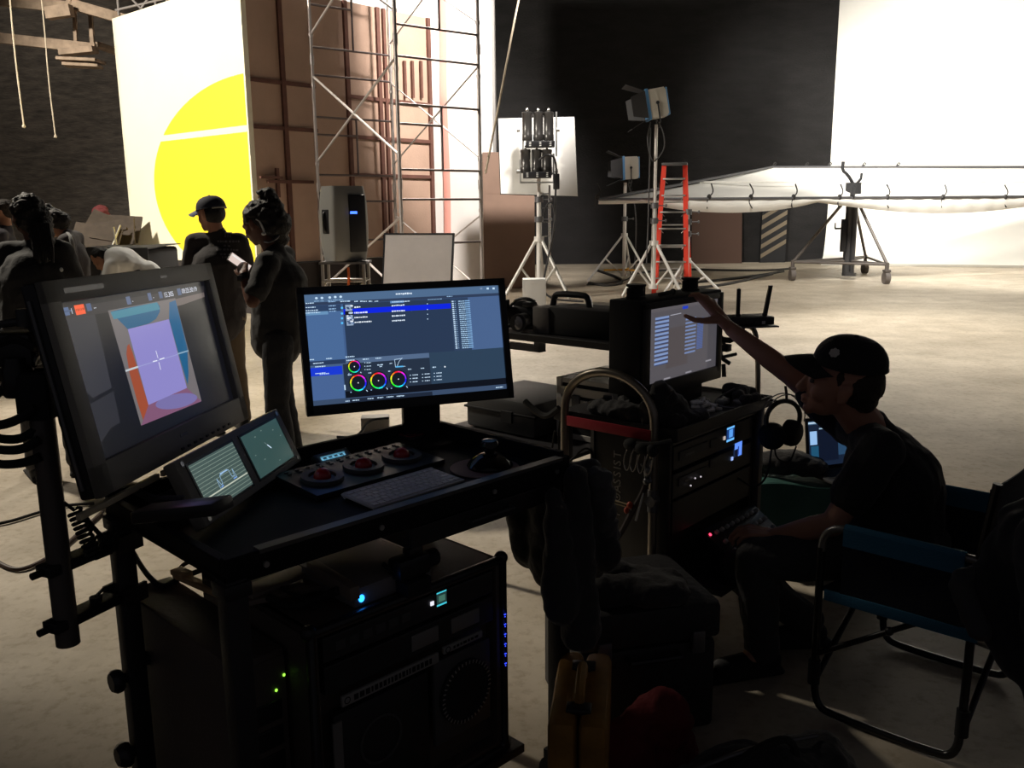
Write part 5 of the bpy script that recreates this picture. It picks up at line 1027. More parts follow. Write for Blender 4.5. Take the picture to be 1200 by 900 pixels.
mb = MB(C2); mb.bx((.215,.715,1.097),(.40,.80,1.205), .005); obj('end_block', mb, mat('grey_end_block', (.20,.185,.175), .6), t, label='grey fabric end block')
mb = MB(C2); mb.tube([(.30,.76,1.20),(.30,.75,1.245),(.30,.73,1.255),(.30,.60,1.255),(.30,.58,1.245),(.30,.57,1.20)], .013, smooth=1); obj('handle', mb, BLKP, t)
t = thing('camera_rig', 'dark cluttered camera rig with a lens at the left end of the gear shelf', 'camera', W2_(.32,.90,1.096), H2)
mb = MB(C2); mb.bx((.26,.83,1.11),(.38,1.02,1.19), .01); mb.bx((.30,.90,1.18),(.36,.98,1.215), .005); mb.box((.24,.98,1.20), (.05,.03,.04), bev=.005); mb.box((.27,.86,1.205), (.04,.05,.02), bev=.004); obj('body', mb, BLKP, t)
mb = MB(C2); mb.cyl((.26,.88,1.135),(.20,.86,1.135), .034, n=20); mb.cyl((.20,.86,1.135),(.19,.857,1.135), .037, n=20); obj('lens', mb, DGREY, t)
mb = MB(C2); mb.lathe([(.028,0),(.012,.004)], Matrix.Translation((.188,.857,1.135)) @ Matrix.Rotation(-PI/2, 4, 'Y'), n=20); obj('lens_glass', mb, mat('lens_coating', (.25,.25,.28), .1, .3), t)
mb = MB(C2); mb.tube([(.3,.84,1.19),(.28,.86,1.23),(.27,.93,1.225),(.29,.97,1.2),(.25,1.0,1.16),(.22,.96,1.12)], .006, smooth=2); mb.tube([(.25,1.0,1.20),(.22,1.04,1.17),(.24,1.02,1.12),(.22,.95,1.10)], .007, smooth=2); mb.cyl((.25,.82,1.11),(.25,1.05,1.11), .008); obj('rig_rods', mb, DGREY, t)
t = thing('silver_flight_case', 'low silver edged case lying behind on the gear shelf', 'case', W2_(.48,.50,1.096), H2)
mb = MB(C2); mb.bx((.42,.33,1.097),(.58,.74,1.185), .006); obj('body', mb, BLKM, t); mb = MB(C2); mb.bx((.41,.32,1.178),(.59,.75,1.196), .004); obj('lid', mb, mat('dull_silver', (.34,.31,.27), .45, .5), t)
mb = MB(C2)
mb.bx((.22,.325,1.097),(.27,.375,1.13), .003); obj('small_grey_block', mb, mat('grey_end_block', (.20,.185,.175), .6), None, 'small grey block on the gear shelf beside the hooded monitor', 'block')
# silver latched case on the deck below
t = thing('aluminium_case', 'aluminium edged black case behind the hoop handle', 'case', W2_(.48,.60,.64), H2)
mb = MB(C2); mb.bx((.315,.36,.655),(.66,.735,.90), .005); obj('body', mb, BLKM, t)
mb = MB(C2)
for lo, hi in (((.31,.34,.885),(.67,.745,.905)),((.305,.72,.65),(.32,.745,.905)),((.305,.34,.65),(.32,.36,.905)),((.305,.34,.835),(.312,.745,.870)),((.305,.34,.65),(.312,.745,.672)),((.305,.55,.74),(.312,.745,.82))): mb.bx(lo, hi, .001)
obj('edge_trim', mb, mat('case_aluminium', (.80,.76,.70), .4, .2), t, smooth=0)
mb = MB(C2); mb.bx((.295,.44,.80),(.306,.50,.86), .003); mb.bx((.295,.62,.78),(.306,.66,.84), .003); obj('latch', mb, GREYM, t)
mb = MB(C2); mb.bx((.05,.51,.628),(.70,1.25,.645), .003); mb.bx((.05,1.22,.25),(.08,1.25,.628)); mb.bx((.66,1.22,.25),(.69,1.25,.628)); mb.bx((.66,.51,.25),(.69,.54,.628)); mb.bx((.05,.51,.02),(.08,.54,.628)); mb.bx((.66,.51,.02),(.69,.54,.25)); mb.bx((.05,1.22,.02),(.08,1.25,.25)); mb.bx((.66,1.22,.02),(.69,1.25,.25))
obj('side_table', mb, BLK, None, 'low black side table left of the second cart', 'table', smooth=0)
t = thing('dark_equipment_bag', 'dark grey soft case on the low side table behind the front cart', 'case', W2_(.35,.98,.646), H2)
mb = MB(C2); mb.bx((.20,.78,.647),(.60,1.18,.80), .02); obj('body', mb, DGREY, t); mb = MB(C2); mb.bx((.195,.775,.735),(.605,1.185,.745), .002); mb.bx((.19,.90,.70),(.2,.96,.75)); obj('zip_band', mb, BLKM, t)
wc = D(632,486,3.9); mb = MB(Matrix.Translation((wc.x,wc.y,.075)) @ Matrix.Rotation(R(-60), 4, 'Z')); q = G(630,520,0)
t = thing('dolly_wheel', 'black caster wheel of a low dolly seen under the side table', 'wheel', (q.x,q.y,0)); Mw = WM[t.name] @ Matrix.Rotation(R(-70), 4, 'Z')
mb = MB(Mw); mb.cyl((-.02,0,.09),(.02,0,.09), .088, n=24); obj('tyre', mb, RUB, t); mb = MB(Mw); mb.cyl((-.024,0,.09),(.024,0,.09), .04, n=16); mb.bx((-.04,-.04,.17),(.04,.04,.185)); mb.bx((-.034,-.02,.08),(-.028,.02,.18)); mb.bx((.028,-.02,.08),(.034,.02,.18)); obj('hub', mb, GREYM, t)
# --- cloth heap, tools and adaptors on the worktop
me = organic([('c', W2_(.02,.10,.875), W2_(.10,.08,.90), .04, .05), ('c', W2_(.03,.10,.89), W2_(.02,.06,.98), .05, .035), ('c', W2_(.05,.03,.87), W2_(.20,.0,.865), .035, .03), ('c', W2_(.06,.06,.95), W2_(.14,.06,.90), .035, .04), ('c', W2_(.02,.16,.88), W2_(.05,.36,.875), .04, .03), ('c', W2_(.10,.22,.875), W2_(.18,.32,.875), .035, .03)], .008, 4, .010, 22)
obj('black_cloth', None, CLOTHB, None, 'crumpled black cloth heaped in front of the hooded monitor', 'cloth', me=me)
rd = random.Random(5)
mb = MB(C2)
for k in range(16):
    c0 = V((.30+.11*rd.random(), .02+.09*rd.random(), .858+.03*rd.random())); d0 = V((rd.uniform(-1,1), rd.uniform(-1,1), rd.uniform(-.3,.3))).normalized()*.014; mb.cyl(c0-d0, c0+d0, .0065, n=8); mb.cyl(c0+d0*.9, c0+d0*1.3, .0085, n=6)
obj('metal_adaptors', mb, mat('painted_nickel_glint', (.9,.87,.8), .5, .0), None, 'small shiny pile of metal connectors on the second cart', 'connectors', kind='stuff')  # reflected glints put into a pale matte colour
mb = MB(C2); mb.box((.47,.06,.865), (.05,.03,.022), M=Matrix(), bev=.003); mb.cyl((.45,.04,.88),(.52,.09,.87), .006); mb.box((.52,.02,.86), (.03,.04,.015), bev=.003); obj('metal_clamp', mb, ALU, None, 'small metal clamp right of the connector pile', 'clamp')
me = organic([('c', W2_(.56,.04,.87), W2_(.64,.06,.875), .028, .03), ('c', W2_(.52,.0,.865), W2_(.60,-.01,.865), .02, .025), ('c', W2_(.60,.10,.88), W2_(.66,.04,.87), .035, .025)], .006, 4, .006, 30); obj('black_pouch', None, CLOTHB, None, 'lumpy black pouch at the right corner of the second cart', 'pouch', me=me)
mb = MB(C2); mb.tube([(.42,-.02,.858),(.40,.03,.859),(.44,.08,.86),(.50,.10,.87),(.56,.06,.90)], .004, smooth=3); obj('thin_lead', mb, GREYM, None, 'thin grey lead curling across the second cart top', 'cable')
# --- wireless router on its post
t = thing('wireless_router', 'black wireless box with two upright antennas on a bracket', 'router', W2_(.72,.10,1.13), H2-R(30))
Mr = WM[t.name].copy(); q = D(877,372,3.55); Mr.translation = V((q.x,q.y,q.z-.015))
Mr = Matrix.Translation(V((q.x,q.y,q.z-.012))) @ Matrix.Rotation(R(8), 4, 'Z')
t.matrix_world = Matrix.Translation(V((q.x,q.y,q.z-.03))); WM[t.name] = t.matrix_world.copy()
mb = MB(Mr); mb.bx((-.10,-.06,-.012),(.085,.06,.020), .005); mb.bx((.0,-.064,-.01),(.03,-.06,.012)); obj('body', mb, BLKP, t)
mb = MB(Mr); mb.bx((-.11,-.07,-.022),(.10,.07,-.016), .001); obj('plate', mb, GREYM, t)
mb = MB(Mr); mb.bx((.015,-.0625,-.008),(.045,-.060,.004)); mb2 = obj('port_light', mb, WHITEP, t)
for x, dx in ((-.052,-.002),(.060,.016)): mb = MB(Mr); mb.cyl((x,-.02,.0),(x,-.02,.03), .010); mb.box((x+dx/2,-.02,.075), (.016,.012,.11), M=Matrix.Translation((0,0,0)) @ Matrix.Rotation(0,4,'Y'), bev=.004) if dx < 0 else mb.prism([(-.008,0),(.008,0),(.026,.12),(.012,.12)], .012, Matrix.Translation((x,-.014,.02)) @ Matrix.Rotation(PI/2, 4, 'X')); obj('antenna', mb, BLKP, t)
mb = MB(); b0 = V((q.x-.03,q.y,q.z-.035)); mb.cyl(b0, b0+V((0,0,-.05)), .018); mb.cyl(b0+V((0,0,-.04)), b0+V((.03,0,-.05)), .012); mb.tube([b0+V((0,0,-.04)), b0+V((-.06,-.02,-.06)), W2_(.63,.20,1.10)], .012, smooth=1); obj('mount_arm', mb, BLKM, t)
mb = MB(); p0 = D(884,378,3.62); mb.tube([V((p0.x-.05,3.62,p0.z-.005)), V((p0.x,3.62,p0.z-.02)), V((p0.x+.015,3.62,p0.z-.08)), D(889,455,3.60), V((D(889,455,3.60).x,3.60,.24))], .011, smooth=2); obj('steel_post', mb, mat('brushed_hoop', (.34,.30,.25), .35, .85), None, 'bent steel post rising behind the right end of the second cart', 'post')
# --- side clutter of small clips and levers on the right of the hooded box
mb = MB(C2); mb.tube([(.64,.2,1.08),(.68,.17,1.06),(.70,.2,1.03),(.66,.18,1.0),(.70,.16,.97)], .009, smooth=2); mb.box((.69,.17,1.035), (.04,.03,.03), bev=.005); mb.cyl((.66,.17,1.0),(.735,.15,1.005), .007); mb.cyl((.67,.17,.97),(.66,.16,.92), .009); obj('arm_clamp', mb, BLKP, None, 'small black articulated clamp on the right side of the hooded monitor', 'clamp')
# --- headphones hanging from a rod
hp = D(917,505,3.36); t = thing('headphones', 'black headphones hanging beside the second cart in front of the sitting person', 'headphones', (hp.x,hp.y,hp.z-.05))
Mh = Matrix.Translation(hp) @ Matrix.Rotation(R(18), 4, 'Z') @ Matrix.Scale(1.12, 4)
mb = MB(Mh); mb.tube([(-.065,0,.02)]+[(.0-.068*math.cos(a),0,.045+.062*math.sin(a)) for a in [PI*k/14 for k in range(15)]]+[(.065,0,.02)], .0085, n=8); obj('headband', mb, BLKP, t)
mb = MB(Mh)
for o_ in (-.012,.012): mb.tube([(-.078,o_,.03)]+[(.0-.080*math.cos(a),o_,.05+.082*math.sin(a)) for a in [PI*k/14 for k in range(15)]]+[(.078,o_,.03)], .0022, n=5)
obj('outer_wires', mb, GREYM, t, kind='stuff')
for s_ in (-1,1):
    mb = MB(Mh @ Matrix.Translation((s_*.042,0,-.012)) @ Matrix.Rotation(s_*R(12), 4, 'Y')); mb.lathe([(.030,-.030),(.044,-.026),(.047,-.012),(.047,.004),(.040,.020),(.030,.026)], Matrix.Rotation(R(90), 4, 'Y') @ Matrix.Rotation(R(60)*s_, 4, 'X'), n=24); obj('ear_cup', mb, BLKM, t)
mb = MB(Mh); mb.tube([(-.03,0,-.05),(-.02,0,-.10),(.03,-.01,-.12),(.06,0,-.06)], .003, smooth=3, n=5); mb.tube([(-.04,0,-.05),(-.05,0,-.16),(-.10,0,-.20),(-.16,.02,-.16)], .0035, smooth=3, n=5); obj('lead', mb, RUB, t)
mb = MB(); top = Mh @ V((0,0,.112)); mb.tube([top+V((.012,.03,.045)), top+V((.012,.01,.02)), top+V((.010,0,-.012)), top+V((-.03,.03,-.013)), W2_(.69,.02,.858)], .0055, smooth=1); obj('hook_rod', mb, BLKP, None, 'thin black hook rod the headphones hang from', 'hook')
# cloth and cables hanging off the near corner of cart two
t = thing('hanging_clips', 'bunch of black clips and wire hooks hanging on the hoop handle', 'clips', W2_(-.06,.08,.70), H2)
mb = MB(C2); mb.ball((-.07,.12,.795), (.02,.030,.024), u=10, v=8); mb.ball((-.07,.075,.79), (.022,.030,.022), u=10, v=8); mb.ball((-.07,.035,.79), (.018,.022,.024), u=10, v=8); mb.tube([(-.07,.145,.80),(-.07,.12,.80),(-.07,.03,.81),(-.05,-.03,.83)], .009, smooth=2); obj('clip_body', mb, BLKM, t)
mb = MB(C2)
for b in (.125,.10,.07,.04): mb.tube([(-.08,b,.79),(-.085,b+.018,.74),(-.085,b+.004,.70),(-.085,b-.010,.72),(-.082,b-.016,.77)], .0028, smooth=3, n=6)
obj('wire_hook', mb, CHROME, t)
mb = MB(C2); mb.tube([(-.075,.04,.76),(-.08,.06,.70),(-.075,.03,.67),(-.07,.05,.71),(-.08,.07,.74)], .0055, smooth=2); mb.ball((-.078,.045,.715), (.012,.016,.02), u=8, v=6); mb.ball((-.078,.05,.68), (.012,.013,.013), u=8, v=6); obj('metal_lever', mb, GREYM, t)
mb = MB(); mb.cyl(ONP(764,540,W2_(-.075,0,0),u2), ONP(745,610,W2_(-.075,0,0),u2), .0042, n=8); obj('white_rod', mb, WHITEP, None, 'thin white rod hanging slanted below the clips', 'rod')
P_ = lambda x, y, a=-.07: ONP(x, y, W2_(a,0,0), u2)
mb = MB(); mb.tube([P_(762,548), P_(755,575), P_(742,597), P_(728,625), P_(712,645)], .011, smooth=2); obj('dark_strap', mb, mat('dark_strap', (.04,.03,.03), .7), None, 'dark strap slanting across the lettered case side', 'strap')
mb = MB(); mb.tube([P_(693,578), P_(715,585), P_(738,592)], .003, smooth=1); mb.tube([P_(693,581), P_(715,588), P_(736,595)], .0025, smooth=1); obj('yellow_bungee', mb, mat('tan_cord', (.28,.22,.12), .7), None, 'thin tan cord tied across the lettered case side', 'cord')
mb = MB(); mb.ball(P_(738,592,-.085), (.011,.011,.013), u=10, v=8); mb.ball(P_(734,598,-.085), (.009,.009,.012), u=10, v=8); obj('red_toggle', mb, mat('red_toggle', (.45,.06,.025), .45), None, 'small red orange toggle on the strap knot', 'toggle')
rd = random.Random(3)
for k, pts in enumerate((((655,478),(640,490),(625,480),(615,470)), ((668,540),(690,520),(697,545),(692,600)), ((650,505),(645,540),(640,560)), ((660,470),(652,520),(668,600)), ((700,520),(688,560),(684,620)))):
    mb = MB(); mb.tube([P_(x,y,-.03+.02*k) for x, y in pts], .004 if k else .012, smooth=3, n=6)
    obj('loose_cable', mb, RUB, None, ('thick black cable end left of the hoop handle', 'thin black cable looping at the left edge of the lettered case', 'short thin black cable hanging at the left of the hoop leg', 'long thin black cable running down the hoop leg', 'thin black cable down the corner of the lettered case')[k], 'cable', 'loose cables around the hoop handle')
# --- crate, teal cloth and laptop beyond
q = G(925,600,.0); cq = D(920,560,3.85); t = thing('storage_crate', 'dark crate standing right of the second cart under a teal cloth', 'crate', (cq.x,cq.y,0))
zt = .40; mb = MB(); mb.bx((cq.x-.20,cq.y-.15,0.01),(cq.x+.42,cq.y+.30,zt-.01), .01); obj('body', mb, BLKM, t)
for k in range(3): mb = MB(); mb.bx((cq.x-.21,cq.y-.16,.06+.12*k),(cq.x+.43,cq.y+.31,.075+.12*k), .003); obj('rib', mb, BLKP, t)
TEAL = mat('teal_cloth', (.05,.15,.13), .8, bump=.2, bump_s=60)
mb = MB(); mb.grid(lambda u, v: (cq.x-.22+.66*u, cq.y-.17+.48*v, zt+.012+.012*math.sin(u*9+v*3)+.01*noise.noise(V((u*5,v*5,2)))), 30, 20, .008); mb.grid(lambda u, v: (cq.x-.22+.66*u, cq.y-.175-.01*math.sin(u*24)*v, zt+.012+.012*math.sin(u*9)-(.16+.04*math.sin(u*7))*v), 50, 8, .006); obj('teal_cloth', mb, TEAL, None, 'teal cloth spread over the crate right of the second cart', 'cloth')
me = organic([('e', (cq.x-.02,cq.y-.03,zt+.075), (.15,.09,.055)), ('e', (cq.x+.08,cq.y-.05,zt+.06), (.09,.08,.045)), ('e', (cq.x-.12,cq.y,zt+.06), (.08,.08,.04))], .008, 3, .006, 20); obj('black_bag', None, CLOTHB, None, 'squashed black bag lying on the teal cloth', 'bag', me=me)
lc = D(973,538,3.80); t = thing('laptop', 'open laptop with a lit screen half hidden behind the sitting person', 'laptop', (lc.x,lc.y,zt+.03))
zb = zt+.035; L0 = D(946,560,3.80); x0 = L0.x; Ml = frame((x0,3.80,zb+.0), V((1,.35,0)), y=V((-.04,.15,1))); hs = D(950,492,3.8).z-zb
mb = MB(Ml); mb.bx((0,0,-.008),(.34,hs,0), .004); lid = obj('lid', mb, BLKP, t)
S = Screen(Ml @ Matrix.Translation((.014,hs-.016,.0006)), .312, hs-.035, (22,34,54)); S.rect((0,0),(1,.07),(80,110,140)); S.rect((0,.02),(1,.05),(190,215,235)); S.rect((.02,.22),(.14,.52),(150,190,235)); S.rect((.16,.1),(.5,.9),(14,22,40)); S.rect((.18,.16),(.3,.19),(150,180,200)); S.rect((.03,.55),(.16,.95),(30,80,110)); S.rect((.5,.2),(.95,.8),(40,70,100)); S.done('display', lid)
mb = MB(); mb.M = frame((x0,3.80,zb-.004), V((1,.35,0)), z=(0,0,1)); mb.bx((0,-.22,-.008),(.34,0,.006), .003); ba = obj('base', mb, DGREY, t)
mb = MB(mb.M); mb.bx((.02,-.13,.006),(.32,-.02,.0075)); obj('key_area', mb, BLKM, ba, smooth=0)
# ================================================================== FLOOR ITEMS BETWEEN THE CARTS
t = thing('black_equipment_case', 'large dull black case on the floor between the two carts', 'case', (.36,2.66,0), R(14))
Mq = WM[t.name]; mb = MB(Mq); mb.bx((-.22,-.20,.0),(.22,.20,.30), .02); obj('case_body', mb, mat('scuffed_black', (.025,.024,.026), .6, bump=.3, bump_s=30), t)
mb = MB(Mq); mb.bx((-.23,-.21,.305),(.23,.21,.425), .02); obj('lid', mb, mat('scuffed_black', (.025,.024,.026), .6), t)
mb = MB(Mq); mb.tube([(-.08,-.215,.28),(-.08,-.245,.28),(.08,-.245,.28),(.08,-.215,.28)], .009); obj('handle', mb, BLKP, t)
for x in (-.15,.15): mb = MB(Mq); mb.bx((x-.02,-.222,.27),(x+.02,-.205,.34), .003); obj('latch', mb, GREYM, t)
me = organic([('c', V((.27,2.50,.46)), V((.46,2.56,.455)), .05, .045), ('c', V((.30,2.62,.46)), V((.50,2.60,.45)), .05, .04), ('e', V((.42,2.52,.455)), (.12,.08,.045))], .010, 4, .010, 18); obj('folded_garment', None, CLOTHB, None, 'folded black garment on top of the large black case', 'garment', me=me)
t = thing('yellow_case', 'worn yellow hard case standing upright beside the front cart', 'case', (.165,2.02,0), R(-8))
YC = mat('worn_yellow_plastic', (.34,.165,.025), .6, noise_s=7, noise_a=.4); Mq = WM[t.name]
mb = MB(Mq); mb.bx((-.07,-.17,.0),(-.003,.19,.43), .02); obj('case_half', mb, YC, t); mb = MB(Mq); mb.bx((.003,-.17,.0),(.07,.19,.43), .02); obj('case_half', mb, YC, t)
mb = MB(Mq); mb.tube([(0,-.08,.42),(0,-.08,.465),(0,.06,.465),(0,.06,.42)], .013, smooth=1); obj('handle', mb, YC, t)
for y in (-.10,.10): mb = MB(Mq); mb.bx((-.03,y-.02,.425),(.03,y+.02,.438), .003); obj('latch', mb, BLKP, t)
mb = MB(Mq); mb.bx((-.045,-.176,.22),(.0,-.171,.28)); obj('sticker', mb, mat('pale_sticker', (.35,.28,.22), .6), t, smooth=0)
me = organic([('e', (.33,2.20,.09), (.14,.10,.09)), ('e', (.27,2.12,.17), (.10,.08,.08)), ('e', (.40,2.22,.20), (.09,.08,.10)), ('e', (.44,2.25,.10), (.07,.08,.10)), ('c', V((.22,2.10,.2)), V((.36,2.2,.24)), .04, .05)], .010, 3, .014, 14)
obj('red_cloth_heap', None, mat('dark_red_cloth', (.16,.012,.018), .85, bump=.3, bump_s=60), None, 'dark red cloth heap on the floor beside the yellow case', 'cloth', me=me)
t = thing('duffel_bag', 'large black duffel bag on the floor at the bottom edge', 'bag', (.60,1.98,0))
me = organic([('c', V((.42,1.90,.13)), V((.78,2.08,.12)), .13, .12), ('e', V((.60,1.98,.16)), (.20,.14,.11)), ('e', V((.80,2.10,.13)), (.08,.1,.11))], .010, 4, .010, 14); obj('bag_body', None, CLOTHB, t, me=me)
mb = MB(); mb.tube([V((.50,1.90,.25)), V((.52,1.88,.31)), V((.60,1.92,.335)), V((.68,1.98,.31)), V((.70,1.99,.25))], .010, smooth=2); obj('handle', mb, RUB, t)
mb = MB(); mb.tube([V((.42,1.92,.262)), V((.60,2.0,.275)), V((.78,2.08,.25))], .006, smooth=2); obj('zip', mb, GREYM, t)
# ================================================================== FOLDING CHAIR
dch = V((.74,-.67,0)).normalized(); wch = V((.67,.74,0)).normalized(); c00 = V((.955,2.60,0)); CL, CW = .44, .60
MCh = frame(c00, dch, y=wch)
t = thing('folding_chair', 'black tube folding chair with blue trimmed arm slings', 'chair', c00+dch*CL/2+wch*CW/2, math.atan2(dch.y,dch.x))
FRM = mat('chair_tube', (.045,.045,.047), .3, .7); BLU = mat('blue_canvas', (.03,.16,.28), .8, bump=.2, bump_s=150); NAV = mat('navy_canvas', (.014,.017,.028), .85, bump=.2, bump_s=150)
for b in (0,CW):
    mb = MB(MCh); mb.tube([(.0,b,.56),(.0,b,.10),(.015,b,.03),(.06,b,.013),(CL-.06,b,.013),(CL-.015,b,.03),(CL,b,.10),(CL,b,.56)], .0125, smooth=2, n=10); obj('side_frame', mb, FRM, t)
    mb = MB(MCh); mb.tube([(.0,b,.54),(.004,b,.60),(.04,b,.632),(.10,b,.635),(CL-.03,b,.635),(CL+.03,b,.63)], .012, smooth=2, n=10); obj('arm_tube', mb, mat('pale_arm_tube', (.28,.27,.26), .35, .7), t)
    mb = MB(MCh); mb.grid(lambda u, v, b=b: (.07+(CL-.10)*u, b+(.0155*math.cos(v*2*PI)), .635+.0165*math.sin(v*2*PI)), 6, 14, 0); mb.bx((.07,b-.016,.585),(CL-.03,b-.012,.64)); mb.bx((.07,b+.012,.585),(CL-.03,b+.016,.64)); obj('arm_cover', mb, BLU, t, label='blue canvas arm cover')
    mb = MB(MCh); mb.grid(lambda u, v, b=b: (.07+(CL-.10)*u, b+.012*math.sin(u*PI)*math.sin(v*PI)-.008, .60-.20*v), 10, 8, .004); obj('side_sling', mb, NAV, t)
    mb = MB(MCh); mb.cyl((.0,b,.20),(CL,b,.50), .009); mb.ball((CL*.5,b,.35), .014, u=8, v=6); obj('side_brace', mb, FRM, t)
mb = MB(MCh); mb.grid(lambda u, v: (.0+CL*u, CW*v, .425-.03*math.sin(v*PI)), 10, 14, .006); obj('seat', mb, NAV, t)
mb = MB(MCh); mb.bx((.02,-.014,.395),(CL+.02,-.004,.43), .003); obj('seat_trim', mb, BLU, t, label='blue canvas seat edge')
for b in (0,CW): mb = MB(MCh); mb.tube([(CL,b,.40),(CL+.0,b,.62),(CL+.03,b,.86)], .0125, smooth=1); obj('back_post', mb, FRM, t)
mb = MB(MCh); mb.grid(lambda u, v: (CL+.018+.02*math.sin(u*PI), CW*u, .62+.22*v), 14, 8, .006); obj('backrest', mb, NAV, t)
for z in (.12,): mb = MB(MCh); mb.cyl((0,0,.10),(.0,CW,.40), .01); mb.cyl((CL,0,.10),(CL,CW,.40), .01); mb.cyl((CL,0,.40),(CL,CW,.10), .01); obj('cross_tube', mb, FRM, t)
for a, b in ((0,0),(CL,0),(0,CW),(CL,CW)): mb = MB(MCh); mb.cyl((a,b,.10),(a,b,.18), .019); obj('hinge_sleeve', mb, BLKM, t)
# jacket over the chair back, reaching towards the viewer
t = thing('draped_jacket', 'black jacket draped over the near back corner of the folding chair', 'jacket', MCh @ V((CL+.06,-.02,.2)))
Z = lambda x, y, Y: D(x, y, Y)
pp = [('c', Z(1196,612,2.20), Z(1240,600,2.15), .055, .07), ('c', Z(1185,650,2.16), Z(1210,760,2.10), .075, .08), ('c', Z(1160,680,2.16), Z(1200,770,2.08), .060, .07), ('c', Z(1215,640,2.12), Z(1260,820,2.02), .10, .09), ('c', Z(1205,760,2.06), Z(1222,840,2.0), .045, .035), ('c', Z(1240,640,2.0), Z(1260,800,1.95), .10, .10), ('c', Z(1140,690,2.18), Z(1170,740,2.12), .032, .045)]
me = organic(pp, .010, 8, .008, 11); obj('jacket_body', None, mat('jacket_black_blue', (.013,.014,.020), .8, sheen=.1), t, me=me)
me = organic([('c', Z(1128,688,2.17), Z(1150,735,2.12), .034, .038), ('c', Z(1124,675,2.18), Z(1165,668,2.16), .02, .03)], .008, 6, .004, 20); obj('pale_lining', None, mat('grey_lining', (.06,.06,.062), .8), t, me=me)
# ================================================================== PEOPLE
def skinmat(nm, c): return mat('skin_'+nm, c, .5, spec=.35)
def head_frame(c, f, tilt_up=(0,0,1)):
    f = V(f).normalized(); u = V(tilt_up); r = f.cross(u).normalized(); u = r.cross(f)
    M = Matrix((r, f, u)).transposed().to_4x4(); M.translation = V(c); return M
def head_prims(M, s=1.0):
    R3 = M.to_3x3(); P = lambda x, y, z: M @ V((x*s,y*s,z*s)); e = lambda x, y, z, rx, ry, rz: ('e', P(x,y,z), (rx*s,ry*s,rz*s), R3)
    pr = [e(0,-.012,.030,.074,.094,.082), e(0,.018,-.010,.064,.076,.085), e(0,.038,-.062,.048,.050,.040), e(0,.072,-.088,.022,.018,.018),
          ('c', P(0,.086,.012), P(0,.108,-.030), .0085*s, .0125*s), e(0,.104,-.034,.016,.013,.010), e(-.030,.080,.022,.022,.012,.008), e(.030,.080,.022,.022,.012,.008),
          e(0,.089,-.057,.022,.012,.0065), e(0,.087,-.068,.019,.012,.0070), e(-.040,.055,-.025,.022,.026,.026), e(.040,.055,-.025,.022,.026,.026)]
    for sx in (-1,1):
        pr += [e(sx*.076,-.004,-.008,.009,.017,.030), e(sx*.081,-.012,.004,.008,.014,.020), ('c', P(sx*.079,-.012,.018), P(sx*.077,.004,-.030), .007*s, .007*s)]
    return pr
def hand_prims(w, d, n, side, curls=(20,22,24,28), spread=5, thumb=(35,20), s=1.0):
    """w wrist, d towards the fingers, n out of the palm, side: +1 thumb on d x n side"""
    d = V(d).normalized(); n = V(n); n = (n-d*n.dot(d)).normalized(); t = d.cross(n)*side; pr = []; w = V(w)
    L = ((.034,.024,.020),(.038,.027,.021),(.036,.025,.021),(.029,.020,.018)); kx = (.030,.010,-.010,-.028); kl = (.088,.092,.087,.078)
    for k in range(4):
        kn = w + d*kl[k]*s + t*kx[k]*s; pr.append(('c', w+d*.012*s+t*kx[k]*.55*s, kn, .0145*s, .0115*s))
        a = 0; p = kn; fd = (d + t*math.tan(R(spread*(1.5-k)/1.5))).normalized()
        for j, l in enumerate(L[k]):
            a += R(curls[k]*(1 if j else .8)); dd = fd*math.cos(a)+n*math.sin(a); q = p+dd*l*s; r0 = (.0092,.0085,.0078)[j]*s; pr.append(('c', p, q, r0, r0*.9)); p = q
    p = w+d*.022*s+t*.020*s; q = w+d*.055*s+t*.046*s+n*.012*s; pr.append(('c', p, q, .0155*s, .0125*s))
    dd = (d*math.cos(R(thumb[0]))+t*math.sin(R(thumb[0]))+n*.25).normalized(); q2 = q+dd*.032*s; pr.append(('c', q, q2, .011*s, .0095*s))
    dd = (d*math.cos(R(thumb[0]-thumb[1]))+t*math.sin(R(thumb[0]-thumb[1]))+n*.3).normalized(); pr.append(('c', q2, q2+dd*.026*s, .0095*s, .008*s)); return pr
def torso_prims(J, g=0.0, wide=1.0):
    sl, sr, hl, hr, ch, pv, nk = [V(J[k]) for k in ('sl','sr','hl','hr','chest','pelvis','neck')]
    ax = (sl-sr).normalized(); up = (nk-pv).normalized(); y = up.cross(ax).normalized(); R3 = Matrix((ax, y, up)).transposed(); w = wide
    return [('e', ch, ((.160+g)*w,(.112+g)*w,.17+g), R3), ('e', pv.lerp(ch,.5), ((.138+g)*w,(.105+g)*w,.16+g), R3), ('e', pv, ((.155+g)*w,(.118+g)*w,.12+g), R3),
            ('c', sl.lerp(nk,.12), sr.lerp(nk,.12), .056+g, .056+g), ('c', ch+up*.08, nk, .085+g, .058+g*.4)]
def arm_prims(J, s, g=0.0, upto=1.0):
    sh, el, wr = V(J['s'+s]), V(J['e'+s]), V(J['w'+s])
    if upto <= 1: return [('c', sh, sh.lerp(el, upto), .052+g, .044+g+.006*(upto < 1))]
    return [('c', sh, el, .050+g, .040+g), ('c', el, el.lerp(wr,.35), .040+g, .040+g), ('c', el.lerp(wr,.35), wr, .040+g, .027+g)]
def leg_prims(J, s, g=0.0):
    h, k, a = V(J['h'+s]), V(J['k'+s]), V(J['a'+s])
    return [('c', h, k, .080+g, .056+g), ('c', k, k.lerp(a,.3), .056+g, .055+g), ('c', k.lerp(a,.3), a, .055+g, .038+g*1.3)]
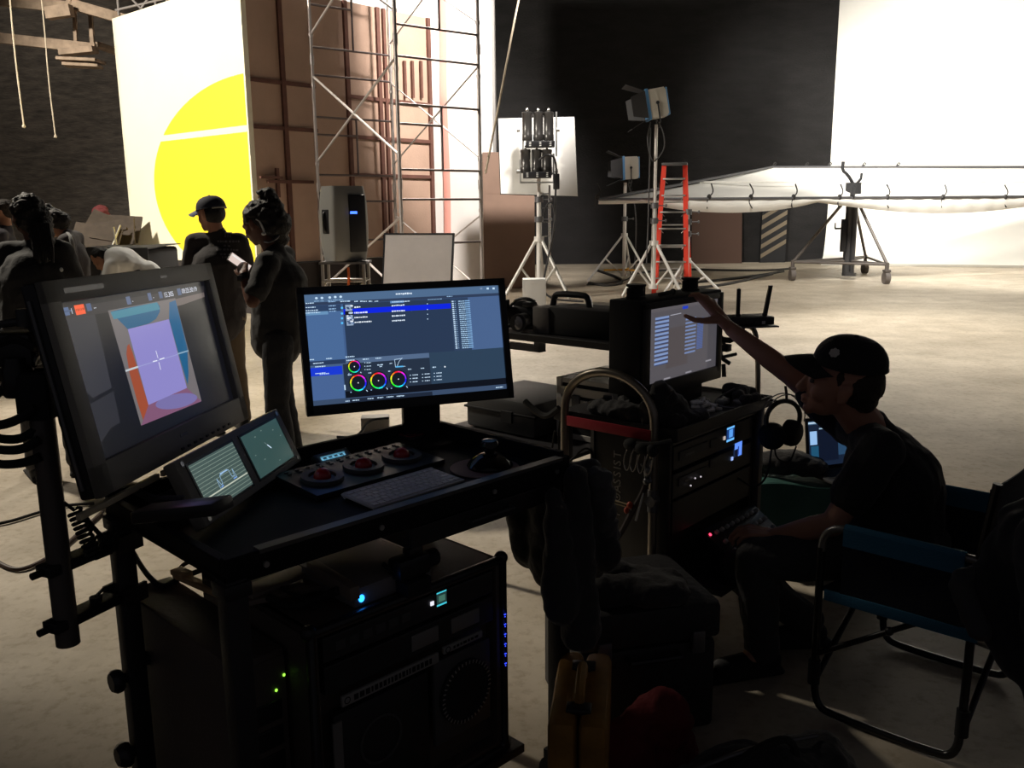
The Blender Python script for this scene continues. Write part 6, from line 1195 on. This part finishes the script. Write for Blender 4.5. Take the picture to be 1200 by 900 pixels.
def person(label, J, skin, shirt, pants, group=None, vox=.012, hands=None, sleeve=.72, wide=1.0, wr=.006, shoes=None, hs=1.0, nkr=(.056,.052), loose=.140):
    base = (V(J['al'])+V(J['ar']))/2; t = thing('person', label, 'person', (base.x, base.y, 0), 0, group); M = J['head']
    nk = V(J['neck']); pr = head_prims(M, hs) + [('c', nk-V((0,0,.02)), M @ V((0,-.012*hs,-.035*hs)), *nkr)] + torso_prims(J, -.012, wide) + arm_prims(J,'l',0,2) + arm_prims(J,'r',0,2) + leg_prims(J,'l',-.010) + leg_prims(J,'r',-.010)
    for s in 'lr':
        a, to = V(J['a'+s]), V(J['t'+s]); pr.append(('c', a, a.lerp(to,.3)-V((0,0,.02)), .036, .036)); pr.append(('c', a-V((0,0,.035)), to, .032, .024))
        pr += (hands or {}).get(s) or hand_prims(J['w'+s], (V(J['w'+s])-V(J['e'+s])), J.get('n'+s, (0,0,-1)), 1 if s == 'l' else -1)
    me = organic(pr, vox, 2); obj('body', None, skin, t, me=me, smooth=80)
    cl = torso_prims(J, .012, wide) + [('c', V(J['pelvis'])+V((0,0,0)), V(J['pelvis'])-(V(J['neck'])-V(J['pelvis'])).normalized()*.06, .13*wide, .14*wide)]
    ch_, pv_, nk_ = V(J['chest']), V(J['pelvis']), V(J['neck']); dn = (ch_-nk_).normalized(); cl += [('c', ch_+dn*.02, pv_+(pv_-ch_).normalized()*.02, loose, loose)]
    for s in 'lr': cl += arm_prims(J, s, .020, sleeve)
    me = organic(cl, vox, 3, wr, 9); obj('shirt', None, shirt, t, me=me, smooth=80)
    cl = leg_prims(J,'l',.016)+leg_prims(J,'r',.016)+[('e', V(J['pelvis'])-V((0,0,.01)), (.165*wide,.135*wide,.12), None)]
    me = organic(cl, vox, 3, wr*.9, 10); obj('trousers', None, pants, t, me=me, smooth=80)
    for s in 'lr':
        a, to = V(J['a'+s]), V(J['t'+s]); d = (to-a); d.z = 0; d.normalize(); g0 = V((0,0,.0)); z = min(a.z, .09)
        me = organic([('c', V((a.x,a.y,a.z-.02)), V((a.x,a.y,a.z-.045)), .044, .046), ('c', V((a.x,a.y,a.z-.045))-d*.03, V((to.x,to.y,to.z+.008)), .044, .036), ('b', V((a.x,a.y,a.z-.078)).lerp(V((to.x,to.y,to.z-.024)),.5), (.30,.088,.022), Matrix((d, V((0,0,1)).cross(d), V((0,0,1)))).transposed(), .008)], .009, 2)
        obj('shoe', None, shoes or BLKM, t, me=me, smooth=80)
    return t
def stand(x, y, face, h=1.72, lean=0, **k):
    """joints of a standing person: face = heading the chest points to"""
    f = V((math.cos(face), math.sin(face), 0)); l = V((-f.y, f.x, 0)); s = h/1.72; b = V((x,y,0)); P = lambda a, c, z: b + f*a*s + l*c*s + V((0,0,z*s))
    J = dict(pelvis=P(0,0,.96), chest=P(lean*.5,0,1.26), neck=P(lean,0,1.47), sl=P(lean*.9,.175,1.41), sr=P(lean*.9,-.175,1.41), el=P(.02,.235,1.13), er=P(.02,-.235,1.13), wl=P(.10,.24,.88), wr=P(.10,-.24,.88),
             hl=P(0,.09,.93), hr=P(0,-.09,.93), kl=P(.03,.10,.50), kr=P(.02,-.10,.50), al=P(-.02,.11,.095), ar=P(-.03,-.11,.095), tl=P(.13,.13,.035), tr=P(.12,-.13,.035), f=f, l=l, P=P, s=s, nl=-l, nr=l)
    J.update(k); return J
def cap(M, par, m, s=1.0, m2=None, brim_len=.075):
    mb = MB(M); prof = []
    def cr(u, v):
        a = 2*PI*u; z = math.sin(v*PI/2); r = math.cos(v*PI/2)**.75; return (.083*s*r*math.cos(a), (-.012+.104*r*math.sin(a))*s, (.038+.082*z)*s)
    mb.grid(cr, 32, 10); c_ = obj('cap', mb, m, par, smooth=60)
    def br(u, v):
        a = PI*(.14+.72*u); y = .075+.02*math.sin(a)*0; w_ = .082*math.cos(a); r = math.sin(a); return (w_*s*(1-.12*v), (-.012+.100*math.sin(a)+brim_len*v*r**.6)*s, (.044-.012*v-.034*abs(math.cos(a))**2-.006*v*v)*s)
    mb = MB(M); mb.grid(br, 18, 6, .004); obj('brim', mb, m2 or m, c_, smooth=60)
    mb = MB(M); mb.ball((0,-.012*s,.121*s), (.008*s,.008*s,.005*s), u=8, v=6); mb.tube([((.083*math.cos(a))*s, (-.012+.104*math.sin(a))*s, .038*s) for a in [2*PI*k/32 for k in range(33)]], .003, n=5); obj('band', mb, m, c_)
    return c_
HAIRB = mat('hair_black', (.012,.010,.010), .55, spec=.4, bump=.5, bump_s=120, stretch=(1,1,.2)); HAIRD = mat('hair_dark_brown', (.030,.018,.013), .6, bump=.5, bump_s=120)
SK1 = skinmat('warm', (.50,.25,.17)); SK2 = skinmat('deep', (.14,.065,.045)); SK3 = skinmat('tan', (.42,.21,.13))
TEEB = mat('black_tee', (.017,.016,.018), .85, sheen=.1, bump=.15, bump_s=60); TEEN = mat('charcoal_tee', (.035,.030,.032), .85, bump=.15, bump_s=60); JEAN = mat('black_jeans', (.014,.015,.020), .85, bump=.2, bump_s=90); GREYJ = mat('grey_trousers', (.055,.052,.055), .85, bump=.2, bump_s=70); KHAK = mat('khaki_trousers', (.16,.12,.08), .85)
# --- sitting man reaching to the hooded monitor
Hc = D(986,449,2.88); Cc = D(988,440,2.88); fdir = V((-.95,.27,.13)); MHd = head_frame(Hc, fdir, (0,-.14,1)); MCap = head_frame(Cc, fdir, (0,-.17,1))
nk = D(1020,500,2.93); 
J = dict(neck=nk, chest=D(1043,562,2.90), pelvis=V((1.27,2.83,.50)), sl=D(1032,529,2.74), sr=D(996,500,3.08), el=D(976,614,2.72), wl=D(908,628,2.84), er=D(928,440,3.16), wr=D(857,386,3.30),
         hl=V((1.24,2.74,.49)), hr=V((1.22,2.94,.49)), kl=D(886,655,2.80), kr=D(866,668,3.02), al=D(893,758,2.84), ar=D(946,745,3.04), tl=D(846,776,2.80), tr=D(912,752,3.03), head=MHd)
J['al'].z = .095; J['ar'].z = .095; J['tl'].z = .034; J['tr'].z = .034
# right hand: index, middle, ring, little fingers lie over the top edge of the hood, thumb below
wr_ = J['wr']; P3 = lambda x, y, Y: D(x, y, Y); hp_ = []
kn = [P3(822,352,3.33), P3(829,353,3.335), P3(836,357,3.335), P3(842,363,3.33)]
tips = [[P3(812,347,3.33), P3(804,348,3.325), P3(798,351,3.32)], [P3(819,345,3.345), P3(811,345,3.35), P3(805,348,3.35)], [P3(828,348,3.35), P3(820,346,3.36), P3(814,348,3.365)], [P3(836,353,3.35), P3(829,350,3.36), P3(824,350,3.365)]]
for k in range(4):
    hp_.append(('c', wr_.lerp(kn[k],.10), kn[k], .019, .0125)); p = kn[k]
    for j, q in enumerate(tips[k]): hp_.append(('c', p, q, (.0100,.0092,.0082)[j], (.0092,.0082,.0072)[j])); p = q
th = [P3(843,374,3.29), P3(826,376,3.28), P3(814,375,3.275), P3(803,370,3.27)]
hp_ += [('c', wr_, th[0], .022, .019), ('c', kn[0], th[0], .013, .016), ('c', th[0], th[1], .018, .0125), ('c', th[1], th[2], .012, .0105), ('c', th[2], th[3], .0105, .008), ('c', wr_, kn[1], .024, .014)]
wl_ = J['wl']; hl_ = hand_prims(wl_, D(888,628,2.93)-D(912,632,2.86), (-.1,-.3,-1), -1, curls=(30,32,34,36), thumb=(20,25))
hl_ = hand_prims(wl_, V((-.9,.35,.08)), (.0,.15,-1), -1, curls=(28,30,32,36), thumb=(25,25)); nkr = (.068,.062)
man = person('person in black cap and black t-shirt sitting and reaching to the hooded monitor', J, SK1, TEEB, mat('faded_black_jeans', (.045,.043,.046), .85, bump=.3, bump_s=60), None, .0047, {'r': hp_, 'l': hl_}, .60, 1.18, .007, hs=1.17, nkr=(.068,.062), loose=.168)
me = organic([('e', MHd @ V((0,-.048,.012)), (.092,.088,.088), MHd.to_3x3()), ('e', MHd @ V((0,-.080,-.035)), (.074,.046,.052), MHd.to_3x3()), ('e', MHd @ V((-.078,.014,.040)), (.010,.014,.030), MHd.to_3x3()), ('e', MHd @ V((.078,.014,.040)), (.010,.014,.030), MHd.to_3x3())], .006, 2, .003, 40)
obj('hair', None, HAIRD, man, me=me, smooth=80)
mb = MB(); 
for k in range(7): a = -.03+.01*k; p = MCap @ V((a,-.11,-.035)); mb.tube([p, p+V((.012,.0,-.012)), p+V((.020,.0,-.006+.004*(k%3)))], .0022, n=5)
obj('hair_wisps', mb, HAIRD, man, kind='stuff')
c_ = cap(MCap, man, mat('cap_black', (.012,.012,.013), .8, sheen=.1, bump=.2, bump_s=90), 1.15, brim_len=.080)
# round pale emblem on the cap side front
ea = R(145); er_ = .35; cpt = lambda a, v: V((.083*1.15*math.cos(v*PI/2)**.75*math.cos(a), (-.012+.104*math.cos(v*PI/2)**.75*math.sin(a))*1.15, (.038+.082*math.sin(v*PI/2))*1.15))
e0 = cpt(ea,er_); eu = (cpt(ea,er_+.05)-e0).normalized(); el_ = (cpt(ea+.05,er_)-e0).normalized(); en = (e0-V((0,-.012,.02))).normalized()
mb = MB(MCap @ frame(e0+en*.0035, el_, z=en)); 
for k in range(7):
    a = 2*PI*k/7; mb.lathe([(.0065,0),(.0062,.002)], Matrix.Translation((.0105*math.cos(a),.0105*math.sin(a),0)), n=12)
mb.lathe([(.006,0),(.0055,.003)], n=12); obj('cap_emblem', mb, mat('emblem_thread', (.75,.73,.68), .8), c_, label='pale round flower shaped emblem')
for sx in (-1,1): mb = MB(MHd); mb.ball((sx*.036,.093,.004), (.012,.010,.009), u=12, v=8); obj('eye', mb, mat('eye_dark', (.10,.08,.07), .2), man)
mb = MB(); a = V(J['wr']).lerp(V(J['er']),.1); 
# --- woman with phone
SPX = V((-.86,.42,0)); fa = math.atan2(.42,-.86); Yw = 5.3; bw = D(328,395,Yw)
J = stand(bw.x, Yw, fa, 1.60, .05)
hc = D(303,262,Yw); J['head'] = head_frame(hc, (-.80,.30,-.42)); J['neck'] = D(322,294,Yw); J['chest'] = D(328,330,Yw); J['pelvis'] = D(326,392,Yw)
J['sl'] = D(313,310,Yw-.15); J['sr'] = D(333,300,Yw+.16); J['el'] = D(296,353,Yw-.30); J['wl'] = D(286,322,Yw-.22); J['er'] = D(305,352,Yw+.20); J['wr'] = D(289,326,Yw+.05)
J['nl'] = (0,.6,.6); J['nr'] = (0,-.6,.6)
for s, dy in (('l',-.10),('r',.10)):
    p = D(326 if s == 'l' else 322, 398, Yw+dy); J['h'+s] = p
    J['k'+s] = V((p.x-(.03 if s == 'l' else -.02), Yw+dy*1.1, .46)); J['a'+s] = V((p.x+(.02 if s == 'l' else .08), Yw+dy*1.1, .09)); J['t'+s] = V((p.x-.12+(.0 if s == 'l' else .06), Yw+dy*1.1+.05, .033))
ph = D(281,308,Yw-.13)
hl_ = hand_prims(J['wl'], (ph+V((.02,-.02,-.01)))-V(J['wl']), (-.2,.9,.3), 1, curls=(18,20,22,26), thumb=(20,10), s=.95)
hr_ = hand_prims(J['wr'], (ph+V((.03,.05,.0)))-V(J['wr']), (-.2,-.9,.3), -1, curls=(20,22,24,26), thumb=(20,10), s=.95)
wom = person('person with a high hair bun in black t-shirt looking down at a phone', J, SK2, TEEB, mat('loose_black_jeans', (.014,.015,.020), .85, bump=.2, bump_s=90), None, .010, {'l': hl_, 'r': hr_}, .74, .98, .007, loose=.165)
MW_ = J['head']; R3 = MW_.to_3x3(); E = lambda x, y, z, rx, ry, rz: ('e', MW_ @ V((x,y,z)), (rx,ry,rz), R3)
me = organic([E(0,-.025,.040,.088,.100,.088), E(0,-.075,.0,.082,.078,.095), E(.0,-.085,-.06,.075,.06,.07), ('e', D(318,245,Yw), (.075,.075,.075)), ('e', D(316,229,Yw), (.045,.055,.045)), ('e', D(308,226,Yw), (.03,.04,.03)), ('e', D(324,262,Yw), (.09,.09,.09)), ('e', D(326,278,Yw+.02), (.065,.07,.055))], .010, 3, .010, 26)
obj('hair', None, HAIRB, wom, me=me, smooth=80)
mb = MB(); e0 = D(304,259,Yw-.10); mb.tube([e0, D(308,267,Yw-.10), D(310,273,Yw-.10)], .006, smooth=1); mb.ball(D(309,274,Yw-.10), (.014,.010,.010), u=10, v=8); mb.tube([D(300,257,Yw-.09), e0], .004); obj('headset', mb, WHITEP, wom, label='white earpiece')
mb = MB(); mb.tube([D(310,283,Yw-.08), D(316,284,Yw-.10), D(322,281,Yw-.09), D(327,276,Yw-.06)], .007, smooth=2); obj('necklace', mb, GREYM, wom)
mb = MB(); q = V(J['wl']).lerp(V(J['el']),.12); ax_ = (V(J['el'])-V(J['wl'])).normalized(); mb.cyl(q-ax_*.018, q+ax_*.018, .034, n=20); mb.box(q+V((-.02,-.034,.0)), (.03,.012,.035), bev=.003); obj('wrist_watch', mb, BLKP, wom)
t = thing('mobile_phone', 'bright screened phone held by the person with the hair bun', 'phone', ph)
Mp = frame(ph, V((.35,.15,-.30)), z=V((.45,-.62,.6))); mb = MB(Mp); mb.bx((-.07,-.035,-.008),(.07,.035,0), .004); pb_ = obj('body', mb, BLKP, t)
S = Screen(Mp @ Matrix.Translation((-.065,.031,.0006)), .13, .062, (225,205,195)); S.rect((.05,.1),(.95,.3),(240,235,230)); S.done('display', pb_)
# --- man with navy cap, back turned
Ym = 6.4; bm_ = D(255,330,Ym); fa = math.atan2(.75,-.65); J = stand(bm_.x, Ym, fa, 1.68, .02)
J['head'] = head_frame(D(247,252,Ym), (-.85,.42,-.12)); J['neck'] = D(255,274,Ym); J['chest'] = D(256,312,Ym); J['pelvis'] = D(258,368,Ym)
J['sl'] = D(229,285,Ym+.02); J['sr'] = D(280,285,Ym); J['el'] = D(222,318,Ym+.02); J['er'] = D(290,322,Ym+.04); J['wl'] = D(226,345,Ym+.22); J['wr'] = D(272,352,Ym+.25)
me_ = person('person in navy cap and black printed t-shirt standing before the yellow circle', J, SK1, TEEN, KHAK, None, .012, None, .72, 1.15, .006, loose=.185)
me = organic([('e', J['head'] @ V((0,-.030,.010)), (.080,.086,.080), J['head'].to_3x3())], .010, 2); obj('hair', None, HAIRB, me_, me=me)
c_ = cap(J['head'], me_, mat('cap_navy', (.018,.020,.040), .8), 1.1, mat('brim_blue', (.05,.07,.17), .7), .085)
mb = MB(J['head']); mb.tube([(.080*math.cos(a)*1.08, (-.012+.100*math.sin(a))*1.12, .040) for a in [R(-40)-k*R(10) for k in range(11)]], .008, n=6); obj('back_strap', mb, mat('pale_thread', (.30,.29,.27), .8), c_)
# printing on the shirt back: blocks of lettering too small to read, laid on the cloth
up = (V(J['neck'])-V(J['pelvis'])).normalized(); ax_ = (V(J['sr'])-V(J['sl'])).normalized(); bk = ax_.cross(up); bk = bk if bk.y < 0 else -bk
# (print follows the back: a patch snapped onto the shirt surface)
from mathutils.bvhtree import BVHTree
sh_o = [o for o in me_.children if o.name.startswith('shirt')][0]; Msh = WM[me_.name]
bvh = BVHTree.FromPolygons([Msh @ v.co for v in sh_o.data.vertices], [tuple(p.vertices) for p in sh_o.data.polygons])
mb = MB(); rd = random.Random(4)
def patch(px0, py0, px1, py1):
    q = []
    for (x, y) in ((px0,py0),(px1,py0),(px1,py1),(px0,py1)):
        d = ray(x, y).normalized(); h = bvh.ray_cast(CAM, d)
        if h[0] is None: return
        q.append(h[0]+h[1]*.006)
    mb._add(q, [(0,1,2,3)])
for x in (263,266,269): patch(x,273.5,x+2.4,278.5)
patch(262.8,273,272,274.5)
for y, x0, x1 in ((283.0,255,283),(288.5,262,272),(293.0,253,282),(298.5,258,277),(302,260,278)):
    x = x0
    while x < x1-1.5: w_ = rd.uniform(1.2,3.4); patch(x, y-1.1, min(x1,x+w_), y+1.1); x += w_+rd.uniform(.8,2.2)
obj('shirt_print', mb, mat('grey_print', (.16,.15,.16), .8), sh_o, label='faint grey lettering print', smooth=0)
# --- large person at the left with long braids
Yl = 5.3; bl_ = D(42,330,Yl); J = stand(bl_.x, Yl, math.atan2(.85,-.5), 1.74, .03)
J['head'] = head_frame(D(32,253,Yl), (-.80,.55,-.05)); J['neck'] = D(42,282,Yl); J['chest'] = D(44,330,Yl); J['pelvis'] = D(46,400,Yl)
J['sl'] = D(4,298,Yl); J['sr'] = D(72,296,Yl); J['el'] = D(-8,345,Yl); J['er'] = D(90,338,Yl+.05); J['wl'] = D(0,365,Yl+.22); J['wr'] = D(76,366,Yl+.2)
pl = person('large person in black t-shirt with long dark braids, back turned, at the left edge', J, SK2, TEEB, GREYJ, None, .012, None, .78, 1.30, .008, loose=.225)
MW_ = J['head']; R3 = MW_.to_3x3()
me = organic([E(0,-.02,.040,.090,.105,.090), E(0,-.06,-.01,.088,.085,.10), ('c', MW_ @ V((.02,-.09,-.02)), D(50,285,Yl-.10), .07, .065), ('c', D(48,270,Yl-.11), D(54,300,Yl-.16), .05, .035), ('c', D(20,245,Yl), D(24,262,Yl-.06), .03, .025)], .010, 3, .012, 30); obj('hair', None, HAIRB, pl, me=me, smooth=80)
mb = MB()
for k in range(9):
    x = 38+2.6*k; mb.tube([D(x-2,262,Yl-.14), D(x,278,Yl-.17), D(x+2+.5*(k%3),292+2*(k%4),Yl-.20), D(x+3,302+3*(k%3),Yl-.20)], .009, smooth=2, n=6)
obj('braids', mb, HAIRB, pl, kind='stuff')
mb = MB(); mb.ball(D(72,316,Yl-.20), (.011,.006,.013), u=8, v=6); obj('small_badge', mb, WHITEP, pl)
# --- person with hair tied in a knot, face lit
Yb_ = 7.5; bb = D(80,330,Yb_); J = stand(bb.x, Yb_, math.atan2(.25,-.95), 1.66, .06)
J['head'] = head_frame(D(64,262,Yb_), (-.90,.20,-.30)); J['neck'] = D(78,276,Yb_); J['chest'] = D(84,305,Yb_); J['pelvis'] = D(86,352,Yb_)
J['sl'] = D(78,284,Yb_-.15); J['sr'] = D(88,280,Yb_+.16); J['el'] = D(82,322,Yb_-.2); J['er'] = D(94,322,Yb_+.2); J['wl'] = D(64,330,Yb_-.18); J['wr'] = D(72,330,Yb_+.15)
pb2 = person('person with dark hair tied back and grey straps looking down, behind the large person', J, SK3, TEEN, JEAN, None, .012, None, .75, 1.05, .006)
MW_ = J['head']; me = organic([E(0,-.02,.042,.084,.100,.080), E(0,-.06,.0,.078,.065,.080), ('e', D(56,245,Yb_), (.045,.05,.045)), ('e', D(73,258,Yb_), (.07,.07,.07))], .010, 3, .008, 30); obj('hair', None, HAIRB, pb2, me=me)
mb = MB(); mb.tube([D(79,274,Yb_-.13), D(84,280,Yb_-.20), D(86,296,Yb_-.22), D(84,312,Yb_-.2)], .018, smooth=2); obj('shoulder_strap', mb, mat('grey_strap', (.20,.20,.20), .7), pb2)
# --- person cut by the frame edge
Ye = 8.6; be = D(2,300,Ye); J = stand(be.x-.10, Ye, math.atan2(.1,-1), 1.70, .04)
J['head'] = head_frame(D(3,248,Ye), (-.95,-.10,-.1)); J['neck'] = D(7,268,Ye); J['chest'] = D(4,292,Ye); J['sl'] = D(0,278,Ye-.18); J['sr'] = D(4,274,Ye+.18)
J['wr'] = J['er']-V((0,0,.25)); pe = person('person cut by the left picture edge with lit face and dark shirt', J, SK3, mat('slate_tee', (.05,.045,.055), .85), JEAN, None, .014, None, .72, 1.0, .006)
MW_ = J['head']; me = organic([E(0,-.025,.040,.082,.096,.078), E(0,-.06,.0,.074,.06,.07)], .012, 2, .006, 30); obj('hair', None, HAIRD, pe, me=me)
# --- person bending over in a white t-shirt
Yd = 9.0; sN = D(126,305,Yd); J = dict(head=head_frame(D(119,303,Yd), (-.62,-.05,-.78), (-.75,0,.6)), neck=D(129,306,Yd), chest=D(143,306,Yd), pelvis=D(165,320,Yd+.05), sl=D(131,312,Yd-.15), sr=D(132,305,Yd+.16), el=D(124,338,Yd-.2), er=D(122,335,Yd+.2), wl=D(112,352,Yd-.1), wr=D(112,350,Yd+.1))
p = V(J['pelvis']); J.update(hl=p+V((.02,-.10,-.03)), hr=p+V((.02,.10,-.03)), kl=V((p.x-.06,Yd-.12,.50)), kr=V((p.x-.02,Yd+.14,.50)), al=V((p.x+.06,Yd-.13,.095)), ar=V((p.x+.10,Yd+.16,.095)), tl=V((p.x-.10,Yd-.14,.035)), tr=V((p.x-.06,Yd+.17,.035)))
pd = person('person in a bright white t-shirt bending over behind the big monitor', J, SK3, mat('white_tee', (.80,.80,.78), .8), GREYJ, None, .012, None, .8, 1.1, .006)
MW_ = J['head']; me = organic([E(0,-.02,.036,.080,.096,.078), E(0,-.055,.0,.074,.06,.07)], .012, 2, .005, 30); obj('hair', None, HAIRB, pd, me=me)
